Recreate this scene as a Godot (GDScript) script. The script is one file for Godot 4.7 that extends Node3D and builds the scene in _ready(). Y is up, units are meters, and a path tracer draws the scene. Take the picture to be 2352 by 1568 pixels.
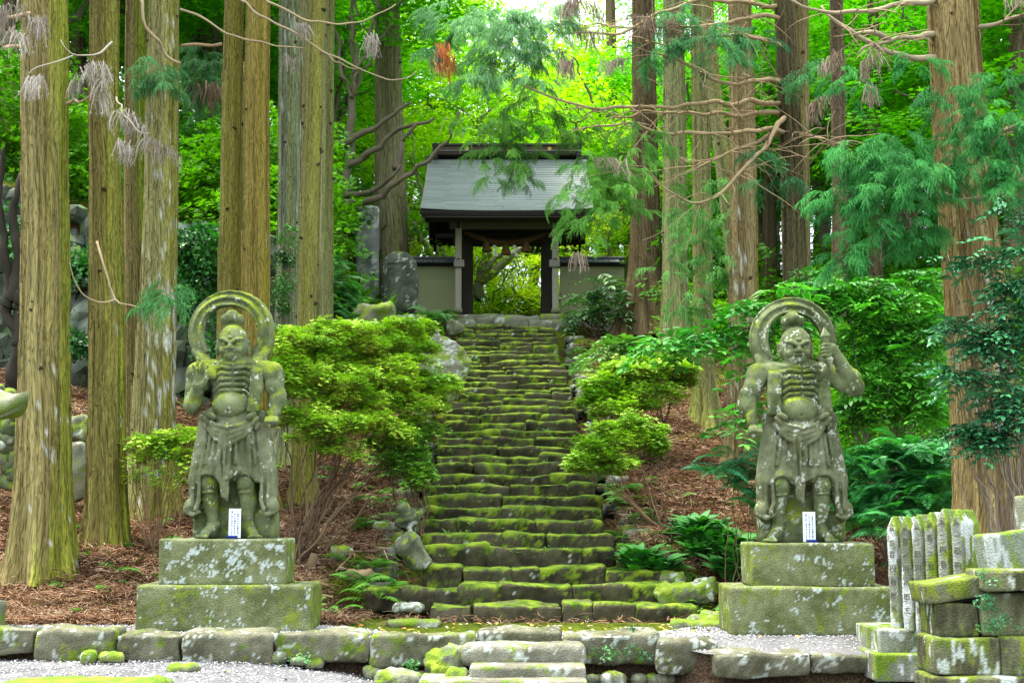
extends Node3D
# A forest temple approach: mossy stone stairs up to a gate, two stone guardians on pedestals, cedars on both banks.
# y = 0 is the gravel in front of the stairs; the camera stands at x = 0, z = 0 and looks along -z. "d" is a distance in metres in front of it.

const F := 3266.0
const CX := 1176.0
const CY := 784.0
const EYE := Vector3(0, 1.05, 0)
const PITCH := 0.1222

var nz := FastNoiseLite.new()
var cel := FastNoiseLite.new()
var M := {}
var S := {}
var used := {}

func ray(u: float, v: float) -> Vector3:
	var y := (CY - v) / F
	return Vector3((u - CX) / F, y * cos(PITCH) + sin(PITCH), y * sin(PITCH) - cos(PITCH))

func P(u: float, v: float, d: float) -> Vector3:          # the point at distance d seen in that direction
	var r := ray(u, v)
	return EYE + r * (d / -r.z)

func X(u: float, d: float) -> float:
	return (u - CX) / F * d * 1.005

func rng(s: int) -> RandomNumberGenerator:
	var r := RandomNumberGenerator.new()
	r.seed = s
	return r

func n3(p: Vector3) -> float:
	return nz.get_noise_3dv(p)

func fb(p: Vector3) -> float:
	return nz.get_noise_3dv(p) + 0.5 * nz.get_noise_3dv(p * 2.03) + 0.25 * nz.get_noise_3dv(p * 4.1)

# ---------------------------------------------------------------- naming
func named(called: String) -> String:
	if not used.has(called):
		used[called] = 0
		return called
	used[called] += 1
	return "%s_%03d" % [called, used[called]]

func tag(o: Node, label: String, category: String, group := "") -> Node:
	o.set_meta("label", label)
	o.set_meta("category", category)
	if group != "":
		o.set_meta("group", group)
	return o

func thing(called: String, label: String, category: String, at := Vector3.ZERO, turn := 0.0, group := "") -> Node3D:
	var o := Node3D.new()
	o.name = named(called)
	add_child(o)
	o.position = at
	o.rotation.y = turn
	tag(o, label, category, group)
	return o

func put(called: String, mesh: Mesh, mat: Material, parent: Node = self, at := Vector3.ZERO) -> MeshInstance3D:
	var o := MeshInstance3D.new()
	o.mesh = mesh
	o.material_override = mat
	o.name = named(called) if parent == self else called
	parent.add_child(o, true)
	o.position = at
	return o

func struct(called: String, mesh: Mesh, mat: Material) -> MeshInstance3D:
	var o := put(called, mesh, mat)
	o.set_meta("kind", "structure")
	return o

func scatter(called: String, mesh: Mesh, mat: Material, where: Array, tints: Array, parent: Node = self) -> MultiMeshInstance3D:
	var mm := MultiMesh.new()
	mm.transform_format = MultiMesh.TRANSFORM_3D
	mm.use_colors = true
	mm.mesh = mesh
	mm.instance_count = where.size()
	for i in where.size():
		mm.set_instance_transform(i, where[i])
		mm.set_instance_color(i, tints[i])
	var o := MultiMeshInstance3D.new()
	o.multimesh = mm
	o.material_override = mat
	o.name = named(called) if parent == self else called
	parent.add_child(o, true)
	o.set_meta("kind", "stuff")
	return o

# ---------------------------------------------------------------- meshes
class MB:
	var v := PackedVector3Array()
	var c := PackedColorArray()
	var uv := PackedVector2Array()
	var ix := PackedInt32Array()
	var tint := Color(1, 1, 1)
	func p(a: Vector3) -> int:
		v.append(a)
		c.append(tint)
		return v.size() - 1
	func tri(a: int, b: int, d: int) -> void:
		ix.append(a)
		ix.append(b)
		ix.append(d)
	func quad(a: int, b: int, d: int, e: int) -> void:
		ix.append(a); ix.append(b); ix.append(d)
		ix.append(a); ix.append(d); ix.append(e)

func arrays(mb: MB, smooth := true) -> Array:
	var a := []
	a.resize(Mesh.ARRAY_MAX)
	a[Mesh.ARRAY_VERTEX] = mb.v
	a[Mesh.ARRAY_INDEX] = mb.ix
	if mb.c.size() == mb.v.size():
		a[Mesh.ARRAY_COLOR] = mb.c
	if mb.uv.size() == mb.v.size():
		a[Mesh.ARRAY_TEX_UV] = mb.uv
	var st := SurfaceTool.new()
	st.create_from_arrays(a)
	if not smooth:
		st.deindex()
		st.set_smooth_group(-1)
	st.generate_normals()
	return st.commit_to_arrays()

func commit(a: Array) -> ArrayMesh:
	var m := ArrayMesh.new()
	m.add_surface_from_arrays(Mesh.PRIMITIVE_TRIANGLES, a)
	return m

func flat(mb: MB) -> ArrayMesh:                     # faceted: every triangle its own normal
	var w := MB.new()
	var nn := PackedVector3Array()
	for i in range(0, mb.ix.size(), 3):
		var a := mb.v[mb.ix[i]]
		var b := mb.v[mb.ix[i + 1]]
		var d := mb.v[mb.ix[i + 2]]
		var n := (d - a).cross(b - a).normalized()
		for k in 3:
			w.ix.append(w.v.size())
			w.v.append(mb.v[mb.ix[i + k]])
			w.c.append(mb.c[mb.ix[i + k]])
			nn.append(n)
	var arr := []
	arr.resize(Mesh.ARRAY_MAX)
	arr[Mesh.ARRAY_VERTEX] = w.v
	arr[Mesh.ARRAY_INDEX] = w.ix
	arr[Mesh.ARRAY_COLOR] = w.c
	arr[Mesh.ARRAY_NORMAL] = nn
	return commit(arr)

func smooth(mb: MB) -> ArrayMesh:
	return commit(arrays(mb))

# a box whose six faces are grids; rounded corners of radius r, pushed about by noise
func stone_mb(size: Vector3, r: float, cell: float, rough: float, seed_at: Vector3, freq := 2.5) -> MB:
	var mb := MB.new()
	var h := size * 0.5
	r = min(r, min(h.x, min(h.y, h.z)) * 0.98)
	var core := h - Vector3(r, r, r)
	var cnt := Vector3i(clampi(int(size.x / cell), 2, 160), clampi(int(size.y / cell), 2, 160), clampi(int(size.z / cell), 2, 160))
	for face in 6:
		var ax := face / 2
		var sg := -1.0 if face % 2 == 0 else 1.0
		var a1 := (ax + 1) % 3
		var a2 := (ax + 2) % 3
		var n1: int = cnt[a1]
		var n2: int = cnt[a2]
		var first := mb.v.size()
		for j in n2 + 1:
			for i in n1 + 1:
				var q := Vector3.ZERO
				q[ax] = sg * h[ax]
				q[a1] = (-1.0 + 2.0 * i / n1) * h[a1]
				q[a2] = (-1.0 + 2.0 * j / n2) * h[a2]
				var k := q.clamp(-core, core)
				var dir := q - k
				var out := dir.normalized()
				var w := k + out * r
				var s := w + seed_at
				w += out * rough * (nz.get_noise_3dv(s * freq) + 0.7 * cel.get_noise_3dv(s * freq * 1.3) + 0.4 + 0.45 * nz.get_noise_3dv(s * freq * 2.7) + 0.2 * nz.get_noise_3dv(s * freq * 7.0))
				mb.v.append(w)
		for j in n2:
			for i in n1:
				var o := first + j * (n1 + 1) + i
				if sg > 0:
					mb.quad(o, o + n1 + 1, o + n1 + 2, o + 1)
				else:
					mb.quad(o, o + 1, o + n1 + 2, o + n1 + 1)
	return mb

func moss_stone(mb: MB, seed_at: Vector3, o: Dictionary) -> ArrayMesh:
	var a := arrays(mb)
	if o.get("facet", false):
		mb.c.resize(mb.v.size())
		a = flat(mb).surface_get_arrays(0)
	a[Mesh.ARRAY_COLOR] = stone_tints(a[Mesh.ARRAY_VERTEX], a[Mesh.ARRAY_NORMAL], seed_at, o)
	return commit(a)

func stone_tints(vs: PackedVector3Array, ns: PackedVector3Array, seed_at: Vector3, o: Dictionary) -> PackedColorArray:
	var A: Color = o.get("a", Color(0.15, 0.16, 0.10))
	var B: Color = o.get("b", Color(0.29, 0.30, 0.21))
	var M1: Color = o.get("m1", Color(0.12, 0.22, 0.012))
	var M2: Color = o.get("m2", Color(0.25, 0.34, 0.025))
	var L: Color = o.get("l", Color(0.60, 0.66, 0.58))
	var moss: float = o.get("moss", 0.0)
	var up: float = o.get("up", 0.5)
	var lich: float = o.get("lichen", 0.66)
	var dark: float = o.get("dark", 0.0)
	var side: Vector3 = o.get("side", Vector3.ZERO)
	var streak: float = o.get("streak", 1.0)
	var mn: float = o.get("mn", 1.0)
	var ls: float = o.get("ls", 1.0)
	var cs := PackedColorArray()
	cs.resize(vs.size())
	for i in vs.size():
		var p := vs[i] + seed_at
		var q := Vector3(p.x, p.y * streak, p.z)
		var n := ns[i]
		var e := n3(q * 31.0)
		var m4 := n3(q * 9.0)
		var t := clampf(0.5 + 0.55 * n3(q * 2.3) + 0.35 * m4 + 0.25 * e - dark, 0.0, 1.0)
		var c := A.lerp(B, t)
		var g := moss + up * n.y + side.dot(n) + mn * (0.5 * n3(p * 2.6 + Vector3(17, 3, 5)) + 0.4 * n3(q * 8.0 + Vector3(7, 1, 40)) + 0.3 * e)
		if g > 0.0:
			c = c.lerp(M1.lerp(M2, clampf(0.45 + 0.7 * n3(p * 5.0 + Vector3(31, 7, 2)) + 0.3 * e, 0.0, 1.0)), smoothstep(0.0, 0.3, g) * 0.95)
		var l := 0.75 * n3(q * 3.1 * ls + Vector3(90, 21, 4)) + 0.55 * n3(q * 13.0 * ls + Vector3(3, 60, 8)) + 0.12 * e - lich - maxf(g, 0.0) * 0.25
		if l > 0.0:
			c = c.lerp(L * (0.9 + 0.15 * e), smoothstep(0.0, 0.09, l) * 0.92)
		cs[i] = c
	return cs

# a boulder: the same rounded box, squashed and pushed harder
func rock(called: String, label: String, at: Vector3, size: Vector3, turn: float, sd: int, o := {}, parent: Node = self, group := "") -> MeshInstance3D:
	var off := Vector3(sd * 3.7, sd * 1.9, sd * 5.3)
	var mb := stone_mb(size, min(size.x, min(size.y, size.z)) * o.get("round", 0.42), o.get("cell", 0.045), o.get("rough", 0.16) * min(size.x, min(size.y, size.z)), off, o.get("freq", 1.1) / max(size.y, 0.2))
	var cut: float = o.get("undercut", 0.0)
	if cut > 0.0:                                      # lower front set back, shaped to throw shade under the nose
		for i in mb.v.size():
			var q := mb.v[i]
			var f := clampf(0.62 - q.y / size.y, 0.0, 1.0)
			if q.z > 0.0:
				mb.v[i] = Vector3(q.x, q.y, q.z - cut * f * sqrt(f))
	if o.get("dome", 0.0) > 0.0:                        # shoulders rounded in towards the top
		for i in mb.v.size():
			var q := mb.v[i]
			var f := clampf((q.y / size.y - 0.05) / 0.45, 0.0, 1.0)
			mb.v[i] = Vector3(q.x * (1.0 - o.dome * f * f * f), q.y, q.z * (1.0 - 0.5 * o.dome * f * f))
	var n := put(called, moss_stone(mb, off, o), M.stone, parent, at)
	n.rotation = Vector3(o.get("tx", 0.0), turn, o.get("tz", 0.0))
	if parent == self:
		tag(n, label, "rock", group)
	return n

func box(mb: MB, at: Vector3, size: Vector3, bev := 0.0, bas := Basis()) -> void:
	var h := size * 0.5
	bev = min(bev, min(h.x, min(h.y, h.z)) * 0.9)
	if bev <= 0.0:
		var f := mb.v.size()
		for k in 8:
			mb.p(at + bas * Vector3(h.x if k & 1 else -h.x, h.y if k & 2 else -h.y, h.z if k & 4 else -h.z))
		for q in [[0, 2, 3, 1], [4, 5, 7, 6], [0, 1, 5, 4], [2, 6, 7, 3], [0, 4, 6, 2], [1, 3, 7, 5]]:
			mb.quad(f + q[0], f + q[3], f + q[2], f + q[1])
		return
	# chamfered: three vertices at each corner
	var f2 := mb.v.size()
	for k in 8:
		var s := Vector3(1 if k & 1 else -1, 1 if k & 2 else -1, 1 if k & 4 else -1)
		for a in 3:
			var q := h - Vector3(bev, bev, bev)
			q[a] = h[a]
			mb.p(at + bas * (q * s))
	for a in 3:
		var b := (a + 1) % 3
		var d := (a + 2) % 3
		for sgn in 2:
			var ks := []
			for w in [[0, 0], [1, 0], [1, 1], [0, 1]]:
				ks.append(f2 + 3 * ((sgn << a) | (w[0] << b) | (w[1] << d)) + a)
			if sgn == 1:
				mb.quad(ks[0], ks[3], ks[2], ks[1])
			else:
				mb.quad(ks[0], ks[1], ks[2], ks[3])
		for w in [[0, 0], [1, 0], [1, 1], [0, 1]]:      # edge strips along a
			var k0: int = (w[0] << b) | (w[1] << d)
			var k1: int = k0 | (1 << a)
			if w[0] == w[1]:
				mb.quad(f2 + 3 * k0 + b, f2 + 3 * k0 + d, f2 + 3 * k1 + d, f2 + 3 * k1 + b)
			else:
				mb.quad(f2 + 3 * k0 + b, f2 + 3 * k1 + b, f2 + 3 * k1 + d, f2 + 3 * k0 + d)
	for k in 8:
		var odd := ((k & 1) + ((k >> 1) & 1) + ((k >> 2) & 1)) % 2
		if odd == 1:
			mb.tri(f2 + 3 * k, f2 + 3 * k + 2, f2 + 3 * k + 1)
		else:
			mb.tri(f2 + 3 * k, f2 + 3 * k + 1, f2 + 3 * k + 2)

func box_mesh(size: Vector3, bev := 0.01, tint := Color(1, 1, 1)) -> ArrayMesh:
	var mb := MB.new()
	mb.tint = tint
	box(mb, Vector3.ZERO, size, bev)
	return flat(mb)

func tube(mb: MB, pts: Array, r0: float, r1: float, sides := 6, wob := 0.0) -> void:
	var first := mb.v.size()
	var n := pts.size()
	for i in n:
		var t := float(i) / (n - 1)
		var dir: Vector3 = (pts[min(i + 1, n - 1)] - pts[max(i - 1, 0)]).normalized()
		var s := dir.cross(Vector3.UP if absf(dir.y) < 0.9 else Vector3.RIGHT).normalized()
		var w := s.cross(dir)
		var r: float = lerp(r0, r1, t)
		for k in sides:
			var a := TAU * k / sides
			var rr := r
			if wob > 0.0:
				rr *= 1.0 + wob * n3(pts[i] * 5.0 + Vector3(k, 0, 0))
			mb.p(pts[i] + (s * cos(a) + w * sin(a)) * rr)
	for i in n - 1:
		for k in sides:
			var a := first + i * sides + k
			var b := first + i * sides + (k + 1) % sides
			mb.quad(a, b, b + sides, a + sides)
	var e := mb.p(pts[n - 1])
	var b0 := mb.p(pts[0])
	for k in sides:
		mb.tri(first + (n - 1) * sides + k, first + (n - 1) * sides + (k + 1) % sides, e)
		mb.tri(first + (k + 1) % sides, first + k, b0)

func curve(pts: Array, step := 0.12, jit := 0.0, sd := 0) -> Array:      # smooth path through points
	var c := Curve3D.new()
	c.bake_interval = step
	for i in pts.size():
		var tan: Vector3 = (pts[min(i + 1, pts.size() - 1)] - pts[max(i - 1, 0)]) / 6.0
		c.add_point(pts[i], -tan, tan)
	var out := []
	for q in c.get_baked_points():
		out.append(q + (Vector3(n3(q * 2.0 + Vector3(sd, 0, 0)), n3(q * 2.0 + Vector3(0, sd + 9, 0)), n3(q * 2.0 + Vector3(5, 0, sd))) * jit if jit > 0.0 else Vector3.ZERO))
	return out

# ---------------------------------------------------------------- materials
func lin(r: float, g: float, b: float) -> Color:
	return Color(r, g, b).linear_to_srgb()

func std(rough := 0.9, spec := 0.35, vc := true) -> StandardMaterial3D:
	var m := StandardMaterial3D.new()
	m.roughness = rough
	m.metallic_specular = spec
	m.vertex_color_use_as_albedo = vc
	m.cull_mode = BaseMaterial3D.CULL_DISABLED
	return m

func grain(size: int, freq: float, lo: float, hi: float, sd: int, oct := 5, kind := FastNoiseLite.TYPE_SIMPLEX) -> Array:      # [colour texture, height texture]
	var n := FastNoiseLite.new()
	n.noise_type = kind
	n.seed = sd
	n.frequency = freq
	n.fractal_octaves = oct
	n.fractal_gain = 0.6
	var im := n.get_seamless_image(size, size)
	var c := Image.create(size, size, false, Image.FORMAT_RGB8)
	for y in size:
		for x in size:
			var k := im.get_pixel(x, y).r
			var w: float = lerp(lo, hi, k)
			c.set_pixel(x, y, Color(w, w, w))
	return [ImageTexture.create_from_image(c), ImageTexture.create_from_image(im)]

func leaf_mat(rough: float, spec: float, back: float, tint := Color(1, 1, 0.55)) -> StandardMaterial3D:
	var m := std(rough, spec)
	m.backlight_enabled = true
	m.backlight = tint * back
	return m

func make_materials() -> void:
	var g := grain(512, 0.05, 0.76, 1.0, 3)
	var st := std(0.93, 0.3)
	st.albedo_texture = g[0]
	st.uv1_triplanar = true
	st.uv1_scale = Vector3(1.6, 1.6, 1.6)
	st.heightmap_enabled = true
	st.heightmap_texture = g[1]
	st.heightmap_scale = 1.0
	M.stone = st
	var gf := grain(512, 0.06, 0.72, 1.0, 8)
	var sf := std(0.92, 0.3)
	sf.albedo_texture = gf[0]
	sf.uv1_triplanar = true
	sf.uv1_scale = Vector3(2.6, 2.6, 2.6)
	sf.heightmap_enabled = true
	sf.heightmap_texture = gf[1]
	sf.heightmap_scale = 0.7
	M.carved = sf
	# bark: long vertical fibres, seamless round the trunk
	var bw := 512
	var bh := 1024
	var bc := Image.create(bw, bh, false, Image.FORMAT_RGB8)
	var hm := Image.create(bw, bh, false, Image.FORMAT_RGB8)
	for y in bh:
		for x in bw:
			var a := TAU * x / bw
			var yy := TAU * y / bh
			var q := Vector3(cos(a) * 4.2, sin(a) * 4.2, 0)
			var wob := 0.25 * n3(Vector3(cos(a) * 1.5, sin(a) * 1.5, cos(yy)) + Vector3(0, 0, sin(yy)))
			var r1 := 1.0 - absf(n3(q + Vector3(cos(yy) * 0.55, wob, 9 + sin(yy) * 0.55)) * 2.2)
			var r2 := 1.0 - absf(n3(q * 2.6 + Vector3(cos(yy) * 1.3, wob, 30 + sin(yy) * 1.3)) * 2.0)
			var r3 := n3(q * 7.0 + Vector3(cos(yy) * 4.0, 0, sin(yy) * 4.0))
			var h := clampf(0.62 - 0.34 * maxf(r1, 0.0) ** 3 - 0.26 * maxf(r2, 0.0) ** 3 + 0.22 * r3, 0.0, 1.0)
			var k := clampf(0.50 + 0.62 * h, 0.0, 1.0)
			bc.set_pixel(x, y, Color(k, k * 0.985, k * 0.96))
			hm.set_pixel(x, y, Color(h, h, h))
	var bk := std(0.95, 0.25)
	bk.albedo_texture = ImageTexture.create_from_image(bc)
	bk.heightmap_enabled = true
	bk.heightmap_texture = ImageTexture.create_from_image(hm)
	bk.heightmap_scale = 2.2
	M.bark = bk
	var gl := grain(512, 0.05, 0.45, 1.0, 21)
	var gd := std(0.97, 0.2)
	gd.albedo_texture = gl[0]
	gd.uv1_triplanar = true
	gd.uv1_world_triplanar = true
	gd.uv1_scale = Vector3(0.9, 0.9, 0.9)
	gd.heightmap_enabled = true
	gd.heightmap_texture = gl[1]
	gd.heightmap_scale = 4.0
	M.litter = gd
	var gg := grain(512, 0.16, 0.55, 1.0, 33, 2, FastNoiseLite.TYPE_CELLULAR)
	var gv := std(0.95, 0.3)
	gv.albedo_texture = gg[0]
	gv.uv1_triplanar = true
	gv.uv1_world_triplanar = true
	gv.uv1_scale = Vector3(1.3, 1.3, 1.3)
	gv.heightmap_enabled = true
	gv.heightmap_texture = gg[1]
	gv.heightmap_scale = 1.5
	M.gravel = gv
	var tw := std(0.9, 0.25)
	M.twig = tw
	M.plain = std(0.9, 0.3)
	var gw := grain(512, 0.05, 0.6, 1.0, 41)
	var wd := std(0.85, 0.3)
	wd.albedo_texture = gw[0]
	wd.uv1_triplanar = true
	wd.uv1_scale = Vector3(6.0, 0.7, 6.0)
	wd.heightmap_enabled = true
	wd.heightmap_texture = gw[1]
	wd.heightmap_scale = 0.5
	M.wood = wd
	M.roof = std(0.7, 0.4)
	M.maple = leaf_mat(0.6, 0.35, 1.0, Color(0.95, 1.0, 0.35))
	M.azalea = leaf_mat(0.55, 0.4, 0.75, Color(0.9, 1.0, 0.35))
	M.cedar = leaf_mat(0.7, 0.3, 0.45, Color(0.8, 1.0, 0.6))
	M.broad = leaf_mat(0.45, 0.45, 0.7, Color(0.8, 1.0, 0.4))
	M.gloss = leaf_mat(0.22, 0.6, 0.2, Color(0.7, 1.0, 0.4))
	M.dead = leaf_mat(0.95, 0.2, 0.3, Color(1, 0.9, 0.8))

# ---------------------------------------------------------------- leaves and sprays
func leaf(mb: MB, at: Vector3, dir: Vector3, nrm: Vector3, l: float, w: float, droop := 0.15) -> void:
	var s := dir.cross(nrm).normalized()
	var a := mb.p(at)
	var m := at + dir * l * 0.45
	var b := mb.p(m + s * w * 0.5 - nrm * l * 0.02)
	var c := mb.p(m - s * w * 0.5 - nrm * l * 0.02)
	var t := mb.p(at + dir * l - nrm * l * droop)
	mb.tri(a, b, t)
	mb.tri(a, t, c)

func leaf6(mb: MB, at: Vector3, dir: Vector3, nrm: Vector3, l: float, w: float, droop := 0.2) -> void:
	var s := dir.cross(nrm).normalized()
	var a := mb.p(at)
	var m1 := at + dir * l * 0.35 + nrm * l * 0.02
	var m2 := at + dir * l * 0.72 - nrm * l * droop * 0.4
	var c1 := mb.p(m1 - nrm * w * 0.10)
	var b1 := mb.p(m1 + s * w * 0.5)
	var d1 := mb.p(m1 - s * w * 0.5)
	var b2 := mb.p(m2 + s * w * 0.38)
	var d2 := mb.p(m2 - s * w * 0.38)
	var t := mb.p(at + dir * l - nrm * l * droop)
	mb.tri(a, b1, c1); mb.tri(a, c1, d1)
	mb.quad(c1, b1, b2, t); mb.quad(c1, t, d2, d1)

func strip(mb: MB, pts: Array, w: float, nrm: Vector3) -> void:
	var prev := []
	for i in pts.size():
		var dir: Vector3 = (pts[min(i + 1, pts.size() - 1)] - pts[max(i - 1, 0)]).normalized()
		var s := dir.cross(nrm).normalized() * w * 0.5 * (1.0 - 0.75 * float(i) / (pts.size() - 1))
		var cur := [mb.p(pts[i] + s), mb.p(pts[i] - s)]
		if i > 0:
			mb.quad(prev[0], cur[0], cur[1], prev[1])
		prev = cur

func g01(r: RandomNumberGenerator, lo: float, hi: float) -> float:
	return r.randf_range(lo, hi)

func shade_of(r: RandomNumberGenerator, a: Color, b: Color) -> Color:
	return a.lerp(b, r.randf())

func make_sprays() -> void:
	for k in 2:                                     # flat fans of small leaves
		var r := rng(100 + k)
		var mb := MB.new()
		for i in 64:
			mb.tint = shade_of(r, Color(0.75, 0.8, 0.8), Color(1.15, 1.1, 1.0))
			var a := r.randf() * TAU
			var q := sqrt(r.randf()) * 0.5
			var p := Vector3(cos(a) * q * 1.1, g01(r, -0.05, 0.05) - q * q * 0.3, sin(a) * q)
			var dir := Vector3(cos(a + g01(r, -0.9, 0.9)), g01(r, -0.35, 0.15), sin(a + g01(r, -0.9, 0.9))).normalized()
			var nn := Vector3(g01(r, -0.4, 0.4), 1, g01(r, -0.4, 0.4)).normalized()
			var l := g01(r, 0.065, 0.10)
			for s in [-0.75, 0.0, 0.75]:
				var dd := dir.rotated(nn, s)
				leaf(mb, p, (dd - nn * dd.dot(nn)).normalized(), nn, l * (1.0 if s == 0.0 else 0.8), l * 0.36, 0.12)
		S["maple%d" % k] = smooth(mb)
	for k in 3:                                     # hanging cedar shoots: cords of short needles along a thin twig
		var r := rng(200 + k)
		var mb := MB.new()
		var axis := []
		for i in 6:
			var t := i / 5.0
			axis.append(Vector3(t * 0.24, 0.03 * sin(t * 2.0) - 0.10 * t * t, g01(r, -0.015, 0.015)))
		mb.tint = Color(0.9, 0.7, 0.5)
		strip(mb, axis, 0.008, Vector3.UP)
		for i in 9:
			var t := 0.06 + 0.92 * i / 8.0
			var p: Vector3 = axis[int(t * 4.99)].lerp(axis[int(t * 4.99) + 1], t * 5.0 - int(t * 4.99))
			var s := 1.0 if i % 2 else -1.0
			if i == 8:
				s = 0.1
			var l := g01(r, 0.09, 0.20)
			var d0 := Vector3(0.8 + g01(r, -0.2, 0.3), g01(r, -0.3, 0.25), s * g01(r, 0.3, 0.8)).normalized()
			var n := 8
			mb.tint = shade_of(r, Color(0.65, 0.72, 0.75), Color(1.2, 1.15, 1.0))
			for j in n:
				var q := p + d0 * l / n
				var side := d0.cross(Vector3.UP).normalized()
				var up := side.cross(d0)
				var e := j * 2.4 + i
				for m in 3:
					var a := e + TAU * m / 3.0
					var o := side * cos(a) + up * sin(a)
					var x := mb.p(p)
					var y := mb.p(q + o * 0.003)
					var z := mb.p(q + o * 0.017 + d0 * 0.014)
					mb.tri(x, y, z)
				p = q
				d0 = (d0 + Vector3(0.02, -0.16, 0)).normalized()
		S["cedar%d" % k] = smooth(mb)
	for k in 2:                                     # dead cedar shoots hanging down like tassels
		var r := rng(250 + k)
		var mb := MB.new()
		for i in 10:
			mb.tint = shade_of(r, Color(0.6, 0.6, 0.6), Color(1.1, 1.1, 1.1))
			var p := Vector3(g01(r, -0.10, 0.12), g01(r, -0.02, 0.02), g01(r, -0.06, 0.06))
			var pts := [p]
			var d0 := Vector3(g01(r, -0.3, 0.5), -0.5, g01(r, -0.4, 0.4)).normalized()
			for j in 5:
				d0 = (d0 + Vector3(g01(r, -0.2, 0.2), -0.4, g01(r, -0.2, 0.2))).normalized()
				pts.append(pts[j] + d0 * g01(r, 0.03, 0.07))
			strip(mb, pts, 0.016, Vector3(g01(r, -1, 1), 0.1, 1).normalized())
			for j in 8:
				var b: Vector3 = pts[1 + j % 4]
				strip(mb, [b, b + Vector3(g01(r, -0.03, 0.03), g01(r, -0.05, -0.02), g01(r, -0.03, 0.03))], 0.007, Vector3(0, 0.2, 1))
		S["dead%d" % k] = smooth(mb)
	for k in 2:                                     # azalea: rosettes at the tips of thin shoots
		var r := rng(300 + k)
		var mb := MB.new()
		for i in 9:
			var c := Vector3(g01(r, -0.11, 0.11), g01(r, -0.05, 0.05), g01(r, -0.11, 0.11))
			mb.tint = shade_of(r, Color(0.6, 0.75, 0.7), Color(1.25, 1.15, 1.0))
			var n := 6
			for j in n:
				var a := TAU * j / n + g01(r, -0.3, 0.3)
				var dir := Vector3(cos(a), g01(r, 0.0, 0.5), sin(a)).normalized()
				leaf(mb, c, dir, Vector3(-cos(a) * 0.35, 1, -sin(a) * 0.35).normalized(), g01(r, 0.032, 0.052), 0.019, 0.1)
			mb.tint = Color(0.35, 0.22, 0.2)
			strip(mb, [c, c * 0.4 + Vector3(0, -0.09, 0)], 0.006, Vector3(0.3, 0.2, 1))
		S["azalea%d" % k] = smooth(mb)
	for k in 2:                                     # broad-leaved sprig
		var r := rng(400 + k)
		var mb := MB.new()
		var axis := []
		for i in 6:
			axis.append(Vector3(i * 0.065, 0.03 * sin(i * 0.6) - 0.004 * i * i, 0.012 * sin(i * 1.7)))
		mb.tint = Color(0.35, 0.3, 0.2)
		strip(mb, axis, 0.008, Vector3.UP)
		for i in 5:
			for s in [-1.0, 1.0]:
				mb.tint = shade_of(r, Color(0.7, 0.8, 0.8), Color(1.15, 1.1, 1.0))
				var dir := Vector3(0.55, g01(r, -0.25, 0.15), s).normalized()
				leaf6(mb, axis[i + 1], dir, Vector3(g01(r, -0.3, 0.3), 1, g01(r, -0.3, 0.3)).normalized(), g01(r, 0.085, 0.13), g01(r, 0.04, 0.058))
		leaf6(mb, axis[5], Vector3(1, -0.1, 0), Vector3.UP, 0.12, 0.055)
		S["broad%d" % k] = smooth(mb)
	for k in 2:                                     # fern frond, arching
		var r := rng(500 + k)
		var mb := MB.new()
		var axis := []
		for i in 11:
			var t := i / 10.0
			axis.append(Vector3(t * 0.42, 0.30 * t - 0.34 * t * t, 0.0))
		mb.tint = Color(0.6, 0.6, 0.35)
		strip(mb, axis, 0.008, Vector3(0, 0.5, 1))
		for i in 20:
			var t := 0.12 + 0.86 * i / 19.0
			var p: Vector3 = axis[int(t * 9.99)].lerp(axis[int(t * 9.99) + 1], t * 10.0 - int(t * 9.99))
			var l := 0.13 * sin(PI * (0.2 + 0.78 * t))
			for s in [-1.0, 1.0]:
				mb.tint = shade_of(r, Color(0.8, 0.85, 0.8), Color(1.15, 1.1, 1.0))
				leaf(mb, p, Vector3(0.35, g01(r, -0.15, 0.05), s).normalized(), Vector3(0, 1, 0.1), l, 0.024, 0.15)
		S["fern%d" % k] = smooth(mb)
	for k in 2:                                     # strap leaves standing up from one crown
		var r := rng(600 + k)
		var mb := MB.new()
		for i in 9:
			mb.tint = shade_of(r, Color(0.7, 0.8, 0.8), Color(1.15, 1.1, 1.0))
			var a := TAU * i / 9.0 + g01(r, -0.3, 0.3)
			var o := Vector3(cos(a), 0, sin(a))
			var p := o * 0.02
			var d0 := (o * g01(r, 0.3, 0.8) + Vector3.UP).normalized()
			var s := o.cross(Vector3.UP)
			var w := g01(r, 0.028, 0.042)
			var l := g01(r, 0.22, 0.36)
			var prev := []
			for j in 6:
				var t := j / 5.0
				var ww := w * (0.25 + 1.1 * sin(PI * clampf(t * 0.85 + 0.1, 0.0, 1.0)))
				if j == 5:
					ww = 0.002
				var cur := [mb.p(p + s * ww), mb.p(p - s * ww)]
				if j > 0:
					mb.quad(prev[0], cur[0], cur[1], prev[1])
				prev = cur
				p += d0 * l / 5.0
				d0 = (d0 + o * 0.22 + Vector3(0, -0.16, 0)).normalized()
		S["strap%d" % k] = smooth(mb)
	for k in 2:                                     # tuft of ivy / ground leaves
		var r := rng(700 + k)
		var mb := MB.new()
		for i in 16:
			mb.tint = shade_of(r, Color(0.6, 0.7, 0.7), Color(1.2, 1.1, 1.0))
			var a := r.randf() * TAU
			var q := sqrt(r.randf()) * 0.10
			var p := Vector3(cos(a) * q, g01(r, 0.0, 0.05), sin(a) * q)
			leaf(mb, p, Vector3(cos(a * 3.0), g01(r, -0.2, 0.3), sin(a * 3.0)).normalized(), Vector3(g01(r, -0.4, 0.4), 1, g01(r, -0.4, 0.4)).normalized(), g01(r, 0.03, 0.05), 0.03)
		S["ivy%d" % k] = smooth(mb)
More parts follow.
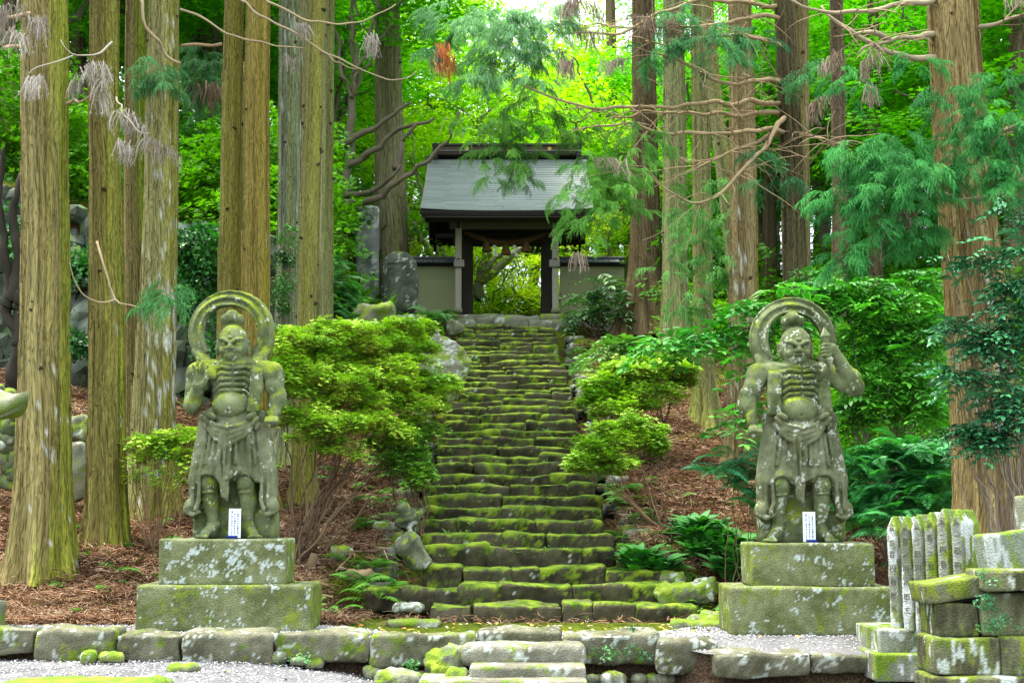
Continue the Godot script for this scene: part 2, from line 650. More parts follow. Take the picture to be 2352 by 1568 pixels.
	for k in 3:                                     # fallen dead shoots
		var r := rng(800 + k)
		var mb := MB.new()
		for i in 11:
			mb.tint = shade_of(r, Color(0.55, 0.5, 0.5), Color(1.3, 1.25, 1.2))
			var a := r.randf() * TAU
			var p := Vector3(g01(r, -0.07, 0.07), g01(r, 0.0, 0.025), g01(r, -0.07, 0.07))
			var d0 := Vector3(cos(a), g01(r, -0.1, 0.25), sin(a))
			var l := g01(r, 0.05, 0.15)
			var b := a + g01(r, -0.7, 0.7)
			strip(mb, [p, p + d0 * l * 0.5 + Vector3(0, 0.008, 0), p + d0 * l * 0.5 + Vector3(cos(b), -0.1, sin(b)) * l * 0.5], g01(r, 0.004, 0.010), Vector3(g01(r, -0.5, 0.5), 1, g01(r, -0.5, 0.5)).normalized())
		S["fall%d" % k] = smooth(mb)
	for k in 3:                                     # pebbles
		var off := Vector3(k * 5.0, 2, 9)
		var mb := stone_mb(Vector3(1.0, 0.62, 0.8), 0.3, 0.5, 0.12, off, 1.6)
		for i in mb.v.size():
			mb.c.append(Color(1, 1, 1))
		S["pebble%d" % k] = smooth(mb)

func turned(r: RandomNumberGenerator, at: Vector3, sc: float, tilt := 0.3, yaw := -1.0) -> Transform3D:
	var b := Basis(Vector3.UP, r.randf() * TAU if yaw < 0.0 else yaw) * Basis(Vector3(1, 0, 0), g01(r, -tilt, tilt)) * Basis(Vector3(0, 0, 1), g01(r, -tilt, tilt))
	return Transform3D(b.scaled(Vector3(sc, sc, sc)), at)

func inball(r: RandomNumberGenerator, shell := 0.0) -> Vector3:
	while true:
		var q := Vector3(g01(r, -1, 1), g01(r, -1, 1), g01(r, -1, 1))
		var l := q.length()
		if l < 1.0 and l >= shell:
			return q
	return Vector3.ZERO

# ---------------------------------------------------------------- the scene
func _ready() -> void:
	var cam := Camera3D.new()
	cam.name = "camera"
	add_child(cam)
	cam.position = EYE
	cam.rotation.x = PITCH
	cam.fov = rad_to_deg(2.0 * atan(CY / F))
	cam.near = 0.1
	cam.far = 400.0
	var env := Environment.new()
	env.background_mode = Environment.BG_SKY
	var sm := ProceduralSkyMaterial.new()
	sm.sky_top_color = Color(0.93, 0.96, 1.0)
	sm.sky_horizon_color = Color(0.44, 0.48, 0.49)
	sm.sky_curve = 0.35
	sm.ground_bottom_color = Color(0.2, 0.22, 0.16)
	sm.ground_horizon_color = Color(0.3, 0.33, 0.25)
	sm.sky_energy_multiplier = 1.55
	sm.sun_angle_max = 1.0
	var sky := Sky.new()
	sky.sky_material = sm
	env.sky = sky
	env.tonemap_mode = Environment.TONE_MAPPER_LINEAR
	env.tonemap_exposure = 2.1
	env.sdfgi_enabled = true
	env.ssao_enabled = true
	env.ssil_enabled = true
	var we := WorldEnvironment.new()
	we.name = "daylight"
	we.environment = env
	add_child(we)
	var sun := DirectionalLight3D.new()
	sun.name = "sun"
	sun.light_energy = 1.55
	sun.light_angular_distance = 9.0
	sun.light_color = Color(1.0, 0.97, 0.9)
	sun.shadow_enabled = true
	add_child(sun)
	sun.look_at_from_position(Vector3(-3.2, 12.0, -1.0), Vector3.ZERO, Vector3.FORWARD)

	nz.noise_type = FastNoiseLite.TYPE_SIMPLEX
	nz.frequency = 1.0
	nz.fractal_type = FastNoiseLite.FRACTAL_NONE
	cel.noise_type = FastNoiseLite.TYPE_CELLULAR
	cel.frequency = 1.0
	cel.fractal_type = FastNoiseLite.FRACTAL_NONE
	cel.cellular_return_type = FastNoiseLite.RETURN_DISTANCE
	make_materials()
	make_sprays()
	build_ground()
	build_kerb()
	build_stairs()
	build_gate()
	build_rubble_wall()
	build_pedestals()
	build_statues()
	build_fence()
	build_cedars()
	build_maples()
	build_shrubs()
	build_small()

# ---------------------------------------------------------------- ground
func stair_x(d: float) -> float:
	return lerpf(0.03, -0.13, clampf((d - 15.4) / 15.0, 0.0, 1.0))

func half_w(d: float) -> float:
	return lerpf(1.07, 1.02, clampf((d - 15.4) / 15.0, 0.0, 1.0))

func step_y(d: float) -> float:
	return 0.58 + (d - 15.4) * 0.2967

func hill(x: float, d: float) -> float:          # height of the bank
	var y := 0.0
	if d > 14.2:
		y = 0.305 * (minf(d, 31.0) - 14.2)
	y = lerpf(y, 0.5 * y + 0.3 * smoothstep(14.2, 16.5, d), smoothstep(15.6, 14.2, d))
	if d > 31.0:
		y += 0.05 * (d - 31.0)
	if d > 52.0:
		y -= 0.10 * (d - 52.0)
	y += smoothstep(4.0, 12.0, absf(x)) * 1.6 * smoothstep(16.0, 24.0, d)
	if x < -3.4:                                    # the terrace held by the rubble wall
		y += 2.7 * smoothstep(23.6, 24.1, d - (x + 3.4) * 0.12) * smoothstep(-3.4, -3.9, x)
	y += 0.10 * n3(Vector3(x * 0.5, 3, d * 0.5)) * smoothstep(14.5, 16.0, d) + 0.05 * n3(Vector3(x * 1.7, 8, d * 1.7)) * smoothstep(14.2, 15.0, d)
	return y

func ground_y(x: float, d: float) -> float:
	var y := hill(x, d)
	var clear := smoothstep(2.25, 1.95, absf(x - 0.35) - (0.25 if x < 0.0 else 0.0)) * smoothstep(16.0, 15.6, d)
	y = lerpf(y, 0.0, clear)
	if d > 15.2 and d < 31.2:
		var e := absf(x - stair_x(d)) - half_w(d)
		var bed := step_y(d) - 0.42
		y = lerpf(bed, y, smoothstep(0.30, 0.40, e)) if d < 30.8 else y
	return y

func G(u: float, v: float) -> Vector3:             # where that direction meets the ground
	var r := ray(u, v)
	var d := 12.8
	while d < 70.0:
		var q := EYE + r * (d / -r.z)
		if q.y <= hill(q.x, d):
			return q
		d += 0.05
	return EYE + r * (30.0 / -r.z)

func low_y(x: float) -> float:
	return lerpf(-0.18, -0.38, smoothstep(-2.4, -0.6, x)) + 0.06 * smoothstep(1.5, 3.0, x)

func sheet(x0: float, x1: float, d0: float, d1: float, dx: float, dd: float, height: Callable, tint: Callable) -> ArrayMesh:
	var mb := MB.new()
	var nx := int((x1 - x0) / dx)
	var nd := int((d1 - d0) / dd)
	for j in nd + 1:
		for i in nx + 1:
			var x := x0 + (x1 - x0) * i / nx
			var d := d0 + (d1 - d0) * j / nd
			mb.v.append(Vector3(x, height.call(x, d), -d))
			mb.c.append(tint.call(x, d))
	for j in nd:
		for i in nx:
			var o := j * (nx + 1) + i
			mb.quad(o, o + nx + 1, o + nx + 2, o + 1)
	return smooth(mb)

func litter_tint(x: float, d: float) -> Color:
	var p := Vector3(x, 0, d)
	var c := Color(0.085, 0.045, 0.022).lerp(Color(0.19, 0.105, 0.055), clampf(0.5 + 0.7 * n3(p * 1.3) + 0.35 * n3(p * 6.0), 0.0, 1.0))
	var e := absf(x - 0.1)
	var m := -0.35 + 0.5 * n3(p * 0.9 + Vector3(0, 40, 0)) + 0.35 * n3(p * 4.0) + 0.25 * n3(p * 11.0)
	m += 0.9 * smoothstep(2.4, 1.8, e) * smoothstep(17.5, 15.5, d)
	m += 0.5 * smoothstep(14.7, 14.1, d) * smoothstep(3.4, 2.4, e)
	m += 0.6 * smoothstep(22.0, 26.0, d)
	if m > 0.0:
		c = c.lerp(Color(0.10, 0.17, 0.012).lerp(Color(0.24, 0.30, 0.02), clampf(0.5 + n3(p * 5.0), 0.0, 1.0)), smoothstep(0.0, 0.25, m))
	return c

func gravel_edge(x: float) -> float:
	return 14.05 + 0.12 * n3(Vector3(x * 0.8, 0, 5)) + 0.05 * n3(Vector3(x * 4.0, 0, 5)) - 0.9 * smoothstep(1.9, 1.0, absf(x - 0.1)) + 0.35 * smoothstep(-2.5, -4.0, x) - 0.35 * smoothstep(2.4, 1.6, absf(x))

func build_ground() -> void:
	struct("ground", sheet(-9.0, 9.0, 12.55, 31.5, 0.10, 0.12, ground_y, litter_tint), M.litter)
	struct("terrain", sheet(-60.0, 60.0, 31.5, 130.0, 1.0, 1.0, func(x, d): return hill(x, d), litter_tint), M.litter)
	struct("hillside", sheet(-60.0, -9.0, 6.0, 31.5, 1.0, 0.5, func(x, d): return hill(x, maxf(d, 12.55)), litter_tint), M.litter)
	struct("hillside", sheet(9.0, 60.0, 6.0, 31.5, 1.0, 0.5, func(x, d): return hill(x, maxf(d, 12.55)), litter_tint), M.litter)
	var gt := func(x, d): return Color(0.22, 0.22, 0.23).lerp(Color(0.36, 0.355, 0.35), clampf(0.5 + 0.6 * n3(Vector3(x * 1.2, 0, d * 1.2)) + 0.4 * n3(Vector3(x * 9.0, 0, d * 9.0)), 0.0, 1.0))
	var mb := MB.new()                             # the upper gravel, with an uneven edge
	var nx := 180
	for i in nx + 1:
		var x := -9.0 + 18.0 * i / nx
		var e := maxf(gravel_edge(x), 12.6)
		for j in 9:
			var d := lerpf(12.45 - 0.55 * smoothstep(1.25, 1.7, x), e, j / 8.0)
			mb.v.append(Vector3(x, maxf(0.0, hill(x, d)) - 0.09 * smoothstep(12.6, 12.0, d) + (0.012 if j < 8 else -0.01), -d))
			mb.c.append(gt.call(x, d))
	for i in nx:
		for j in 8:
			var o := i * 9 + j
			mb.quad(o, o + 1, o + 10, o + 9)
	struct("gravel_path", smooth(mb), M.gravel)
	struct("gravel_yard", sheet(-40.0, 40.0, -30.0, 12.75, 0.25, 0.25, func(x, d): return low_y(x) - 0.02 * maxf(0.0, 11.0 - d) + 0.015 * n3(Vector3(x * 2.0, 0, d * 2.0)), gt), M.gravel)
	# loose stones of the gravel
	var r := rng(11)
	var w := []
	var t := []
	for i in 26000:
		var x := g01(r, -5.2, 5.2)
		var d := 0.0
		var y := 0.0
		if i % 2 == 0:
			d = lerpf(12.5 - 0.5 * smoothstep(1.25, 1.7, x), gravel_edge(x) + 0.08, r.randf())
			if d < 12.45 and x < 1.4:
				continue
			y = maxf(0.0, hill(x, d)) - 0.09 * smoothstep(12.6, 12.0, d) + 0.014
		else:
			d = g01(r, 9.6, 12.5)
			y = low_y(x) - 0.02 * maxf(0.0, 11.0 - d) + 0.004
		var s := g01(r, 0.009, 0.022)
		w.append(turned(r, Vector3(x, y, -d), s, 0.6))
		var k := g01(r, 0.16, 0.55)
		t.append(Color(k, k * 0.99, k * g01(r, 0.9, 1.06)))
	scatter("gravel", S.pebble0, M.plain, w, t).set_meta("label", "loose pale grey gravel")
	# dead needles and shoots on the banks
	var lw := [[], [], []]
	var lt := [[], [], []]
	for i in 42000:
		var d := 14.0 + 15.0 * r.randf() ** 1.7
		var x := g01(r, -0.36, 0.36) * d
		if absf(x - stair_x(d)) < half_w(d) + 0.34 and d > 14.8:
			if r.randf() > 0.10 or absf(x - stair_x(d)) < half_w(d) + 0.02:
				continue
		if x < -3.4 and d > 23.6:
			continue
		if absf(x - 0.35) < 2.0 and d < 15.7 and r.randf() > 0.02:
			continue
		var k := i % 3
		lw[k].append(turned(r, Vector3(x, ground_y(x, d) + 0.012, -d), g01(r, 0.8, 1.7), 0.25))
		lt[k].append(Color(0.12, 0.065, 0.035).lerp(Color(0.38, 0.23, 0.13), r.randf() ** 1.3) if r.randf() > 0.10 else Color(0.50, 0.40, 0.28))
	for k in 3:
		var o := scatter("leaf_litter", S["fall%d" % k], M.dead, lw[k], lt[k])
		o.set_meta("label", "brown dead cedar needles on the banks")
	# a few fallen leaves, yellow and orange, on the gravel and the low steps
	var mb2 := MB.new()
	leaf6(mb2, Vector3(-0.5, 0, 0), Vector3.RIGHT, Vector3.UP, 1.0, 0.5, 0.15)
	var fw := []
	var ft := []
	for i in 420:
		var x := g01(r, -4.6, 4.6) if i % 3 else g01(r, -1.6, 1.9)
		var d := g01(r, 12.5, 14.1) if i % 4 else g01(r, 10.0, 12.3)
		var y := (maxf(0.0, hill(x, d)) if d > 12.4 else low_y(x)) + 0.022
		fw.append(turned(r, Vector3(x, y, -d), g01(r, 0.035, 0.07), 0.35))
		ft.append(Color(0.45, 0.17, 0.03).lerp(Color(0.55, 0.40, 0.12), r.randf()) if r.randf() > 0.4 else Color(0.45, 0.36, 0.24))
	scatter("fallen_leaves", smooth(mb2), M.dead, fw, ft).set_meta("label", "orange and tan fallen leaves on the gravel")

# ---------------------------------------------------------------- the row of kerb stones across the front
func span(u0: float, u1: float, v0: float, v1: float, d: float) -> Array:     # centre and size of a front face
	var a := P(u0, v0, d)
	var b := P(u1, v1, d)
	return [(a + b) * 0.5, Vector3(absf(b.x - a.x), absf(b.y - a.y), 0)]

func build_kerb() -> void:
	var wall := thing("kerb_wall", "low row of long mossy boulders edging the upper gravel", "stone kerb")
	var k := 0
	for s in [[-120, -24, 1436, 1500, 12.35], [-22, 73, 1433, 1497, 12.35], [76, 257, 1437, 1510, 12.35], [260, 412, 1447, 1516, 12.33], [416, 622, 1445, 1532, 12.30], [627, 845, 1444, 1510, 12.32], [848, 1090, 1446, 1520, 12.32], [1093, 1288, 1440, 1500, 12.38], [1295, 1512, 1444, 1518, 12.34], [1514, 1650, 1462, 1538, 12.15], [1640, 1864, 1490, 1547, 11.75], [1868, 2016, 1495, 1538, 11.85], [2020, 2200, 1490, 1540, 11.9]]:
		var f := span(s[0], s[1], s[2], s[3], s[4])
		var depth := 0.42 if k < 10 else 0.62
		var size := Vector3(f[1].x * 1.0, f[1].y, depth)
		var at: Vector3 = f[0] + Vector3(0, -0.035, -depth * 0.5)
		var o := {"cell": 0.022, "moss": -0.12 if k in [1, 2, 5, 6] else -0.28, "up": 0.05, "lichen": 0.54, "ls": 1.3, "rough": 0.13, "round": 0.16, "freq": 0.30, "mn": 0.9, "undercut": 0.06, "a": Color(0.10, 0.10, 0.06), "b": Color(0.24, 0.235, 0.155), "m1": Color(0.11, 0.19, 0.015), "m2": Color(0.24, 0.33, 0.03)}
		if k >= 10:
			o.merge({"moss": -0.45, "lichen": 0.45, "round": 0.22, "rough": 0.09}, true)
		var n := rock("stone", "", at, size, 0.03 * sin(k * 2.1), 20 + k, o, wall)
		n.rotation.z = 0.02 * sin(k * 3.3)
		k += 1
	# small stones wedged under them
	var r := rng(77)
	for i in 22:
		var u := 560.0 + 560.0 * r.randf() if i < 12 else 1350.0 + 260.0 * r.randf()
		var q := P(u, g01(r, 1512, 1535), 12.4)
		q.y = low_y(q.x) + 0.03
		rock("wedge_stone", "", q + Vector3(0, 0.02, 0), Vector3(g01(r, 0.08, 0.2), g01(r, 0.07, 0.12), 0.14), r.randf() * 3.0, 200 + i, {"moss": -0.25, "cell": 0.03}, wall)
	var back := MB.new()                              # the earth behind the kerb
	back.tint = Color(0.15, 0.10, 0.06)
	for i in 140:
		var x := -9.0 + 18.0 * i / 139.0
		var fr := 0.55 * smoothstep(1.25, 1.7, x)
		back.p(Vector3(x, -0.005 - fr * 0.15, -12.56 + fr))
		back.p(Vector3(x, -0.6, -12.50 + fr))
	for i in 139:
		back.quad(i * 2, i * 2 + 2, i * 2 + 3, i * 2 + 1)
	struct("ground_face", smooth(back), M.litter)
	var steps := thing("kerb_steps", "two worn stone slabs forming steps up to the kerb", "stone steps", Vector3.ZERO)
	for s in [[1059, 1347, 1481, 1530, 11.98, 0.40, 0.05], [1079, 1347, 1531, 1563, 11.62, 0.62, 0.02], [960, 1350, 1564, 1590, 11.35, 0.6, 0.03]]:
		var f := span(s[0], s[1], s[2], s[3], s[4])
		rock("slab", "", f[0] + Vector3(0, 0, -s[5] * 0.5), Vector3(f[1].x, f[1].y, s[5]), 0.0, 40 + int(s[0]) % 17, {"cell": 0.02, "moss": -0.42, "up": 0.2, "lichen": 0.52, "round": 0.16 if s[6] < 0.05 else 0.34, "rough": s[6] * 1.6, "freq": 0.3, "a": Color(0.16, 0.155, 0.11), "b": Color(0.31, 0.30, 0.23)}, steps)
	var f := span(985, 1066, 1492, 1542, 12.05)
	rock("mossy_boulder", "yellow-green mossy boulder leaning on the slab steps", f[0] + Vector3(0, -0.03, -0.15), Vector3(f[1].x * 1.1, f[1].y * 1.3, 0.34), 0.3, 51, {"cell": 0.02, "moss": 0.05, "up": 0.3, "round": 0.6, "tz": 0.5})
	f = span(1020, 1072, 1535, 1560, 11.7)
	rock("mossy_boulder", "small mossy lump at the foot of the slab steps", f[0] + Vector3(0, -0.02, -0.1), Vector3(f[1].x, f[1].y * 1.3, 0.2), 0.0, 52, {"cell": 0.02, "moss": 0.1, "up": 0.3, "round": 0.6})
	f = span(862, 968, 1543, 1572, 11.8)
	rock("flat_boulder", "rounded pale boulder half sunk in the front gravel", f[0] + Vector3(0, -0.03, -0.15), Vector3(f[1].x, f[1].y * 1.5, 0.36), 0.0, 53, {"cell": 0.02, "moss": -0.3, "round": 0.8, "lichen": 0.55})
	f = span(-60, 330, 1578, 1626, 8.9)
	rock("moss_mound", "long low mound of bright moss in the front gravel", f[0] + Vector3(0, -0.04, -0.3), Vector3(f[1].x, f[1].y * 1.5, 0.8), 0.05, 54, {"cell": 0.025, "moss": 0.55, "up": 0.3, "round": 0.85, "rough": 0.10, "freq": 0.25})
	for s in [[385, 456, 1522, 1545, 11.6, "flat yellow-mossed stone lying in the gravel below the kerb"], [300, 392, 1556, 1580, 9.7, "dark mossy stone beside the bright moss mound"], [188, 222, 1493, 1516, 12.2, "round moss-covered stone against the foot of the kerb"], [228, 286, 1494, 1512, 12.2, "low mossy stone wedged beside the round mossy one"]]:
		f = span(s[0], s[1], s[2], s[3], s[4])
		rock("mossy_stone", s[5], f[0] + Vector3(0, -0.02, 0), Vector3(f[1].x, f[1].y * 1.3, 0.18), 0.2, int(s[0]), {"cell": 0.02, "moss": 0.15, "up": 0.4, "round": 0.7})

# ---------------------------------------------------------------- the stairs
func build_stairs() -> void:
	var st := thing("stone_staircase", "long mossy staircase of uneven rough stones climbing to the gate", "staircase")
	var r := rng(5)
	var look := {"moss": 0.0, "up": 0.62, "mn": 0.85, "lichen": 1.0, "a": Color(0.035, 0.032, 0.019), "b": Color(0.115, 0.105, 0.062), "m1": Color(0.07, 0.145, 0.010), "m2": Color(0.27, 0.38, 0.025), "rough": 0.14, "round": 0.13, "freq": 0.22, "undercut": 0.065}
	var rows := []
	rows.append([X(990, 14.35), X(1590, 14.35), 14.35, 0.02, 0.155, 0.62, [0.16, 0.5, 0.62, 0.78]])
	rows.append([X(850, 14.85), X(1566, 14.85), 14.85, 0.14, 0.19, 0.62, [0.11, 0.29, 0.41, 0.64]])
	rows.append([X(975, 15.35), X(1556, 15.35), 15.35, 0.31, 0.20, 0.75, [0.15, 0.34, 0.45, 0.71]])
	var n := 31
	for i in n:
		var t := float(i) / (n - 1)
		var d := lerpf(15.75, 30.3, t)
		var y := lerpf(0.56, 4.98, t)
		var cuts := []
		var x := g01(r, 0.14, 0.5)
		while x < 0.86:
			cuts.append(x)
			x += g01(r, 0.2, 0.55)
		var c := stair_x(d)
		var w := half_w(d)
		rows.append([c - w + g01(r, -0.05, 0.05), c + w + g01(r, -0.06, 0.05), d + g01(r, -0.04, 0.04), y - 0.02, 0.165, 0.62, cuts])
	var k := 0
	for row in rows:
		var edges: Array = [0.0] + row[6] + [1.0]
		for j in edges.size() - 1:
			var x0: float = lerpf(row[0], row[1], edges[j]) + 0.001
			var x1: float = lerpf(row[0], row[1], edges[j + 1]) - 0.001
			var h: float = row[4] + g01(r, -0.02, 0.02)
			var hh := h + 0.06
			var fwd := g01(r, -0.03, 0.03)
			var o := look.duplicate()
			o["moss"] = look.moss + g01(r, -0.16, 0.12)
			o["cell"] = lerpf(0.026, 0.045, clampf((row[2] - 15.0) / 15.0, 0.0, 1.0))
			o["dark"] = 0.0
			if k < 4:
				o["a"] = Color(0.07, 0.06, 0.035)
				o["b"] = Color(0.16, 0.14, 0.09)
				o["moss"] -= 0.1
			var s := rock("step_stone", "", Vector3((x0 + x1) * 0.5, row[3] + h - hh * 0.5 + g01(r, -0.012, 0.012), -row[2] - row[5] * 0.5 - fwd), Vector3(x1 - x0, hh, row[5]), g01(r, -0.03, 0.03), 300 + k, o, st)
			s.rotation.z = g01(r, -0.03, 0.03)
			k += 1
	# filling behind and under the steps, so that no light falls through
	var mb := MB.new()
	mb.tint = Color(0.15, 0.10, 0.06)
	for i in 33:
		var d := lerpf(14.7, 31.2, i / 32.0)
		var y := lerpf(0.05, 4.9, i / 32.0) - 0.12
		mb.p(Vector3(stair_x(d) - 1.0, y, -d))
		mb.p(Vector3(stair_x(d) + 1.0, y, -d))
	for i in 32:
		mb.quad(i * 2, i * 2 + 2, i * 2 + 3, i * 2 + 1)
	put("bedding", smooth(mb), M.litter, st)
	# top landing and threshold
	for s in [[1028, 1172, 722, 738, 31.2], [1172, 1240, 724, 742, 31.15], [1240, 1306, 722, 740, 31.2], [1090, 1215, 727, 748, 30.9], [1000, 1095, 736, 757, 30.95], [1215, 1320, 735, 756, 30.9]]:
		var f := span(s[0], s[1], s[2], s[3], s[4])
		var o := {"moss": -0.25, "up": 0.3, "lichen": 0.6, "cell": 0.05, "rough": 0.10, "round": 0.2, "freq": 0.3, "a": Color(0.12, 0.12, 0.08), "b": Color(0.26, 0.27, 0.19)}
		rock("threshold_stone", "", f[0] + Vector3(0, -0.06, -0.4), Vector3(f[1].x - 0.01, f[1].y + 0.14, 0.8), 0.0, int(s[0]), o, st)
	# gutter walls on both sides
	for side in [1.0, -1.0]:
		var wall := thing("gutter_wall", "stacked flat stones lining the gutter on the %s side of the stairs" % ("cedar sapling" if side > 0 else "big azalea"), "stone wall")
		wall.set_meta("label", "low dry wall of flat pale stones beside the stairs, below the clipped azaleas" if side > 0 else "broken low wall of mossy stones beside the stairs, below the big azalea")
		var d := 15.7
		var q := 0
		while d < 30.2:
			var l := g01(r, 0.3, 0.6)
			if side < 0 and d > 17.5 and d < 26.0 and r.randf() < 0.45:
				d += l
				continue
			var c: float = stair_x(d) + side * (half_w(d) + 0.40)
			var top := hill(c + side * 0.2, d) + 0.05
			for lay in 3:
				var hh := g01(r, 0.13, 0.2)
				top -= hh
				var o := {"moss": -0.22 + g01(r, -0.2, 0.25), "up": 0.35, "lichen": 0.52 if side > 0 else 0.85, "cell": 0.045, "rough": 0.12, "round": 0.22, "freq": 0.3, "a": Color(0.08, 0.085, 0.055), "b": Color(0.24, 0.25, 0.19)}
				rock("stone", "", Vector3(c + g01(r, -0.04, 0.04), top + hh * 0.5, -d - l * 0.5), Vector3(g01(r, 0.26, 0.4), hh * 1.06, l * 1.02), g01(r, -0.1, 0.1), 900 + q, o, wall)
				q += 1
			d += l
	# stones lying in the gutters
	for i in 26:
		var d := g01(r, 15.4, 28.0)
		var side := 1.0 if i % 2 else -1.0
		var x := stair_x(d) + side * (half_w(d) + g01(r, 0.08, 0.26))
		rock("gutter_stone", "dark wet stone lying in the gutter beside the stairs", Vector3(x, step_y(d) - 0.34, -d), Vector3(g01(r, 0.15, 0.3), g01(r, 0.08, 0.16), g01(r, 0.2, 0.4)), r.randf() * 3.0, 1200 + i, {"moss": -0.3, "up": 0.35, "a": Color(0.02, 0.025, 0.02), "b": Color(0.09, 0.10, 0.07), "cell": 0.05}, self, "stones lying in the gutters")

# ---------------------------------------------------------------- the gate
func bar(called: String, parent: Node, at: Vector3, size: Vector3, tint: Color, mat: Material, bev := 0.012, rot := Vector3.ZERO) -> MeshInstance3D:
	var o := put(called, box_mesh(size, bev, tint), mat, parent, at)
	o.rotation = rot
	return o

func roof_point(t: float, side: float) -> Vector2:      # t 0 at the ridge, 1 at the eave: (distance from ridge, height), concave
	return Vector2(side * 1.85 * t, 1.72 * (0.62 * (1.0 - t) + 0.38 * (1.0 - t) * (1.0 - t)))

func build_gate() -> void:
	var base := P(1164, 717, 32.0)
	base.y -= 0.02
	var g := thing("temple_gate", "dark wooden temple gate with a pale curved shingle roof at the top of the stairs", "gate", base)
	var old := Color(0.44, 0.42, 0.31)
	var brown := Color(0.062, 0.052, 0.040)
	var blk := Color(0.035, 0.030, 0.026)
	var px := 0.0098
	for s in [-1.0, 1.0]:
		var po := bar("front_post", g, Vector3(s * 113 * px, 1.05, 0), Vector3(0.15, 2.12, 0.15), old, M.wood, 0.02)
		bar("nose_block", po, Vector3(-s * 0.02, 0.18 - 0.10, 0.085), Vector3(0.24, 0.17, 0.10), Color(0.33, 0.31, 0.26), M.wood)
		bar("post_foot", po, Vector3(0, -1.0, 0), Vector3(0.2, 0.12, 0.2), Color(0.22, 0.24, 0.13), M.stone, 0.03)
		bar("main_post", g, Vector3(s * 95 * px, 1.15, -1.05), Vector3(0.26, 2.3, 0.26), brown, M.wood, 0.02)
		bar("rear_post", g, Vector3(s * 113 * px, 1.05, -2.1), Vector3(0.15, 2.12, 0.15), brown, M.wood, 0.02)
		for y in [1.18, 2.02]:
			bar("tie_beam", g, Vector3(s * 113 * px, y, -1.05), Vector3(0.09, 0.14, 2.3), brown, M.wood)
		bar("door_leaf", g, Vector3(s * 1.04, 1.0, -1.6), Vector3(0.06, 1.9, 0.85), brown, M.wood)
		# bargeboards under the gable edge and the gable wall
		for side in [-1.0, 1.0]:
			var mb := MB.new()
			mb.tint = blk
			for i in 9:
				var q := roof_point(i / 8.0, side)
				for w in [[-0.03, 0.0], [0.03, 0.0], [0.03, -0.2], [-0.03, -0.2]]:
					mb.p(Vector3(s * 1.80 + w[0], 2.2 + q.y + w[1] - 0.06, -1.05 + q.x * 0.97))
			for i in 8:
				for w in 4:
					mb.quad(i * 4 + w, i * 4 + (w + 1) % 4, i * 4 + 4 + (w + 1) % 4, i * 4 + 4 + w)
			put("bargeboard", flat(mb), M.wood, g)
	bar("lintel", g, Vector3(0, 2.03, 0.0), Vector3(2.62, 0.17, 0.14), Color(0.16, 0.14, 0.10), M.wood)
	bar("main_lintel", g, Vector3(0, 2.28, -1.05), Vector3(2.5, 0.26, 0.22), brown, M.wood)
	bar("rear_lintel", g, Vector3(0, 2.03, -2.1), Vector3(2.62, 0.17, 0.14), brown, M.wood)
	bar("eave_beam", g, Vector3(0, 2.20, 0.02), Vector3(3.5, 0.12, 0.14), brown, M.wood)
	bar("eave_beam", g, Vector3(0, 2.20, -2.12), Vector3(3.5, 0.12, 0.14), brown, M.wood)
	bar("carved_strut", g, Vector3(0, 2.13, 0.05), Vector3(0.22, 0.08, 0.06), Color(0.2, 0.19, 0.16), M.wood)
	for i in 7:
		bar("rafter_end", g, Vector3(-0.93 + i * 0.31, 2.17, 0.12), Vector3(0.05, 0.05, 0.16), Color(0.22, 0.21, 0.18), M.wood)
	bar("threshold", g, Vector3(0, 0.05, -1.05), Vector3(2.0, 0.1, 0.2), brown, M.wood)
	for side in [1.0, -1.0]:
		for i in 15:                                   # rafters
			var a := roof_point(0.35, side)
			var b := roof_point(1.0, side)
			var mid := (a + b) * 0.5
			var len := a.distance_to(b)
			bar("rafter", g, Vector3(-1.68 + i * 0.24, 2.2 + mid.y - 0.10, -1.05 + mid.x), Vector3(0.06, 0.07, len), brown, M.wood, 0.006, Vector3(atan2(a.y - b.y, b.x - a.x) if side > 0 else -atan2(a.y - b.y, a.x - b.x), 0, 0))
	# roof slab under the shingles
	for side in [1.0, -1.0]:
		var mb := MB.new()
		mb.tint = blk
		for i in 13:
			var q := roof_point(i / 12.0, side)
			for j in 13:
				var x := -1.93 + 3.86 * j / 12.0
				var lift := 0.05 * pow(absf(x) / 1.93, 3.0) * (i / 12.0)
				for w in [0.0, -0.11]:
					mb.p(Vector3(x * (0.965 + 0.035 * i / 12.0), 2.2 + q.y + w + lift, -1.05 + q.x))
		for i in 12:
			for j in 12:
				var o := (i * 13 + j) * 2
				mb.quad(o, o + 26, o + 28, o + 2)
				mb.quad(o + 1, o + 3, o + 29, o + 27)
		for j in 12:
			var o := (12 * 13 + j) * 2
			mb.quad(o, o + 1, o + 3, o + 2)
		for i in 12:
			for j in [0, 12]:
				var o: int = (i * 13 + j) * 2
				mb.quad(o, o + 1, o + 27, o + 26)
		put("roof_deck", flat(mb), M.wood, g)
	var r := rng(61)
	var courses := 27
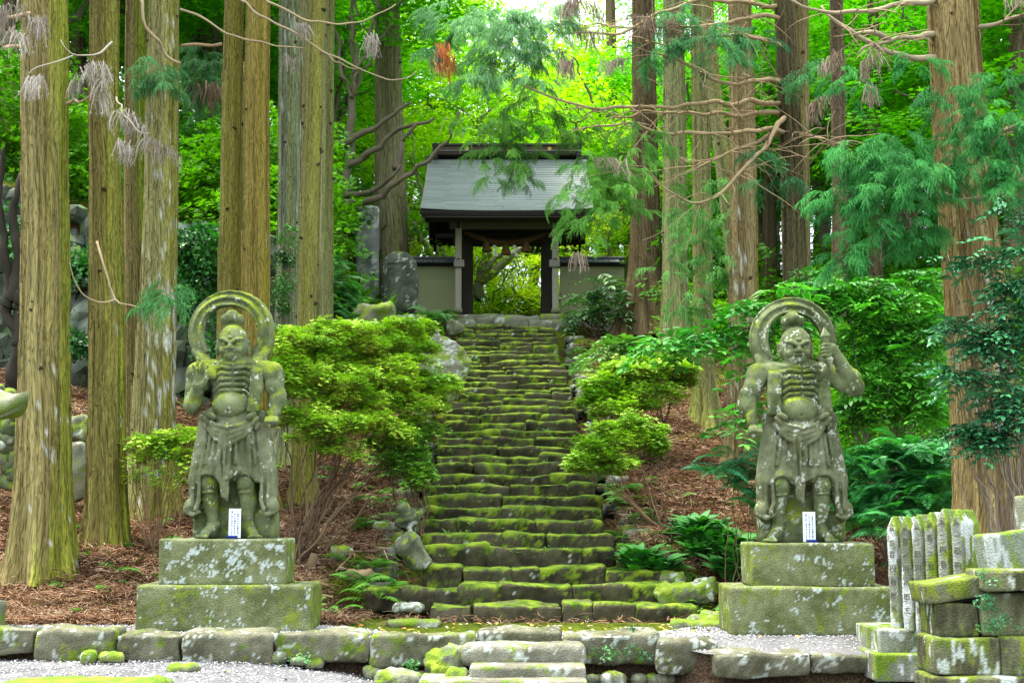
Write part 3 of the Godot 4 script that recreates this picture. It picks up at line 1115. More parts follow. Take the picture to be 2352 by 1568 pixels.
	for i in courses:                                # front slope, course by course
		var t0 := 0.05 + 0.95 * i / courses
		var t1 := 0.05 + 0.95 * (i + 1.35) / courses
		var a := roof_point(t0, 1.0)
		var b := roof_point(minf(t1, 1.012), 1.0)
		var x := -1.95
		while x < 1.95:
			var w: float = minf(g01(r, 0.42, 0.7), 1.95 - x)
			if 1.95 - x - w < 0.25:
				w = 1.95 - x
			var mb := MB.new()
			var k := g01(r, 0.85, 1.1)
			mb.tint = Color(0.20, 0.235, 0.21) * k
			for q in [[x + 0.003, a, 0.010], [x + w - 0.003, a, 0.010], [x + w - 0.003, b, 0.030], [x + 0.003, b, 0.030]]:
				var lift: float = 0.05 * pow(absf(q[0]) / 1.93, 3.0) * (t0 + t1) * 0.5
				mb.p(Vector3(q[0] * (0.965 + 0.035 * t0), 2.2 + q[1].y + q[2] + lift, -1.05 + q[1].x))
			for q in 4:
				mb.p(mb.v[q] + Vector3(0, -0.016, 0))
			mb.quad(0, 1, 2, 3)
			mb.quad(3, 2, 6, 7)
			mb.quad(0, 3, 7, 4)
			mb.quad(1, 5, 6, 2)
			put("shingle", flat(mb), M.roof, g)
			x += w
	var rear := MB.new()
	rear.tint = Color(0.20, 0.235, 0.21)
	for i in 13:
		var q := roof_point(i / 12.0, -1.0)
		rear.p(Vector3(-1.95, 2.222 + q.y, -1.05 + q.x))
		rear.p(Vector3(1.95, 2.222 + q.y, -1.05 + q.x))
	for i in 12:
		rear.quad(i * 2, i * 2 + 1, i * 2 + 3, i * 2 + 2)
	put("rear_slope", smooth(rear), M.roof, g)
	for e in 4:                                       # layered eave edge
		bar("eave_board", g, Vector3(0, 2.165 - e * 0.033, 0.80 - e * 0.025), Vector3(3.88 - e * 0.03, 0.03, 0.06), Color(0.055, 0.05, 0.045) * (1.0 + 0.25 * (e % 2)), M.wood, 0.005)
	bar("soffit", g, Vector3(0, 2.06, 0.55), Vector3(3.6, 0.03, 0.5), brown, M.wood, 0.004)
	# ridge
	bar("ridge_base", g, Vector3(0, 3.96, -1.05), Vector3(3.44, 0.10, 0.46), Color(0.10, 0.085, 0.07), M.wood)
	bar("ridge_board", g, Vector3(0, 4.06, -1.05), Vector3(3.44, 0.13, 0.34), Color(0.16, 0.12, 0.09), M.wood)
	bar("ridge_cap", g, Vector3(0, 4.155, -1.05), Vector3(3.56, 0.06, 0.42), Color(0.09, 0.08, 0.075), M.wood)
	bar("ridge_line", g, Vector3(0, 3.99, -0.80), Vector3(3.42, 0.025, 0.03), Color(0.25, 0.25, 0.23), M.wood, 0.004)
	for s in [-1.0, 1.0]:
		bar("ridge_end", g, Vector3(s * 1.70, 4.05, -1.05), Vector3(0.13, 0.28, 0.5), Color(0.05, 0.05, 0.055), M.wood, 0.02)
		bar("ridge_foot", g, Vector3(s * 1.70, 3.83, -0.76), Vector3(0.12, 0.15, 0.08), Color(0.04, 0.045, 0.05), M.wood, 0.02)
	for i in 3:
		var cr := MB.new()
		cr.tint = Color(0.65, 0.45, 0.10)
		for k in 5:
			var a := TAU * k / 5.0
			leaf(cr, Vector3.ZERO, Vector3(cos(a), sin(a), 0), Vector3(0, 0, 1), 0.06, 0.035, 0.0)
		put("gilt_crest", smooth(cr), M.roof, g, Vector3(-0.95 + i * 0.98, 4.06, -0.865))
	# straw rope with three tassels and two folded papers
	var rope := thing("straw_rope", "twisted straw rope with three tassels hung across the gate opening", "rope", base + Vector3(0, 0, -0.55))
	for k in 3:
		var mb := MB.new()
		mb.tint = Color(0.11, 0.065, 0.03) * (0.9 + 0.1 * k)
		var pts := []
		for i in 60:
			var t := i / 59.0
			var x := lerpf(-0.98, 0.98, t)
			var thick := 0.045 * sin(PI * clampf(t * 0.94 + 0.03, 0.0, 1.0)) + 0.008
			var a := t * 46.0 + TAU * k / 3.0
			pts.append(Vector3(x, 1.98 - 0.26 * sin(PI * t) + cos(a) * thick, sin(a) * thick))
		tube(mb, pts, 0.032, 0.032, 6)
		put("strand", smooth(mb), M.twig, rope)
	for x in [-0.48, -0.02, 0.45]:
		var mb := MB.new()
		mb.tint = Color(0.16, 0.09, 0.04)
		var y0: float = 1.98 - 0.26 * sin(PI * (x + 0.98) / 1.96) - 0.05
		tube(mb, [Vector3(x, y0 + 0.06, 0), Vector3(x, y0, 0), Vector3(x, y0 - 0.05, 0), Vector3(x, y0 - 0.14, 0), Vector3(x, y0 - 0.22, 0)], 0.03, 0.12, 10, 0.15)
		put("tassel", smooth(mb), M.twig, rope)
	for x in [-0.27, 0.20]:
		var mb := MB.new()
		mb.tint = Color(0.8, 0.8, 0.78)
		var y0 := 1.63
		for i in 4:
			box(mb, Vector3(x + (0.022 if i % 2 else -0.022), y0 - i * 0.062, 0.05), Vector3(0.07, 0.07, 0.006))
		put("folded_paper", flat(mb), M.plain, rope)
	# plaster walls beside the gate
	for s in [-1.0, 1.0]:
		var x0 := X(932, 32.5) if s < 0 else X(1288, 32.5)
		var x1 := X(1046, 32.5) if s < 0 else X(1436, 32.5)
		var wl := thing("plaster_wall", "ochre plaster wall with black tiled coping between the gate and the rounded monument" if s < 0 else "ochre plaster wall with black tiled coping between the gate and the great cedar", "wall", Vector3((x0 + x1) * 0.5, base.y - 0.15, -32.6))
		var w := x1 - x0
		bar("plaster", wl, Vector3(0, 0.66, 0), Vector3(w, 1.32, 0.26), Color(0.325, 0.355, 0.185), M.carved, 0.01)
		bar("raised_panel", wl, Vector3(0, 0.55, 0.125), Vector3(w * 0.76, 0.85, 0.03), Color(0.345, 0.375, 0.195), M.carved, 0.012)
		bar("stone_footing", wl, Vector3(0, -0.1, 0), Vector3(w + 0.05, 0.3, 0.34), Color(0.2, 0.2, 0.15), M.stone, 0.03)
		bar("coping_board", wl, Vector3(0, 1.35, 0), Vector3(w + 0.06, 0.06, 0.44), Color(0.05, 0.045, 0.04), M.wood)
		for i in int(w / 0.125):                         # coping tiles, sloping to the front
			var mb := MB.new()
			var k := g01(r, 0.8, 1.2)
			mb.tint = Color(0.05, 0.06, 0.06) * k
			box(mb, Vector3.ZERO, Vector3(0.12, 0.035, 0.33), 0.008)
			for q in 2:
				var o := put("coping_tile", flat(mb), M.roof, wl, Vector3(-w * 0.5 + 0.06 + i * 0.125, 1.43, 0.16 if q == 0 else -0.16))
				o.rotation.x = 0.35 if q == 0 else -0.35
		bar("coping_ridge", wl, Vector3(0, 1.52, 0), Vector3(w + 0.04, 0.08, 0.12), Color(0.045, 0.05, 0.055), M.roof, 0.02)

# ---------------------------------------------------------------- the rubble terrace wall behind the cedars
func build_rubble_wall() -> void:
	var w := thing("rubble_wall", "tall dry wall of broken grey rubble behind the slim cedars", "stone wall")
	var r := rng(91)
	var k := 0
	for row in 9:
		var x := -3.9 - g01(r, 0.0, 0.3)
		while x > -9.5:
			var s := g01(r, 0.22, 0.5)
			var d := 23.5 + (x + 3.4) * 0.12
			var y := hill(x, d - 0.4) - 0.1 + row * 0.36 + g01(r, -0.08, 0.08)
			var big := 1.0
			if row == 3 and absf(x - X(180, 23.0)) < 0.3:
				big = 1.6
			rock("stone", "", Vector3(x - s * 0.5, y + 0.15, -d - row * 0.07 + g01(r, -0.06, 0.06)), Vector3(s * big, g01(r, 0.3, 0.46) * big, 0.5), g01(r, -0.4, 0.4), 1500 + k, {"moss": -0.5 + g01(r, 0.0, 0.35), "up": 0.3, "lichen": 0.75, "facet": true, "cell": 0.14, "rough": 0.34, "round": 0.10, "freq": 0.7, "tz": g01(r, -0.35, 0.35), "a": Color(0.035, 0.05, 0.03), "b": Color(0.14, 0.17, 0.125) * big * big, "m1": Color(0.05, 0.12, 0.02), "m2": Color(0.12, 0.22, 0.03)}, w)
			x -= s * 0.93
			k += 1
	# mossy boulders low at the edge of the frame
	var w2 := thing("mossy_wall", "heap of round mossy boulders behind the thickest trunk on the slope", "stone wall")
	for i in 20:
		var q := P(g01(r, -60, 60), g01(r, 900, 1130), 17.8)
		rock("boulder", "", q, Vector3(g01(r, 0.25, 0.5), g01(r, 0.2, 0.35), 0.4), r.randf() * 3.0, 1800 + i, {"moss": -0.05, "up": 0.4, "cell": 0.06, "round": 0.6, "a": Color(0.05, 0.07, 0.03), "b": Color(0.16, 0.19, 0.10), "tz": g01(r, -0.4, 0.4)}, w2)
	rock("leaning_stone", "tall grey slab of stone leaning behind two cedar trunks", P(182, 1085, 17.6), Vector3(0.36, 0.75, 0.3), 0.3, 1850, {"moss": -0.4, "up": 0.3, "tz": 0.25, "cell": 0.05, "round": 0.3})
	rock("leaning_stone", "mossy block of stone beside the leaning grey slab", P(200, 985, 18.6), Vector3(0.45, 0.4, 0.4), 0.6, 1851, {"moss": -0.1, "up": 0.3, "cell": 0.05})

# ---------------------------------------------------------------- pedestals and notices
func glyphs() -> Dictionary:                      # pen strokes on a 9 x 9 field
	return {
		"go": [[2, 2, 6, 2], [1, 5, 1, 7, 7, 7], [7, 0, 8, 1], [8, 0, 9, 1]], "san": [[4, 0, 2, 2, 7, 2], [1, 3, 8, 3], [4, 3, 1, 6], [5, 3, 8, 6], [5, 5, 3, 6], [6, 6, 3, 8], [7, 7, 2, 9]],
		"hai": [[0, 2, 3, 2], [2, 0, 2, 8, 1, 8], [0, 6, 3, 5], [4, 1, 9, 1], [4, 3, 9, 3], [4, 5, 9, 5], [6, 1, 6, 9]], "no": [[5, 2, 3, 7, 1, 6, 1, 4, 4, 2, 7, 2, 8, 5, 6, 8]],
		"kata": [[4, 0, 5, 1], [0, 2, 9, 2], [4, 2, 3, 6, 1, 9], [4, 4, 7, 4, 7, 8, 5, 8]], "de": [[1, 2, 8, 1], [7, 1, 4, 4, 4, 7, 7, 8], [7, 3, 8, 4], [8, 2, 9, 3]],
		"ashi": [[2, 0, 7, 0, 7, 3, 2, 3, 2, 0], [4, 3, 4, 8], [4, 5, 7, 5], [2, 4, 1, 8], [1, 7, 9, 9]], "koshi": [[1, 1, 1, 6, 0, 9], [1, 1, 3, 1, 3, 9], [1, 4, 3, 4], [4, 1, 9, 1, 9, 4, 4, 4, 4, 1], [6, 1, 6, 4], [4, 6, 9, 6], [6, 5, 5, 8, 9, 9], [8, 6, 4, 9]],
		"waru": [[1, 0, 8, 0], [2, 2, 7, 2, 7, 4, 2, 4, 2, 2], [4, 0, 4, 4], [1, 5, 9, 5], [1, 7, 0, 9], [3, 7, 4, 9, 7, 9, 7, 8], [8, 7, 9, 9]], "i": [[1, 2, 2, 7, 3, 6], [7, 2, 8, 6]], "ko": [[2, 2, 7, 2], [1, 6, 2, 8, 8, 8]],
		"jin": [[2, 0, 0, 4], [1, 3, 1, 9], [4, 3, 8, 3], [3, 8, 9, 8]], "ou": [[1, 1, 8, 1], [2, 4, 7, 4], [0, 8, 9, 8], [4, 1, 4, 8]], "sama": [[0, 2, 3, 2], [2, 0, 2, 9], [2, 3, 0, 6], [4, 1, 9, 1], [4, 3, 9, 3], [4, 5, 9, 5], [6, 0, 6, 9], [5, 7, 4, 9], [7, 6, 9, 9]],
		"wo": [[2, 2, 7, 2], [4, 0, 2, 5, 5, 4, 5, 7], [8, 4, 3, 7, 4, 9, 8, 9]], "sa": [[1, 3, 8, 2], [4, 0, 6, 5], [2, 6, 3, 9, 7, 9]], "su": [[0, 2, 9, 2], [5, 0, 5, 6, 3, 6, 3, 4, 5, 5, 4, 9]], "ri": [[2, 1, 2, 5], [7, 0, 7, 6, 5, 9]],
		"ita": [[4, 0, 5, 1], [1, 1, 9, 1], [2, 1, 2, 5, 0, 9], [4, 3, 8, 3, 6, 4], [4, 5, 4, 9], [4, 5, 8, 5, 8, 9], [4, 7, 8, 7], [6, 4, 6, 9]], "ni": [[1, 1, 1, 8], [4, 2, 8, 2], [4, 6, 5, 8, 8, 8]], "a": [[1, 2, 8, 2], [4, 0, 4, 8], [7, 4, 3, 8, 1, 6, 5, 4, 8, 6, 6, 9]],
		"ya": [[1, 4, 6, 2, 8, 4, 6, 5], [4, 0, 5, 2], [2, 2, 5, 9]], "ka": [[1, 3, 6, 2, 5, 8, 4, 8], [3, 0, 1, 8], [7, 1, 9, 4]], "tsu": [[2, 5, 6, 4, 7, 6, 4, 8]], "te": [[1, 2, 8, 1], [7, 1, 4, 4, 4, 7, 7, 8]], "shita": [[0, 1, 9, 1], [4, 1, 4, 9], [5, 3, 7, 5]],
		"kin": [[4, 0, 0, 4], [4, 0, 9, 4], [2, 4, 7, 4], [1, 6, 8, 6], [4, 4, 4, 9], [2, 7, 3, 8], [7, 7, 6, 8], [0, 9, 9, 9]], "ichi": [[1, 5, 8, 4]], "hyaku": [[1, 1, 8, 1], [4, 1, 3, 3], [2, 3, 7, 3, 7, 9, 2, 9, 2, 3], [2, 6, 7, 6]], "en": [[1, 9, 1, 1, 8, 1, 8, 9], [4, 1, 4, 5], [1, 5, 8, 5]],
		"nari": [[1, 4, 7, 2, 7, 6], [4, 0, 4, 6], [2, 1, 2, 8, 8, 8, 8, 6]], "ta": [[1, 1, 8, 1, 8, 8, 1, 8, 1, 1], [4, 1, 4, 8], [1, 4, 8, 4]], "kawa": [[2, 1, 2, 6, 1, 9], [4, 1, 4, 8], [7, 0, 7, 9]], "shi": [[1, 3, 8, 3], [4, 0, 4, 7], [2, 7, 7, 7]],
	}

func pen(im: Image, name: String, x: float, y: float, s: float, ink: Color, thick := 1) -> void:
	for st in glyphs()[name]:
		for i in range(0, st.size() - 2, 2):
			var a := Vector2(st[i], st[i + 1])
			var b := Vector2(st[i + 2], st[i + 3])
			var n := int(a.distance_to(b) * s * 1.5) + 1
			for k in n + 1:
				var q := a.lerp(b, float(k) / n) * s + Vector2(x, y)
				im.fill_rect(Rect2i(int(q.x), int(q.y), thick, thick), ink)

func build_pedestals() -> void:
	var text := [["go", "san", "hai", "no", "kata", "de", "ashi", "koshi", "no", "waru", "i"], ["ko", "no", "jin", "ou", "sama", "no", "ashi", "wo", "sa", "su", "ri"], ["ita", "i", "ashi", "ni", "a", "ya", "ka", "tsu", "te", "shita", "sa"]]
	var im := Image.create(192, 400, false, Image.FORMAT_RGB8)
	im.fill(Color(0.80, 0.84, 0.90))
	for c in 3:
		for i in text[c].size():
			pen(im, text[c][i], 132 - c * 48, 28 + i * 32, 2.9, Color(0.05, 0.06, 0.08), 4)
	var sm := std(0.6, 0.4, false)
	sm.albedo_texture = ImageTexture.create_from_image(im)
	for s in [0, 1]:
		var L: bool = s == 0
		var lo := span(310, 710, 1337, 1447, 13.1) if L else span(1680, 2060, 1343, 1457, 12.7)
		var hi := span(370, 657, 1230, 1335, 13.28) if L else span(1722, 2006, 1241, 1341, 12.88)
		var dp := 0.86
		var t := thing("statue_pedestal", "two-tier mossy stone pedestal under the guardian with the raised open palm" if L else "two-tier mossy stone pedestal under the guardian holding the club", "pedestal", Vector3(lo[0].x, 0, lo[0].z - dp * 0.5), 0.03 if L else -0.02)
		var ht: float = lo[1].y
		var look := {"moss": -0.16, "up": 0.2, "lichen": 0.62, "mn": 0.8, "ls": 1.8, "rough": 0.016, "round": 0.07, "freq": 0.5, "cell": 0.015, "a": Color(0.115, 0.135, 0.05), "b": Color(0.24, 0.265, 0.13), "m1": Color(0.13, 0.18, 0.03), "m2": Color(0.24, 0.31, 0.04), "l": Color(0.58, 0.66, 0.62), "side": Vector3(0.75 if L else -0.45, 0, 0)}
		rock("lower_block", "", Vector3(0, ht * 0.5, 0), Vector3(lo[1].x, ht, dp), 0.0, 60 + s, look, t)
		var look2 := look.duplicate()
		look2.merge({"moss": -0.42 if L else -0.25, "lichen": 0.44 if L else 0.58, "round": 0.05}, true)
		var h2: float = hi[1].y
		rock("upper_block", "", Vector3(hi[0].x - lo[0].x, ht + h2 * 0.5 - 0.004, 0.02), Vector3(hi[1].x, h2, 0.66), 0.0, 64 + s, look2, t)
		# the small notice between the statue's feet
		var bp := P(538 if L else 1860, 1223, 13.36) if L else P(1860, 1237, 12.96)
		bp.y = ht + h2 + 0.0
		var nb := thing("notice_board", "small white printed notice between the feet of the guardian with the raised palm" if L else "small white printed notice between the feet of the guardian holding the club", "notice", bp, 0.05 if L else -0.1)
		var bw := 0.112
		var bh := 0.27
		bar("board", nb, Vector3(0, bh * 0.5 + 0.003, -0.004), Vector3(bw, bh, 0.006), Color(0.8, 0.82, 0.85), M.plain, 0.001)
		var q := QuadMesh.new()
		q.size = Vector2(bw * 0.99, bh * 0.99)
		put("printed_sheet", q, sm, nb, Vector3(0, bh * 0.5 + 0.003, 0.0005))
		bar("blue_holder", nb, Vector3(-0.02 if L else 0.02, 0.012, 0.012), Vector3(0.1, 0.024, 0.02), Color(0.01, 0.02, 0.16), M.plain, 0.003)
		S["foot%d" % s] = Vector3(hi[0].x, ht + h2 - 0.006, lo[0].z - dp * 0.5 + 0.0)

# ---------------------------------------------------------------- the carved stone fence and the block wall
func build_fence() -> void:
	var look := {"moss": -0.2, "up": 0.8, "lichen": 0.20, "streak": 0.35, "rough": 0.006, "round": 0.05, "freq": 0.5, "cell": 0.014, "a": Color(0.17, 0.18, 0.12), "b": Color(0.34, 0.36, 0.29), "l": Color(0.66, 0.70, 0.66)}
	var names := [["kin", "ichi", "hyaku", "en", "nari", "ta", "kawa", "shi"], ["kin", "hyaku", "ichi", "en", "kawa", "ta", "ou", "nari"], ["kin", "ichi", "ta", "en", "nari", "jin", "kawa"], ["kin", "hyaku", "ichi", "nari", "ta"], ["kin", "ichi", "en", "hyaku", "nari"], ["kin", "ichi", "ta", "en", "shi"]]
	var us := [2044.5, 2074.5, 2102, 2131, 2160, 2193]
	var ds := [11.95, 11.75, 11.55, 11.35, 11.15, 10.95]
	var tops := [1186, 1186, 1182, 1176, 1169, 1170]
	for i in 6:
		var d: float = ds[i]
		var top := P(us[i], tops[i], d)
		var bot := P(us[i] + 4, 1447, 11.9)
		var h := top.y - bot.y
		var place: String = ["first from the guardian's pedestal", "second from the guardian's pedestal", "third from the guardian's pedestal", "fourth from the guardian's pedestal", "fifth from the guardian's pedestal", "last of the row"][i]
		var po := thing("fence_post", "thin carved stone fence post with a pointed mossy top, " + place, "stone post", Vector3(top.x + 0.012, bot.y, top.z), -0.70, "carved stone fence posts")
		var w := 0.088
		var dp := 0.36
		var off := Vector3(i * 7.1, 0, 3)
		var mb := stone_mb(Vector3(w, h, dp), 0.012, 0.016, 0.004, off, 6.0)
		for k in mb.v.size():                          # pointed ridge along the depth, front edge bevelled
			var q := mb.v[k]
			var e := (q.y - (h * 0.5 - 0.11)) / 0.11
			if e > 0.0:
				q.x *= 1.0 - 0.86 * e
				q.z -= 0.03 * e * signf(q.z)
			mb.v[k] = q
		var o := look.duplicate()
		o["side"] = Vector3(0.55, 0, 0)
		var body := put("post_body", moss_stone(mb, off, o), M.stone, po, Vector3(0, h * 0.5, -dp * 0.5))
		body.rotation.z = 0.012
		var chars := MB.new()                          # cut letters, drawn as thin dark bars on the face
		chars.tint = Color(0.10, 0.10, 0.075)
		var y := h - 0.06
		for nme in names[i]:
			var s := 0.0058
			for st in glyphs()[nme]:
				for k in range(0, st.size() - 2, 2):
					var a := Vector3((st[k] - 4.5) * s, y - st[k + 1] * s, 0.0)
					var b := Vector3((st[k + 2] - 4.5) * s, y - st[k + 3] * s, 0.0)
					var dir := b - a
					box(chars, (a + b) * 0.5, Vector3(dir.length() + 0.002, 0.0042, 0.004), 0.0, Basis(Vector3(0, 0, 1), atan2(dir.y, dir.x)))
			y -= 0.112
			if y < 0.1:
				break
		put("carved_letters", flat(chars), M.plain, po, Vector3(0, 0, 0.0045))
	var base := thing("fence_plinth", "two courses of pale mossy blocks under the carved stone fence", "stone base")
	for s in [[2020, 2215, 1446, 1500, 11.75, 0.8], [2012, 2215, 1502, 1566, 11.6, 0.9]]:
		var f := span(s[0], s[1], s[2], s[3], s[4])
		var o2 := look.duplicate()
		o2.merge({"moss": -0.05, "up": 0.3, "streak": 0.5}, true)
		rock("base_block", "", f[0] + Vector3(0, 0, -s[5] * 0.5), Vector3(f[1].x, f[1].y, s[5]), 0.0, int(s[2]), o2, base)
	var wall := thing("block_wall", "old stone block wall with a slanting mossy coping and ivy beside the carved fence", "stone wall")
	var wl := {"moss": -0.12, "up": 0.5, "lichen": 0.48, "streak": 0.3, "rough": 0.03, "round": 0.06, "freq": 0.5, "cell": 0.02, "a": Color(0.06, 0.06, 0.03), "b": Color(0.20, 0.21, 0.11), "m1": Color(0.10, 0.15, 0.02), "m2": Color(0.22, 0.28, 0.03)}
	var cop := rock("coping_stone", "", P(2212, 1352, 9.75) + Vector3(0, 0, -0.2), Vector3(0.49, 0.135, 0.45), 0.0, 71, wl, wall)
	cop.rotation.z = 0.15
	for s in [[2262, 2420, 1310, 1357, 9.6], [2150, 2252, 1385, 1463, 9.75], [2254, 2420, 1362, 1461, 9.72], [2146, 2300, 1465, 1552, 9.65], [2302, 2420, 1463, 1552, 9.63], [2140, 2420, 1554, 1640, 9.55]]:
		var f := span(s[0], s[1], s[2], s[3], s[4])
		var o3 := wl.duplicate()
		o3["moss"] = -0.05 + 0.12 * sin(s[0])
		rock("wall_block", "", f[0] + Vector3(0, 0, -0.2), Vector3(f[1].x, f[1].y, 0.42), 0.0, int(s[2] + s[0]), o3, wall)
	rock("wall_core", "", P(2230, 1400, 9.95) + Vector3(0.02, 0, -0.12), Vector3(0.38, 0.30, 0.36), 0.0, 77, wl, wall)
	var f3 := span(2250, 2460, 1222, 1312, 10.7)
	var up := thing("stone_tablet", "pale green streaked stone slab standing on the block wall", "stone slab", f3[0])
	rock("slab", "", Vector3(0, -0.03, 0), Vector3(f3[1].x, f3[1].y + 0.1, 0.22), 0.12, 95, {"moss": -0.1, "lichen": 0.3, "streak": 0.25, "rough": 0.02, "round": 0.06, "cell": 0.02, "a": Color(0.20, 0.24, 0.16), "b": Color(0.33, 0.38, 0.28), "tz": 0.12}, up)
	var f4 := span(2339, 2420, 1138, 1250, 10.9)
	rock("post", "", f4[0] - f3[0], Vector3(f4[1].x, f4[1].y, 0.2), 0.0, 96, {"moss": -0.2, "lichen": 0.3, "round": 0.08, "rough": 0.02, "cell": 0.03}, up)

# ---------------------------------------------------------------- the guardians: distance fields meshed as surface nets
class Prim:
	var t := 0
	var a := Vector3.ZERO
	var b := Vector3.ZERO
	var ba := Vector3.ZERO
	var bb := 1.0
	var ra := 0.0
	var rb := 0.0
	var k := 0.02
	var cut := false
	var inv := Basis()
	var ex := 0.0
	func d(p: Vector3) -> float:
		if t == 0:
			var pa := p - a
			var h := clampf(pa.dot(ba) / bb, 0.0, 1.0)
			return (pa - ba * h).length() - ra - (rb - ra) * h
		if t == 1:
			var q := inv * (p - a)
			var k0 := (q / b).length()
			var k1 := (q / (b * b)).length()
			return k0 * (k0 - 1.0) / maxf(k1, 0.0001) if k0 > 0.001 else -minf(b.x, minf(b.y, b.z))
		if t == 2:                                   # ring scarf: a = centre, ra radius, rb half width, b = (half thickness, groove, pitch), ex = open angle at the bottom
			var e := Vector2(p.x - a.x, p.y - a.y)
			var l := e.length()
			var an := atan2(e.x, -e.y)
			var w := rb * (1.0 + 0.10 * sin(an * 3.0 + 0.6) * cos(an * 0.5))
			var qx := l - ra - 0.012 * sin(an * 2.0 + 1.0) * cos(an * 0.5)
			var th := b.x * (1.0 - 0.25 * (qx / w) * (qx / w)) + b.y * cos(qx * b.z + 2.2 * sin(an))
			var dx := absf(qx) - w
			var dy := absf(p.z - a.z + 0.03 * (qx / w)) - th
			var dd := Vector2(maxf(dx, 0.0), maxf(dy, 0.0)).length() + minf(maxf(dx, dy), 0.0) - 0.012
			var op := ex - absf(an)
			return maxf(dd, op * l * 0.8) if op > -0.3 else dd
		if t == 3:                                   # skirt: a = (axis x, bottom y, axis z), b = (bottom rx, bottom rz, fold depth), ra/rb = top rx/rz, ex = top y
			var f := clampf((p.y - a.y) / (ex - a.y), 0.0, 1.0)
			var g := f * (1.6 - 0.6 * f)
			var rx := lerpf(b.x, ra, g)
			var rz := lerpf(b.y, rb, g)
			var x := (p.x - a.x) / rx
			var z := (p.z - a.z) / rz
			var an := atan2(x, z)
			var fold := b.z * (0.35 + 0.65 * (1.0 - f)) * (0.8 - 1.6 * absf(sin(an * 9.0 + 0.7 * sin(p.y * 4.0) + sin(an * 2.0))) + 0.4 * sin(an * 28.0 + p.y * 5.0))
			var dd := (sqrt(x * x + z * z) - 1.0) * minf(rx, rz) * 0.9 - fold
			return maxf(maxf(dd, a.y + 0.03 * sin(an * 5.0) - p.y), p.y - ex)
		var q2 := (inv * (p - a)).abs() - b + Vector3(ra, ra, ra)          # 4: rounded box
		return q2.max(Vector3.ZERO).length() + minf(maxf(q2.x, maxf(q2.y, q2.z)), 0.0) - ra

var prims: Array[Prim] = []

func cap(ax: float, ay: float, az: float, bx: float, by: float, bz: float, ra: float, rb: float, k := 0.025, cut := false) -> void:
	var p := Prim.new()
	p.a = Vector3(ax, ay, az)
	p.b = Vector3(bx, by, bz)
	p.ba = p.b - p.a
	p.bb = maxf(p.ba.length_squared(), 0.000001)
	p.ra = ra
	p.rb = rb
	p.k = k
	p.cut = cut
	prims.append(p)

func ell(cx: float, cy: float, cz: float, rx: float, ry: float, rz: float, k := 0.025, cut := false, rot := 0.0) -> void:
	var p := Prim.new()
	p.t = 1
	p.a = Vector3(cx, cy, cz)
	p.b = Vector3(rx, ry, rz)
	p.inv = Basis(Vector3(0, 0, 1), rot).inverse()
	p.k = k
	p.cut = cut
	prims.append(p)

func chain(pts: Array, r0: float, r1: float, k := 0.02) -> void:
	for i in pts.size() - 1:
		var a: Vector3 = pts[i]
		var b: Vector3 = pts[i + 1]
		var n := float(pts.size() - 1)
		cap(a.x, a.y, a.z, b.x, b.y, b.z, lerpf(r0, r1, i / n), lerpf(r0, r1, (i + 1) / n), k)

func field(list: Array[Prim], p: Vector3) -> float:
	var d := 1.0
	for q in list:
		var e := q.d(p)
		var k := q.k
		if q.cut:
			e = -e
			var h := maxf(k - absf(d - e), 0.0) / k
			d = maxf(d, e) + h * h * k * 0.25
		else:
			var h := maxf(k - absf(d - e), 0.0) / k
			d = minf(d, e) - h * h * k * 0.25
	return d

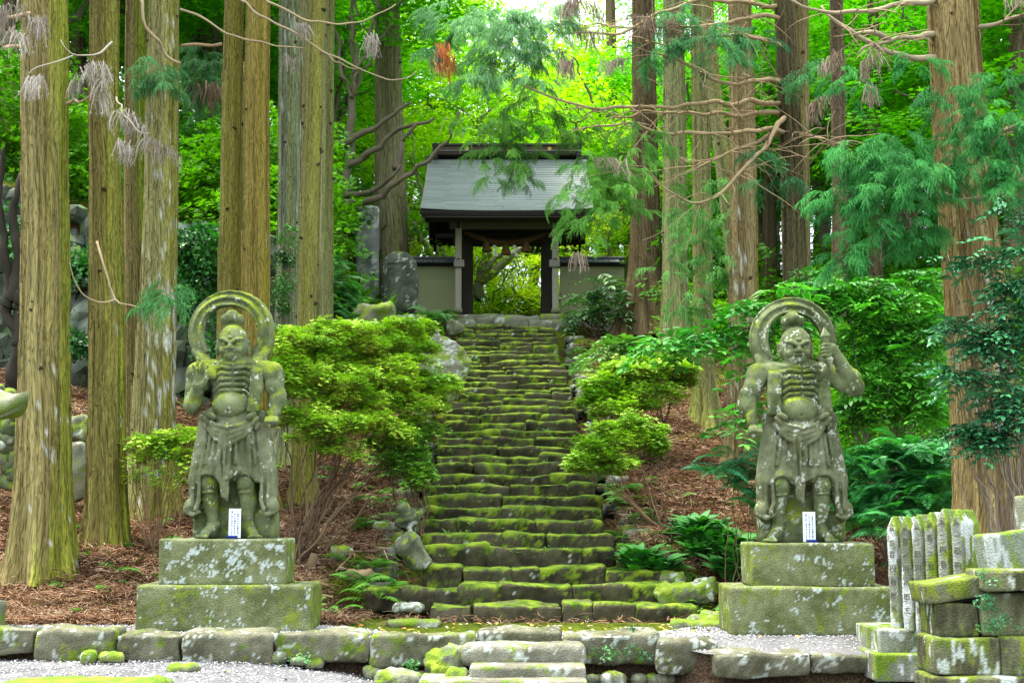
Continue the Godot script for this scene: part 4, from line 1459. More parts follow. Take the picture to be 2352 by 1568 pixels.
func net(list: Array[Prim], lo: Vector3, hi: Vector3, cell: float) -> MB:
	const B := 6
	var nb := Vector3i(ceili((hi.x - lo.x) / cell / B), ceili((hi.y - lo.y) / cell / B), ceili((hi.z - lo.z) / cell / B))
	var n := nb * B + Vector3i(1, 1, 1)
	var val := PackedFloat32Array()
	val.resize(n.x * n.y * n.z)
	val.fill(1.0)
	var sx := 1
	var sy := n.x
	var sz := n.x * n.y
	var rad := cell * B * 0.87
	var live := []
	for bz in nb.z:
		for by in nb.y:
			for bx in nb.x:
				var c := lo + Vector3(bx + 0.5, by + 0.5, bz + 0.5) * cell * B
				var near: Array[Prim] = []
				var any := false
				for q in list:
					var e := q.d(c)
					if e < rad * 1.25 + q.k + 0.01:
						near.append(q)
						if not q.cut:
							any = true
				if not any:
					continue
				var mid := field(near, c)
				if absf(mid) > rad * 1.4 + 0.03:
					if mid < 0.0:
						for z in B + 1:
							for y in B + 1:
								var o := (bz * B + z) * sz + (by * B + y) * sy + bx * B
								for x in B + 1:
									if val[o + x] == 1.0:
										val[o + x] = -0.5
					continue
				live.append(Vector3i(bx, by, bz))
				for z in B + 1:
					for y in B + 1:
						var o := (bz * B + z) * sz + (by * B + y) * sy + bx * B
						for x in B + 1:
							if absf(val[o + x]) == 1.0 or val[o + x] == -0.5:
								val[o + x] = field(near, lo + Vector3(bx * B + x, by * B + y, bz * B + z) * cell)
	var id := {}
	var mb := MB.new()
	var off := [0, sx, sy, sx + sy, sz, sz + sx, sz + sy, sz + sx + sy]
	var ed := [[0, 1], [2, 3], [4, 5], [6, 7], [0, 2], [1, 3], [4, 6], [5, 7], [0, 4], [1, 5], [2, 6], [3, 7]]
	var cor := []
	for k in 8:
		cor.append(Vector3(k & 1, (k >> 1) & 1, (k >> 2) & 1))
	for b in live:
		for z in B:
			for y in B:
				for x in B:
					var o: int = (b.z * B + z) * sz + (b.y * B + y) * sy + b.x * B + x
					var neg := 0
					for k in 8:
						if val[o + off[k]] < 0.0:
							neg += 1
					if neg == 0 or neg == 8:
						continue
					var s := Vector3.ZERO
					var cnt := 0
					for e in ed:
						var d0 := val[o + off[e[0]]]
						var d1 := val[o + off[e[1]]]
						if (d0 < 0.0) != (d1 < 0.0):
							s += (cor[e[0]] as Vector3).lerp(cor[e[1]], d0 / (d0 - d1))
							cnt += 1
					id[o] = mb.v.size()
					mb.v.append(lo + (Vector3(b.x * B + x, b.y * B + y, b.z * B + z) + s / cnt) * cell)
	for o in id:
		var in0 := val[o] < 0.0
		for ax in 3:
			var st: int = [sx, sy, sz][ax]
			var s1: int = [sy, sz, sx][ax]
			var s2: int = [sz, sx, sy][ax]
			var in1 := val[o + st] < 0.0
			if in0 == in1:
				continue
			var a: int = id.get(o - s1 - s2, -1)
			var b: int = id.get(o - s2, -1)
			var c: int = id.get(o, -1)
			var d: int = id.get(o - s1, -1)
			if a < 0 or b < 0 or c < 0 or d < 0:
				continue
			if in0:
				mb.quad(a, d, c, b)
			else:
				mb.quad(a, b, c, d)
	return mb

var jobs := []
var nets := []

func run_job(i: int) -> void:
	var j: Array = jobs[i]
	nets[i] = net(j[0], j[1], j[2], j[3])

func carve(called: String, parent: Node, look: Dictionary, off: Vector3, cell: float) -> void:
	var lo := Vector3(9, 9, 9)
	var hi := -lo
	for q in prims:
		if q.cut:
			continue
		var r := maxf(q.ra, q.rb)
		if q.t == 1 or q.t == 4:
			r = maxf(q.b.x, maxf(q.b.y, q.b.z))
		if q.t == 2:
			r = q.ra + q.rb + 0.05
		if q.t == 3:
			lo = lo.min(Vector3(q.a.x - q.b.x, q.a.y, q.a.z - q.b.y) - Vector3.ONE * 0.05)
			hi = hi.max(Vector3(q.a.x + q.b.x, q.ex, q.a.z + q.b.y) + Vector3.ONE * 0.05)
			continue
		lo = lo.min(q.a - Vector3.ONE * (r + 0.03))
		hi = hi.max(q.a + Vector3.ONE * (r + 0.03))
		if q.t == 0:
			lo = lo.min(q.b - Vector3.ONE * (r + 0.03))
			hi = hi.max(q.b + Vector3.ONE * (r + 0.03))
	if prims[0].t == 2:
		lo.z = prims[0].a.z - 0.16
		hi.z = maxf(prims[0].a.z + 0.14, hi.z if prims.size() > 8 else -9.0)
	jobs.append([prims, lo, hi, cell, called, parent, look, off])
	var fresh: Array[Prim] = []
	prims = fresh

func carve_all() -> void:
	nets.resize(jobs.size())
	WorkerThreadPool.wait_for_group_task_completion(WorkerThreadPool.add_group_task(run_job, jobs.size(), -1, true))
	for i in jobs.size():
		var mb: MB = nets[i]
		var off: Vector3 = jobs[i][7]
		for k in mb.v.size():                          # weathered skin
			var p := mb.v[k] + off
			mb.v[k] += Vector3(n3(p * 9.0), n3(p * 9.0 + Vector3(5, 0, 0)), n3(p * 9.0 + Vector3(0, 9, 0))) * 0.0025
		put(jobs[i][4], moss_stone(mb, off, jobs[i][6]), M.carved, jobs[i][5])

func head(x: float, y: float, open_mouth: bool) -> void:
	ell(x, y + 0.02, 0.03, 0.143, 0.165, 0.15, 0.03)
	ell(x, y - 0.07, 0.06, 0.118, 0.10, 0.115, 0.04)
	ell(x, y - 0.135, 0.125, 0.052, 0.034, 0.04, 0.025)
	for s in [-1.0, 1.0]:
		ell(x + s * 0.148, y - 0.02, 0.02, 0.024, 0.062, 0.038, 0.012)
		ell(x + s * 0.148, y - 0.085, 0.02, 0.018, 0.03, 0.024, 0.012)
		ell(x + s * 0.160, y - 0.015, 0.042, 0.012, 0.035, 0.016, 0.006, true)
		ell(x + s * 0.062, y - 0.015, 0.165, 0.040, 0.022, 0.03, 0.012, true)          # socket
		ell(x + s * 0.060, y - 0.018, 0.152, 0.027, 0.018, 0.02, 0.004)                # eyeball
		cap(x + s * 0.016, y + 0.000, 0.192, x + s * 0.060, y + 0.026, 0.176, 0.016, 0.017, 0.010)   # brow, drawn together
		cap(x + s * 0.060, y + 0.026, 0.176, x + s * 0.112, y + 0.038, 0.130, 0.017, 0.012, 0.010)
		ell(x + s * 0.074, y - 0.070, 0.135, 0.036, 0.032, 0.035, 0.02)                # cheek
		cap(x + s * 0.036, y - 0.055, 0.178, x + s * 0.068, y - 0.112, 0.150, 0.006, 0.006, 0.006, true)   # crease beside the nose
		ell(x + s * 0.024, y - 0.058, 0.188, 0.018, 0.014, 0.016, 0.008)               # nostril
		ell(x + s * 0.012, y + 0.045, 0.182, 0.012, 0.016, 0.012, 0.008)               # frown lump
	cap(x, y - 0.002, 0.186, x, y - 0.048, 0.208, 0.014, 0.021, 0.010)
	if open_mouth:
		ell(x, y - 0.105, 0.165, 0.048, 0.018, 0.03, 0.006, true)
		cap(x - 0.04, y - 0.088, 0.166, x + 0.04, y - 0.088, 0.166, 0.009, 0.009, 0.006)
		cap(x - 0.035, y - 0.124, 0.160, x + 0.035, y - 0.124, 0.160, 0.010, 0.010, 0.006)
	else:
		cap(x - 0.05, y - 0.112, 0.150, x, y - 0.094, 0.172, 0.007, 0.007, 0.004, true)
		cap(x + 0.05, y - 0.112, 0.150, x, y - 0.094, 0.172, 0.007, 0.007, 0.004, true)
		cap(x - 0.03, y - 0.118, 0.158, x + 0.03, y - 0.118, 0.158, 0.012, 0.012, 0.01)
	# topknot of three lobes, tied at its foot
	cap(x - 0.075, y + 0.185, 0.0, x + 0.04, y + 0.185, 0.0, 0.032, 0.032, 0.02)
	ell(x - 0.02, y + 0.265, 0.01, 0.072, 0.070, 0.07, 0.012)
	ell(x - 0.082, y + 0.238, 0.0, 0.050, 0.058, 0.06, 0.010)
	ell(x + 0.045, y + 0.238, 0.0, 0.050, 0.058, 0.06, 0.010)

func torso(x: float, y: float) -> void:               # y: height of the shoulders
	ell(x, y - 0.08, 0.0, 0.235, 0.23, 0.145, 0.05)
	ell(x, y - 0.30, 0.0, 0.215, 0.2, 0.15, 0.05)
	cap(x, y, 0.0, x, y + 0.15, 0.02, 0.085, 0.078, 0.03)
	for s in [-1.0, 1.0]:
		cap(x + s * 0.06, y + 0.07, -0.03, x + s * 0.24, y + 0.03, -0.03, 0.06, 0.07, 0.04)
		cap(x + s * 0.02, y + 0.045, 0.125, x + s * 0.18, y + 0.065, 0.06, 0.020, 0.018, 0.012)
		cap(x + s * 0.03, y + 0.05, 0.10, x + s * 0.05, y + 0.14, 0.08, 0.016, 0.014, 0.012)
		for i in 6:
			var yy := y + 0.005 - 0.052 * i
			var b := 0.015 * i
			cap(x + s * 0.026, yy, 0.152, x + s * 0.105, yy + 0.014 - b * 0.3, 0.140, 0.019, 0.019, 0.006)
			cap(x + s * 0.105, yy + 0.014 - b * 0.3, 0.140, x + s * 0.19, yy - 0.012 - b, 0.075, 0.019, 0.016, 0.006)
			if i < 5:
				cap(x + s * 0.03, yy - 0.026, 0.172, x + s * 0.12, yy - 0.014 - b * 0.3, 0.152, 0.014, 0.014, 0.006, true)
				cap(x + s * 0.12, yy - 0.014 - b * 0.3, 0.152, x + s * 0.20, yy - 0.04 - b, 0.085, 0.013, 0.013, 0.006, true)
	ell(x - 0.02, y - 0.345, 0.095, 0.178, 0.132, 0.132, 0.015)
	cap(x, y - 0.01, 0.158, x, y - 0.2, 0.160, 0.010, 0.010, 0.008, true)
	ell(x - 0.02, y - 0.40, 0.21, 0.012, 0.010, 0.02, 0.01, true)

func leg(kx: float, ky: float, ax: float, ay: float, out: float) -> void:
	cap(kx, ky + 0.14, 0.04, kx, ky, 0.07, 0.11, 0.085, 0.03)
	cap(kx, ky, 0.06, ax, ay, 0.02, 0.084, 0.050, 0.02)
	ell(lerpf(kx, ax, 0.4) + 0.02 * signf(out), lerpf(ky, ay, 0.38), 0.02, 0.072, 0.12, 0.078, 0.03)
	ell(kx, ky + 0.01, 0.13, 0.058, 0.055, 0.03, 0.015)
	cap(kx - 0.05, ky - 0.07, 0.135, kx + 0.05, ky - 0.065, 0.135, 0.010, 0.010, 0.012)
	cap(ax, ay, 0.03, ax + out * 0.9, 0.045, 0.13, 0.056, 0.040, 0.025)
	cap(ax, 0.05, -0.02, ax + out * 0.3, 0.05, 0.04, 0.055, 0.05, 0.02)
	cap(ax - 0.05, ay + 0.02, 0.045, ax + 0.05, ay + 0.02, 0.045, 0.018, 0.018, 0.01)
	for i in 5:
		var tx := ax + out * 1.15 + (i - 2) * 0.026 * (1.0 if out > 0 else -1.0)
		cap(tx * 0.6 + (ax + out * 0.7) * 0.4, 0.03, 0.14, tx, 0.020, 0.195 - 0.012 * i, 0.020 if i == 0 else 0.015, 0.017 if i == 0 else 0.013, 0.008)

func fist(x: float, y: float, z: float) -> void:
	ell(x, y, z, 0.066, 0.056, 0.055, 0.02)
	for i in 4:
		var fx := x - 0.048 + 0.032 * i
		cap(fx, y + 0.028, z + 0.040, fx, y - 0.005, z + 0.062, 0.018, 0.018, 0.006)
		cap(fx, y - 0.005, z + 0.062, fx, y - 0.035, z + 0.045, 0.017, 0.015, 0.006)
	cap(x - 0.055, y - 0.02, z + 0.02, x - 0.015, y - 0.048, z + 0.055, 0.018, 0.015, 0.006)

func build_statues() -> void:
	for s in [0, 1]:
		var L: bool = s == 0
		var at: Vector3 = S["foot%d" % s]
		at.x = P(532.0 if L else 1843.0, 1224, -at.z).x
		var t := thing("guardian_statue", "mossy stone guardian with raised open palm and clenched fist, scarf arched over its head" if L else "pale lichened stone guardian lifting a short club beside its laughing face", "statue", at, 0.0)
		var look := {"moss": -0.14 if L else -0.30, "up": 0.42, "lichen": 0.74 if L else 0.60, "mn": 0.8, "ls": 1.9, "a": Color(0.085, 0.112, 0.040), "b": Color(0.215, 0.255, 0.125), "m1": Color(0.13, 0.19, 0.02), "m2": Color(0.27, 0.34, 0.03), "l": Color(0.56, 0.61, 0.50)}
		var off := Vector3(11.0 + s * 9.0, 4.0, 2.0)
		var hx := -0.025
		var sy := 1.595 if L else 1.555
		# body
		torso(0.0, sy)
		head(hx, 1.845 if L else 1.80, not L)
		if L:
			cap(-0.24, 1.60, 0.0, -0.35, 1.57, 0.0, 0.10, 0.10, 0.04)
			ell(-0.365, 1.55, 0.02, 0.10, 0.12, 0.105, 0.03)
			cap(-0.37, 1.54, 0.01, -0.40, 1.27, 0.02, 0.098, 0.082, 0.03)
			ell(-0.385, 1.42, 0.06, 0.072, 0.10, 0.065, 0.02)
			cap(-0.40, 1.25, 0.03, -0.315, 1.415, 0.19, 0.084, 0.050, 0.02)
			ell(-0.385, 1.27, 0.09, 0.078, 0.085, 0.07, 0.02)
			ell(-0.300, 1.440, 0.205, 0.066, 0.046, 0.038, 0.015)
			ell(-0.304, 1.485, 0.20, 0.066, 0.054, 0.026, 0.012)
			ell(-0.304, 1.475, 0.236, 0.030, 0.030, 0.014, 0.012, true)
			for i in 4:
				var fx := -0.358 + 0.039 * i
				var top: float = [1.615, 1.655, 1.655, 1.62][i]
				cap(fx, 1.50, 0.205, fx - 0.004 + 0.003 * i, (1.50 + top) * 0.5, 0.216, 0.0180, 0.0165, 0.002)
				cap(fx - 0.004 + 0.003 * i, (1.50 + top) * 0.5, 0.216, fx - 0.006 + 0.005 * i, top, 0.202, 0.0165, 0.0135, 0.002)
			cap(-0.250, 1.450, 0.222, -0.226, 1.50, 0.242, 0.024, 0.020, 0.01)
			cap(-0.226, 1.50, 0.242, -0.226, 1.555, 0.240, 0.020, 0.015, 0.004)
			cap(0.24, 1.60, 0.0, 0.35, 1.57, 0.0, 0.10, 0.10, 0.04)
			ell(0.36, 1.555, 0.02, 0.098, 0.115, 0.10, 0.03)
			cap(0.36, 1.54, 0.0, 0.395, 1.35, 0.0, 0.096, 0.082, 0.03)
			ell(0.362, 1.44, 0.05, 0.078, 0.095, 0.075, 0.015)
			cap(0.405, 1.35, 0.01, 0.39, 1.16, 0.12, 0.088, 0.052, 0.02)
			ell(0.425, 1.30, 0.05, 0.072, 0.095, 0.07, 0.02)
			cap(0.34, 1.175, 0.13, 0.44, 1.175, 0.12, 0.022, 0.022, 0.01)
			fist(0.385, 1.095, 0.15)
			leg(-0.215, 0.50, -0.165, 0.11, -0.075)
			leg(0.135, 0.50, 0.155, 0.11, 0.085)
		else:
			cap(-0.24, 1.56, 0.0, -0.37, 1.545, 0.0, 0.10, 0.10, 0.04)
			ell(-0.385, 1.52, 0.02, 0.10, 0.12, 0.10, 0.03)
			cap(-0.39, 1.5, 0.0, -0.475, 1.30, 0.0, 0.095, 0.085, 0.03)
			ell(-0.43, 1.42, 0.05, 0.08, 0.095, 0.075, 0.015)
			ell(-0.48, 1.36, 0.03, 0.075, 0.06, 0.07, 0.02)
			cap(-0.485, 1.29, 0.01, -0.45, 1.09, 0.10, 0.086, 0.05, 0.02)
			ell(-0.495, 1.24, 0.04, 0.072, 0.095, 0.07, 0.02)
			fist(-0.44, 1.01, 0.14)
			cap(0.24, 1.56, 0.0, 0.33, 1.53, 0.0, 0.10, 0.095, 0.04)
			cap(0.34, 1.52, 0.0, 0.50, 1.42, 0.06, 0.095, 0.085, 0.03)
			ell(0.40, 1.45, 0.05, 0.09, 0.075, 0.075, 0.02)
			cap(0.51, 1.42, 0.07, 0.30, 1.735, 0.17, 0.088, 0.050, 0.025)
			ell(0.485, 1.49, 0.09, 0.08, 0.10, 0.075, 0.02)
			ell(0.265, 1.765, 0.185, 0.062, 0.055, 0.05, 0.02)
			for i in 4:                                # fingers closed round the club
				var fy := 1.80 - 0.033 * i
				cap(0.25, fy, 0.215, 0.205, fy - 0.004, 0.232, 0.018, 0.017, 0.004)
				cap(0.205, fy - 0.004, 0.232, 0.188, fy - 0.006, 0.195, 0.017, 0.014, 0.004)
			cap(0.27, 1.73, 0.20, 0.225, 1.68, 0.225, 0.018, 0.015, 0.006)
			leg(-0.205, 0.50, -0.225, 0.11, -0.09)
			leg(0.175, 0.51, 0.165, 0.11, 0.06)
		carve("body", t, look, off, 0.0088)
		# scarf: the arch behind the head, its ends coming down over the shoulders
		var ring := Prim.new()
		ring.t = 2
		ring.a = Vector3(-0.064, 1.955, -0.08) if L else Vector3(-0.02, 1.865, -0.08)
		ring.ra = 0.345 if L else 0.335
		ring.rb = 0.068
		ring.b = Vector3(0.050, 0.017, 85.0)
		ring.ex = 0.85
		ring.k = 0.03
		prims.append(ring)
		var cx := ring.a.x
		var cy := ring.a.y
		for g in 3:
			var o := 0.042 * (g - 1)
			if L:
				chain([Vector3(cx - 0.29 + o, cy - 0.20 - o * 0.5, -0.06), Vector3(cx - 0.235 + o * 0.9, cy - 0.27 - o * 0.3, 0.0), Vector3(-0.215 + o * 0.7, 1.60, 0.08), Vector3(-0.205 + o * 0.6, 1.52, 0.13)], 0.046, 0.028, 0.012)
				chain([Vector3(cx + 0.29 + o, cy - 0.19 + o * 0.5, -0.06), Vector3(cx + 0.275 + o * 0.9, cy - 0.30, 0.02), Vector3(0.215 + o * 0.7, 1.56, 0.09), Vector3(0.22 + o * 0.7, 1.40, 0.12), Vector3(0.20 + o * 0.8, 1.20, 0.14)], 0.046, 0.030, 0.012)
			else:
				chain([Vector3(cx - 0.29 + o, cy - 0.18 - o * 0.5, -0.06), Vector3(cx - 0.27 + o * 0.9, cy - 0.27, 0.02), Vector3(-0.235 + o * 0.7, 1.52, 0.09), Vector3(-0.25 + o * 0.7, 1.36, 0.12), Vector3(-0.25 + o * 0.9, 1.18, 0.13)], 0.046, 0.032, 0.012)
				chain([Vector3(cx + 0.30 + o, cy - 0.15 + o * 0.5, -0.07), Vector3(cx + 0.28 + o, cy - 0.28, -0.05), Vector3(0.22 + o * 0.7, 1.50, 0.04), Vector3(0.215 + o * 0.7, 1.32, 0.10), Vector3(0.23 + o * 0.7, 1.18, 0.11)], 0.046, 0.030, 0.012)
		var lk := look.duplicate()
		if L:
			lk["moss"] = -0.10
		carve("scarf", t, lk, off, 0.010)
		# skirt with sash, swag and knots
		var sk := Prim.new()
		sk.t = 3
		sk.a = Vector3(0.0, 0.55, -0.02)
		sk.b = Vector3(0.372, 0.235, 0.017)
		sk.ra = 0.262
		sk.rb = 0.182
		sk.ex = 1.19
		sk.k = 0.02
		prims.append(sk)
		var legs := [[-0.215, 0.50], [0.135, 0.50]] if L else [[-0.205, 0.50], [0.18, 0.51]]
		for q in legs:                                 # the hem caught up over each knee
			ell(q[0], q[1] + 0.01, 0.20, 0.112, 0.105, 0.16, 0.015, true)
			for g in 3:
				var rr: float = 0.108 + 0.020 * g
				var pts := []
				for a in 7:
					var an := PI * (0.12 + 0.76 * a / 6.0)
					pts.append(Vector3(q[0] - cos(an) * rr, q[1] + 0.005 + sin(an) * rr * 0.95, 0.165 - 0.05 * absf(cos(an)) + 0.012 * (1 - g)))
				chain(pts, 0.014, 0.014, 0.008)
		# the long cloth hanging between the legs
		cap(-0.045, 0.98, 0.185, -0.04, 0.40, 0.16, 0.050, 0.030, 0.02)
		chain([Vector3(-0.085, 0.96, 0.21), Vector3(-0.095, 0.75, 0.225), Vector3(-0.075, 0.56, 0.20), Vector3(-0.065, 0.40, 0.17)], 0.022, 0.016, 0.008)
		chain([Vector3(0.0, 0.96, 0.21), Vector3(0.005, 0.78, 0.225), Vector3(-0.01, 0.60, 0.20), Vector3(-0.02, 0.36, 0.17)], 0.020, 0.014, 0.008)
		chain([Vector3(-0.04, 0.94, 0.225), Vector3(-0.045, 0.70, 0.235), Vector3(-0.04, 0.45, 0.195)], 0.014, 0.012, 0.006)
		for e in [-1.0, 1.0]:
			cap(e * 0.085 - 0.04, 0.92, 0.245, e * 0.095 - 0.04, 0.52, 0.245, 0.012, 0.022, 0.008, true)
		for g in 11:                                   # pleats over the thighs
			var fx := -0.29 + 0.058 * g
			if absf(fx + 0.04) < 0.07:
				continue
			cap(fx * 0.80, 1.06, 0.172 - absf(fx) * 0.22, fx, 0.70, 0.225 - absf(fx) * 0.42, 0.014, 0.021, 0.007)
		for e in [-1.0, 1.0]:                          # side panels: long tongues with a turned-up hem
			var fx: float = e * (0.335 if e < 0 else 0.345)
			ell(fx - e * 0.012, 0.60, 0.0, 0.078, 0.42, 0.13, 0.04, false, e * 0.10)
			cap(e * 0.27, 1.06, 0.0, fx, 0.55, 0.02, 0.075, 0.075, 0.04)
			ell(fx + e * 0.035, 0.30, 0.06, 0.075, 0.085, 0.10, 0.02, false, e * 0.2)
			chain([Vector3(fx - e * 0.09, 0.92, 0.12), Vector3(fx - e * 0.045, 0.55, 0.15), Vector3(fx - e * 0.05, 0.36, 0.16), Vector3(fx - e * 0.02, 0.27, 0.17)], 0.016, 0.020, 0.008)
			chain([Vector3(fx - e * 0.05, 0.95, 0.08), Vector3(fx + e * 0.01, 0.55, 0.135), Vector3(fx + e * 0.015, 0.30, 0.15)], 0.014, 0.018, 0.008)
			cap(fx - e * 0.022, 0.80, 0.14, fx - e * 0.02, 0.36, 0.175, 0.008, 0.012, 0.006, true)
			chain([Vector3(fx - e * 0.05, 0.25, 0.14), Vector3(fx + e * 0.02, 0.225, 0.15), Vector3(fx + e * 0.09, 0.26, 0.10)], 0.020, 0.020, 0.010)
			cap(e * 0.18, 1.19, 0.10, e * 0.29, 1.14, 0.02, 0.05, 0.06, 0.02)
			ell(e * 0.19, 1.145, 0.175, 0.060, 0.030, 0.045, 0.006, false, e * 0.5)
			ell(e * 0.225, 1.10, 0.16, 0.055, 0.026, 0.045, 0.006, false, e * 0.9)
			ell(e * 0.245, 1.05, 0.14, 0.045, 0.022, 0.04, 0.006, false, e * 1.2)
		for g in 4:                                    # swag under the belly
			var dy := -0.042 * g
			chain([Vector3(-0.235, 1.12 + dy * 0.6, 0.13), Vector3(-0.14, 1.06 + dy, 0.19), Vector3(-0.02, 1.03 + dy * 1.25, 0.220 - 0.004 * g), Vector3(0.10, 1.06 + dy, 0.195), Vector3(0.195, 1.12 + dy * 0.6, 0.14)], 0.021, 0.021, 0.006)
		ell(-0.02, 1.01, 0.14, 0.16, 0.10, 0.06, 0.03)
		var ls := look.duplicate()
		ls.merge({"moss": -0.46, "a": Color(0.095, 0.11, 0.05), "b": Color(0.22, 0.24, 0.135)}, true)
		carve("skirt", t, ls, off, 0.011)
		# the uncut stone left standing behind the legs
		var bx := Prim.new()
		bx.t = 4
		bx.a = Vector3(0.015, 0.13, -0.13)
		bx.b = Vector3(0.405, 0.16, 0.12)
		bx.ra = 0.09
		prims.append(bx)
		ell(0.0, 0.40, -0.15, 0.30, 0.36, 0.09, 0.04)
		var lb := look.duplicate()
		lb["moss"] = -0.12
		carve("backing_stone", t, lb, off, 0.018)
		if not L:
			var cl := MB.new()                         # club with two diamond ends
			var prof := [[0.0, 0.004], [0.085, 0.05], [0.115, 0.034], [0.15, 0.030], [0.24, 0.030], [0.275, 0.034], [0.305, 0.05], [0.385, 0.004]]
			for q in prof:
				for k in 4:
					var a := TAU * k / 4.0 + 0.5
					cl.p(Vector3(cos(a) * q[1], q[0], sin(a) * q[1]))
			for i in prof.size() - 1:
				for k in 4:
					cl.quad(i * 4 + k, i * 4 + 4 + k, i * 4 + 4 + (k + 1) % 4, i * 4 + (k + 1) % 4)
			var a2 := flat(cl).surface_get_arrays(0)
			a2[Mesh.ARRAY_COLOR] = stone_tints(a2[Mesh.ARRAY_VERTEX], a2[Mesh.ARRAY_NORMAL], off, look)
			var o := put("club", commit(a2), M.carved, t, Vector3(0.245, 1.575, 0.205))
			o.rotation.z = 0.10
	carve_all()

# ---------------------------------------------------------------- cedars
# a trunk through points [Vector3, radius], with furrowed bark, root flare, moss and lichen
func trunk_mesh(path: Array, sd: int, o: Dictionary) -> ArrayMesh:
	var sides: int = o.get("sides", 40)
	var rows: int = o.get("rows", 110)
	var A: Color = o.get("a", Color(0.22, 0.155, 0.075))
	var B: Color = o.get("b", Color(0.40, 0.31, 0.16))
	var Mo: Color = o.get("m", Color(0.26, 0.30, 0.03))
	var mdir: Vector3 = o.get("mdir", Vector3(0.9, 0, 0.2))
	var moss: float = o.get("moss", -0.1)
	var lich: float = o.get("lichen", 0.55)
	var ldir: Vector3 = o.get("ldir", Vector3(0.6, 0, 0.4))
	var flare: float = o.get("flare", 0.55) * 1.25
	var knots: float = o.get("knots", 0.5)
	o.merge({"strips": 110})
	var c := Curve3D.new()
	for i in path.size():
		var tan: Vector3 = (path[mini(i + 1, path.size() - 1)][0] - path[maxi(i - 1, 0)][0]) / 6.0
		c.add_point(path[i][0], -tan, tan)
	c.bake_interval = 0.3
	var L := c.get_baked_length()
	var base: Vector3 = path[0][0]
	var mb := MB.new()
	var off := Vector3(sd * 13.1, sd * 2.0, sd * 7.7)
	for j in rows + 1:
		var f := pow(float(j) / rows, 1.25)
		var at := c.sample_baked(L * f)
		var seg := f * (path.size() - 1)
		var s0 := mini(int(seg), path.size() - 2)
		var r: float = lerpf(path[s0][1], path[s0 + 1][1], seg - s0)
		var hgt := L * f
		for k in sides + 1:
			var kk := k % sides
			var an := TAU * kk / sides
			var dir := Vector3(cos(an), 0, sin(an))
			var rr := r
			rr *= 1.0 + flare * exp(-hgt / (r * 2.2)) * (1.0 + 0.75 * n3(Vector3(cos(an) * 1.3, 0, sin(an) * 1.3) + off))
			rr *= 1.0 + 0.05 * n3(Vector3(cos(an), hgt * 0.25, sin(an)) + off)
			rr += r * 0.055 * (0.5 - absf(n3(Vector3(cos(an) * 3.2, hgt * 0.22, sin(an) * 3.2) + off)) * 1.6)
			rr += r * 0.02 * n3(Vector3(cos(an) * 8.0, hgt * 1.3, sin(an) * 8.0) + off)
			mb.v.append(at + dir * rr)
			mb.uv.append(Vector2(float(k) / sides, hgt / (TAU * r * 1.6)))
			var q := Vector3(cos(an), hgt * 0.10, sin(an)) + off
			var st := n3(Vector3(cos(an) * 5.0, hgt * 0.16, sin(an) * 5.0) + off)
			var col := A.lerp(B, clampf(0.55 + 0.35 * n3(q * 1.1) + 0.45 * st, 0.0, 1.0))
			var m := moss + mdir.dot(dir) + 0.35 * n3(q * 1.4 + Vector3(3, 3, 3)) + 0.30 * st + 0.6 * exp(-hgt * 1.6)
			if m > 0.0:
				col = col.lerp(Mo * (0.95 + 0.3 * st), smoothstep(0.0, 0.6, m) * 0.85)
			var l := 0.8 * n3(Vector3(cos(an) * 4.5, hgt * 3.2, sin(an) * 4.5) + off * 2.0) + 0.4 * n3(Vector3(cos(an) * 9.0, hgt * 7.0, sin(an) * 9.0) + off) + 0.55 * ldir.dot(dir) * exp(-pow((hgt - o.get("lh", 1.8)) / 1.6, 2.0)) - lich - 0.32
			if l > 0.0:
				col = col.lerp(Color(0.62, 0.68, 0.62), smoothstep(0.0, 0.08, l) * 0.9)
			mb.c.append(col)
	for j in rows:
		for k in sides:
			var a := j * (sides + 1) + k
			mb.quad(a, a + sides + 1, a + sides + 2, a + 1)
	# loose fibrous strips of bark, standing a little off the trunk
	var sr := rng(sd * 17 + 3)
	for i in int(o.get("strips", 0)):
		var j0 := sr.randi_range(0, int(rows * 0.55))
		var m := sr.randi_range(4, 12)
		var k0 := sr.randi_range(0, sides - 1)
		var wd := sr.randf_range(0.25, 0.75)
		var lift := sr.randf_range(0.002, 0.006)
		var curl := sr.randf_range(0.0, 0.018) if sr.randf() < 0.35 else 0.0
		var tone := sr.randf_range(0.72, 1.25)
		var first := mb.v.size()
		for j in m + 1:
			var e := float(j) / m
			var b0 := (j0 + j) * (sides + 1) + k0
			var w2 := wd * (0.35 + 0.65 * sin(PI * clampf(e * 0.9 + 0.05, 0.0, 1.0)))
			var mid := mb.v[b0].lerp(mb.v[b0 + 1], 0.5)
			var axis2 := c.sample_baked(L * pow(float(j0 + j) / rows, 1.25))
			var dir := ((mid - axis2) * Vector3(1, 0, 1)).normalized()
			var half := (mb.v[b0 + 1] - mb.v[b0]) * 0.5 * w2
			var up := lift + curl * e * e
			mb.v.append(mid - half + dir * up * 0.4)
			mb.v.append(mid + dir * (up + 0.004))
			mb.v.append(mid + half + dir * up * 0.4)
			for q in 3:
				mb.uv.append(mb.uv[b0] + Vector2(0.011 * q, 0.37))
				mb.c.append(mb.c[b0] * tone)
		for j in m:
			for q in 2:
				var a := first + j * 3 + q
				mb.quad(a, a + 3, a + 4, a + 1)
	# knots: short broken stubs
	var rr2 := rng(sd * 31 + 7)
	var nk := int(L * knots * 1.7)
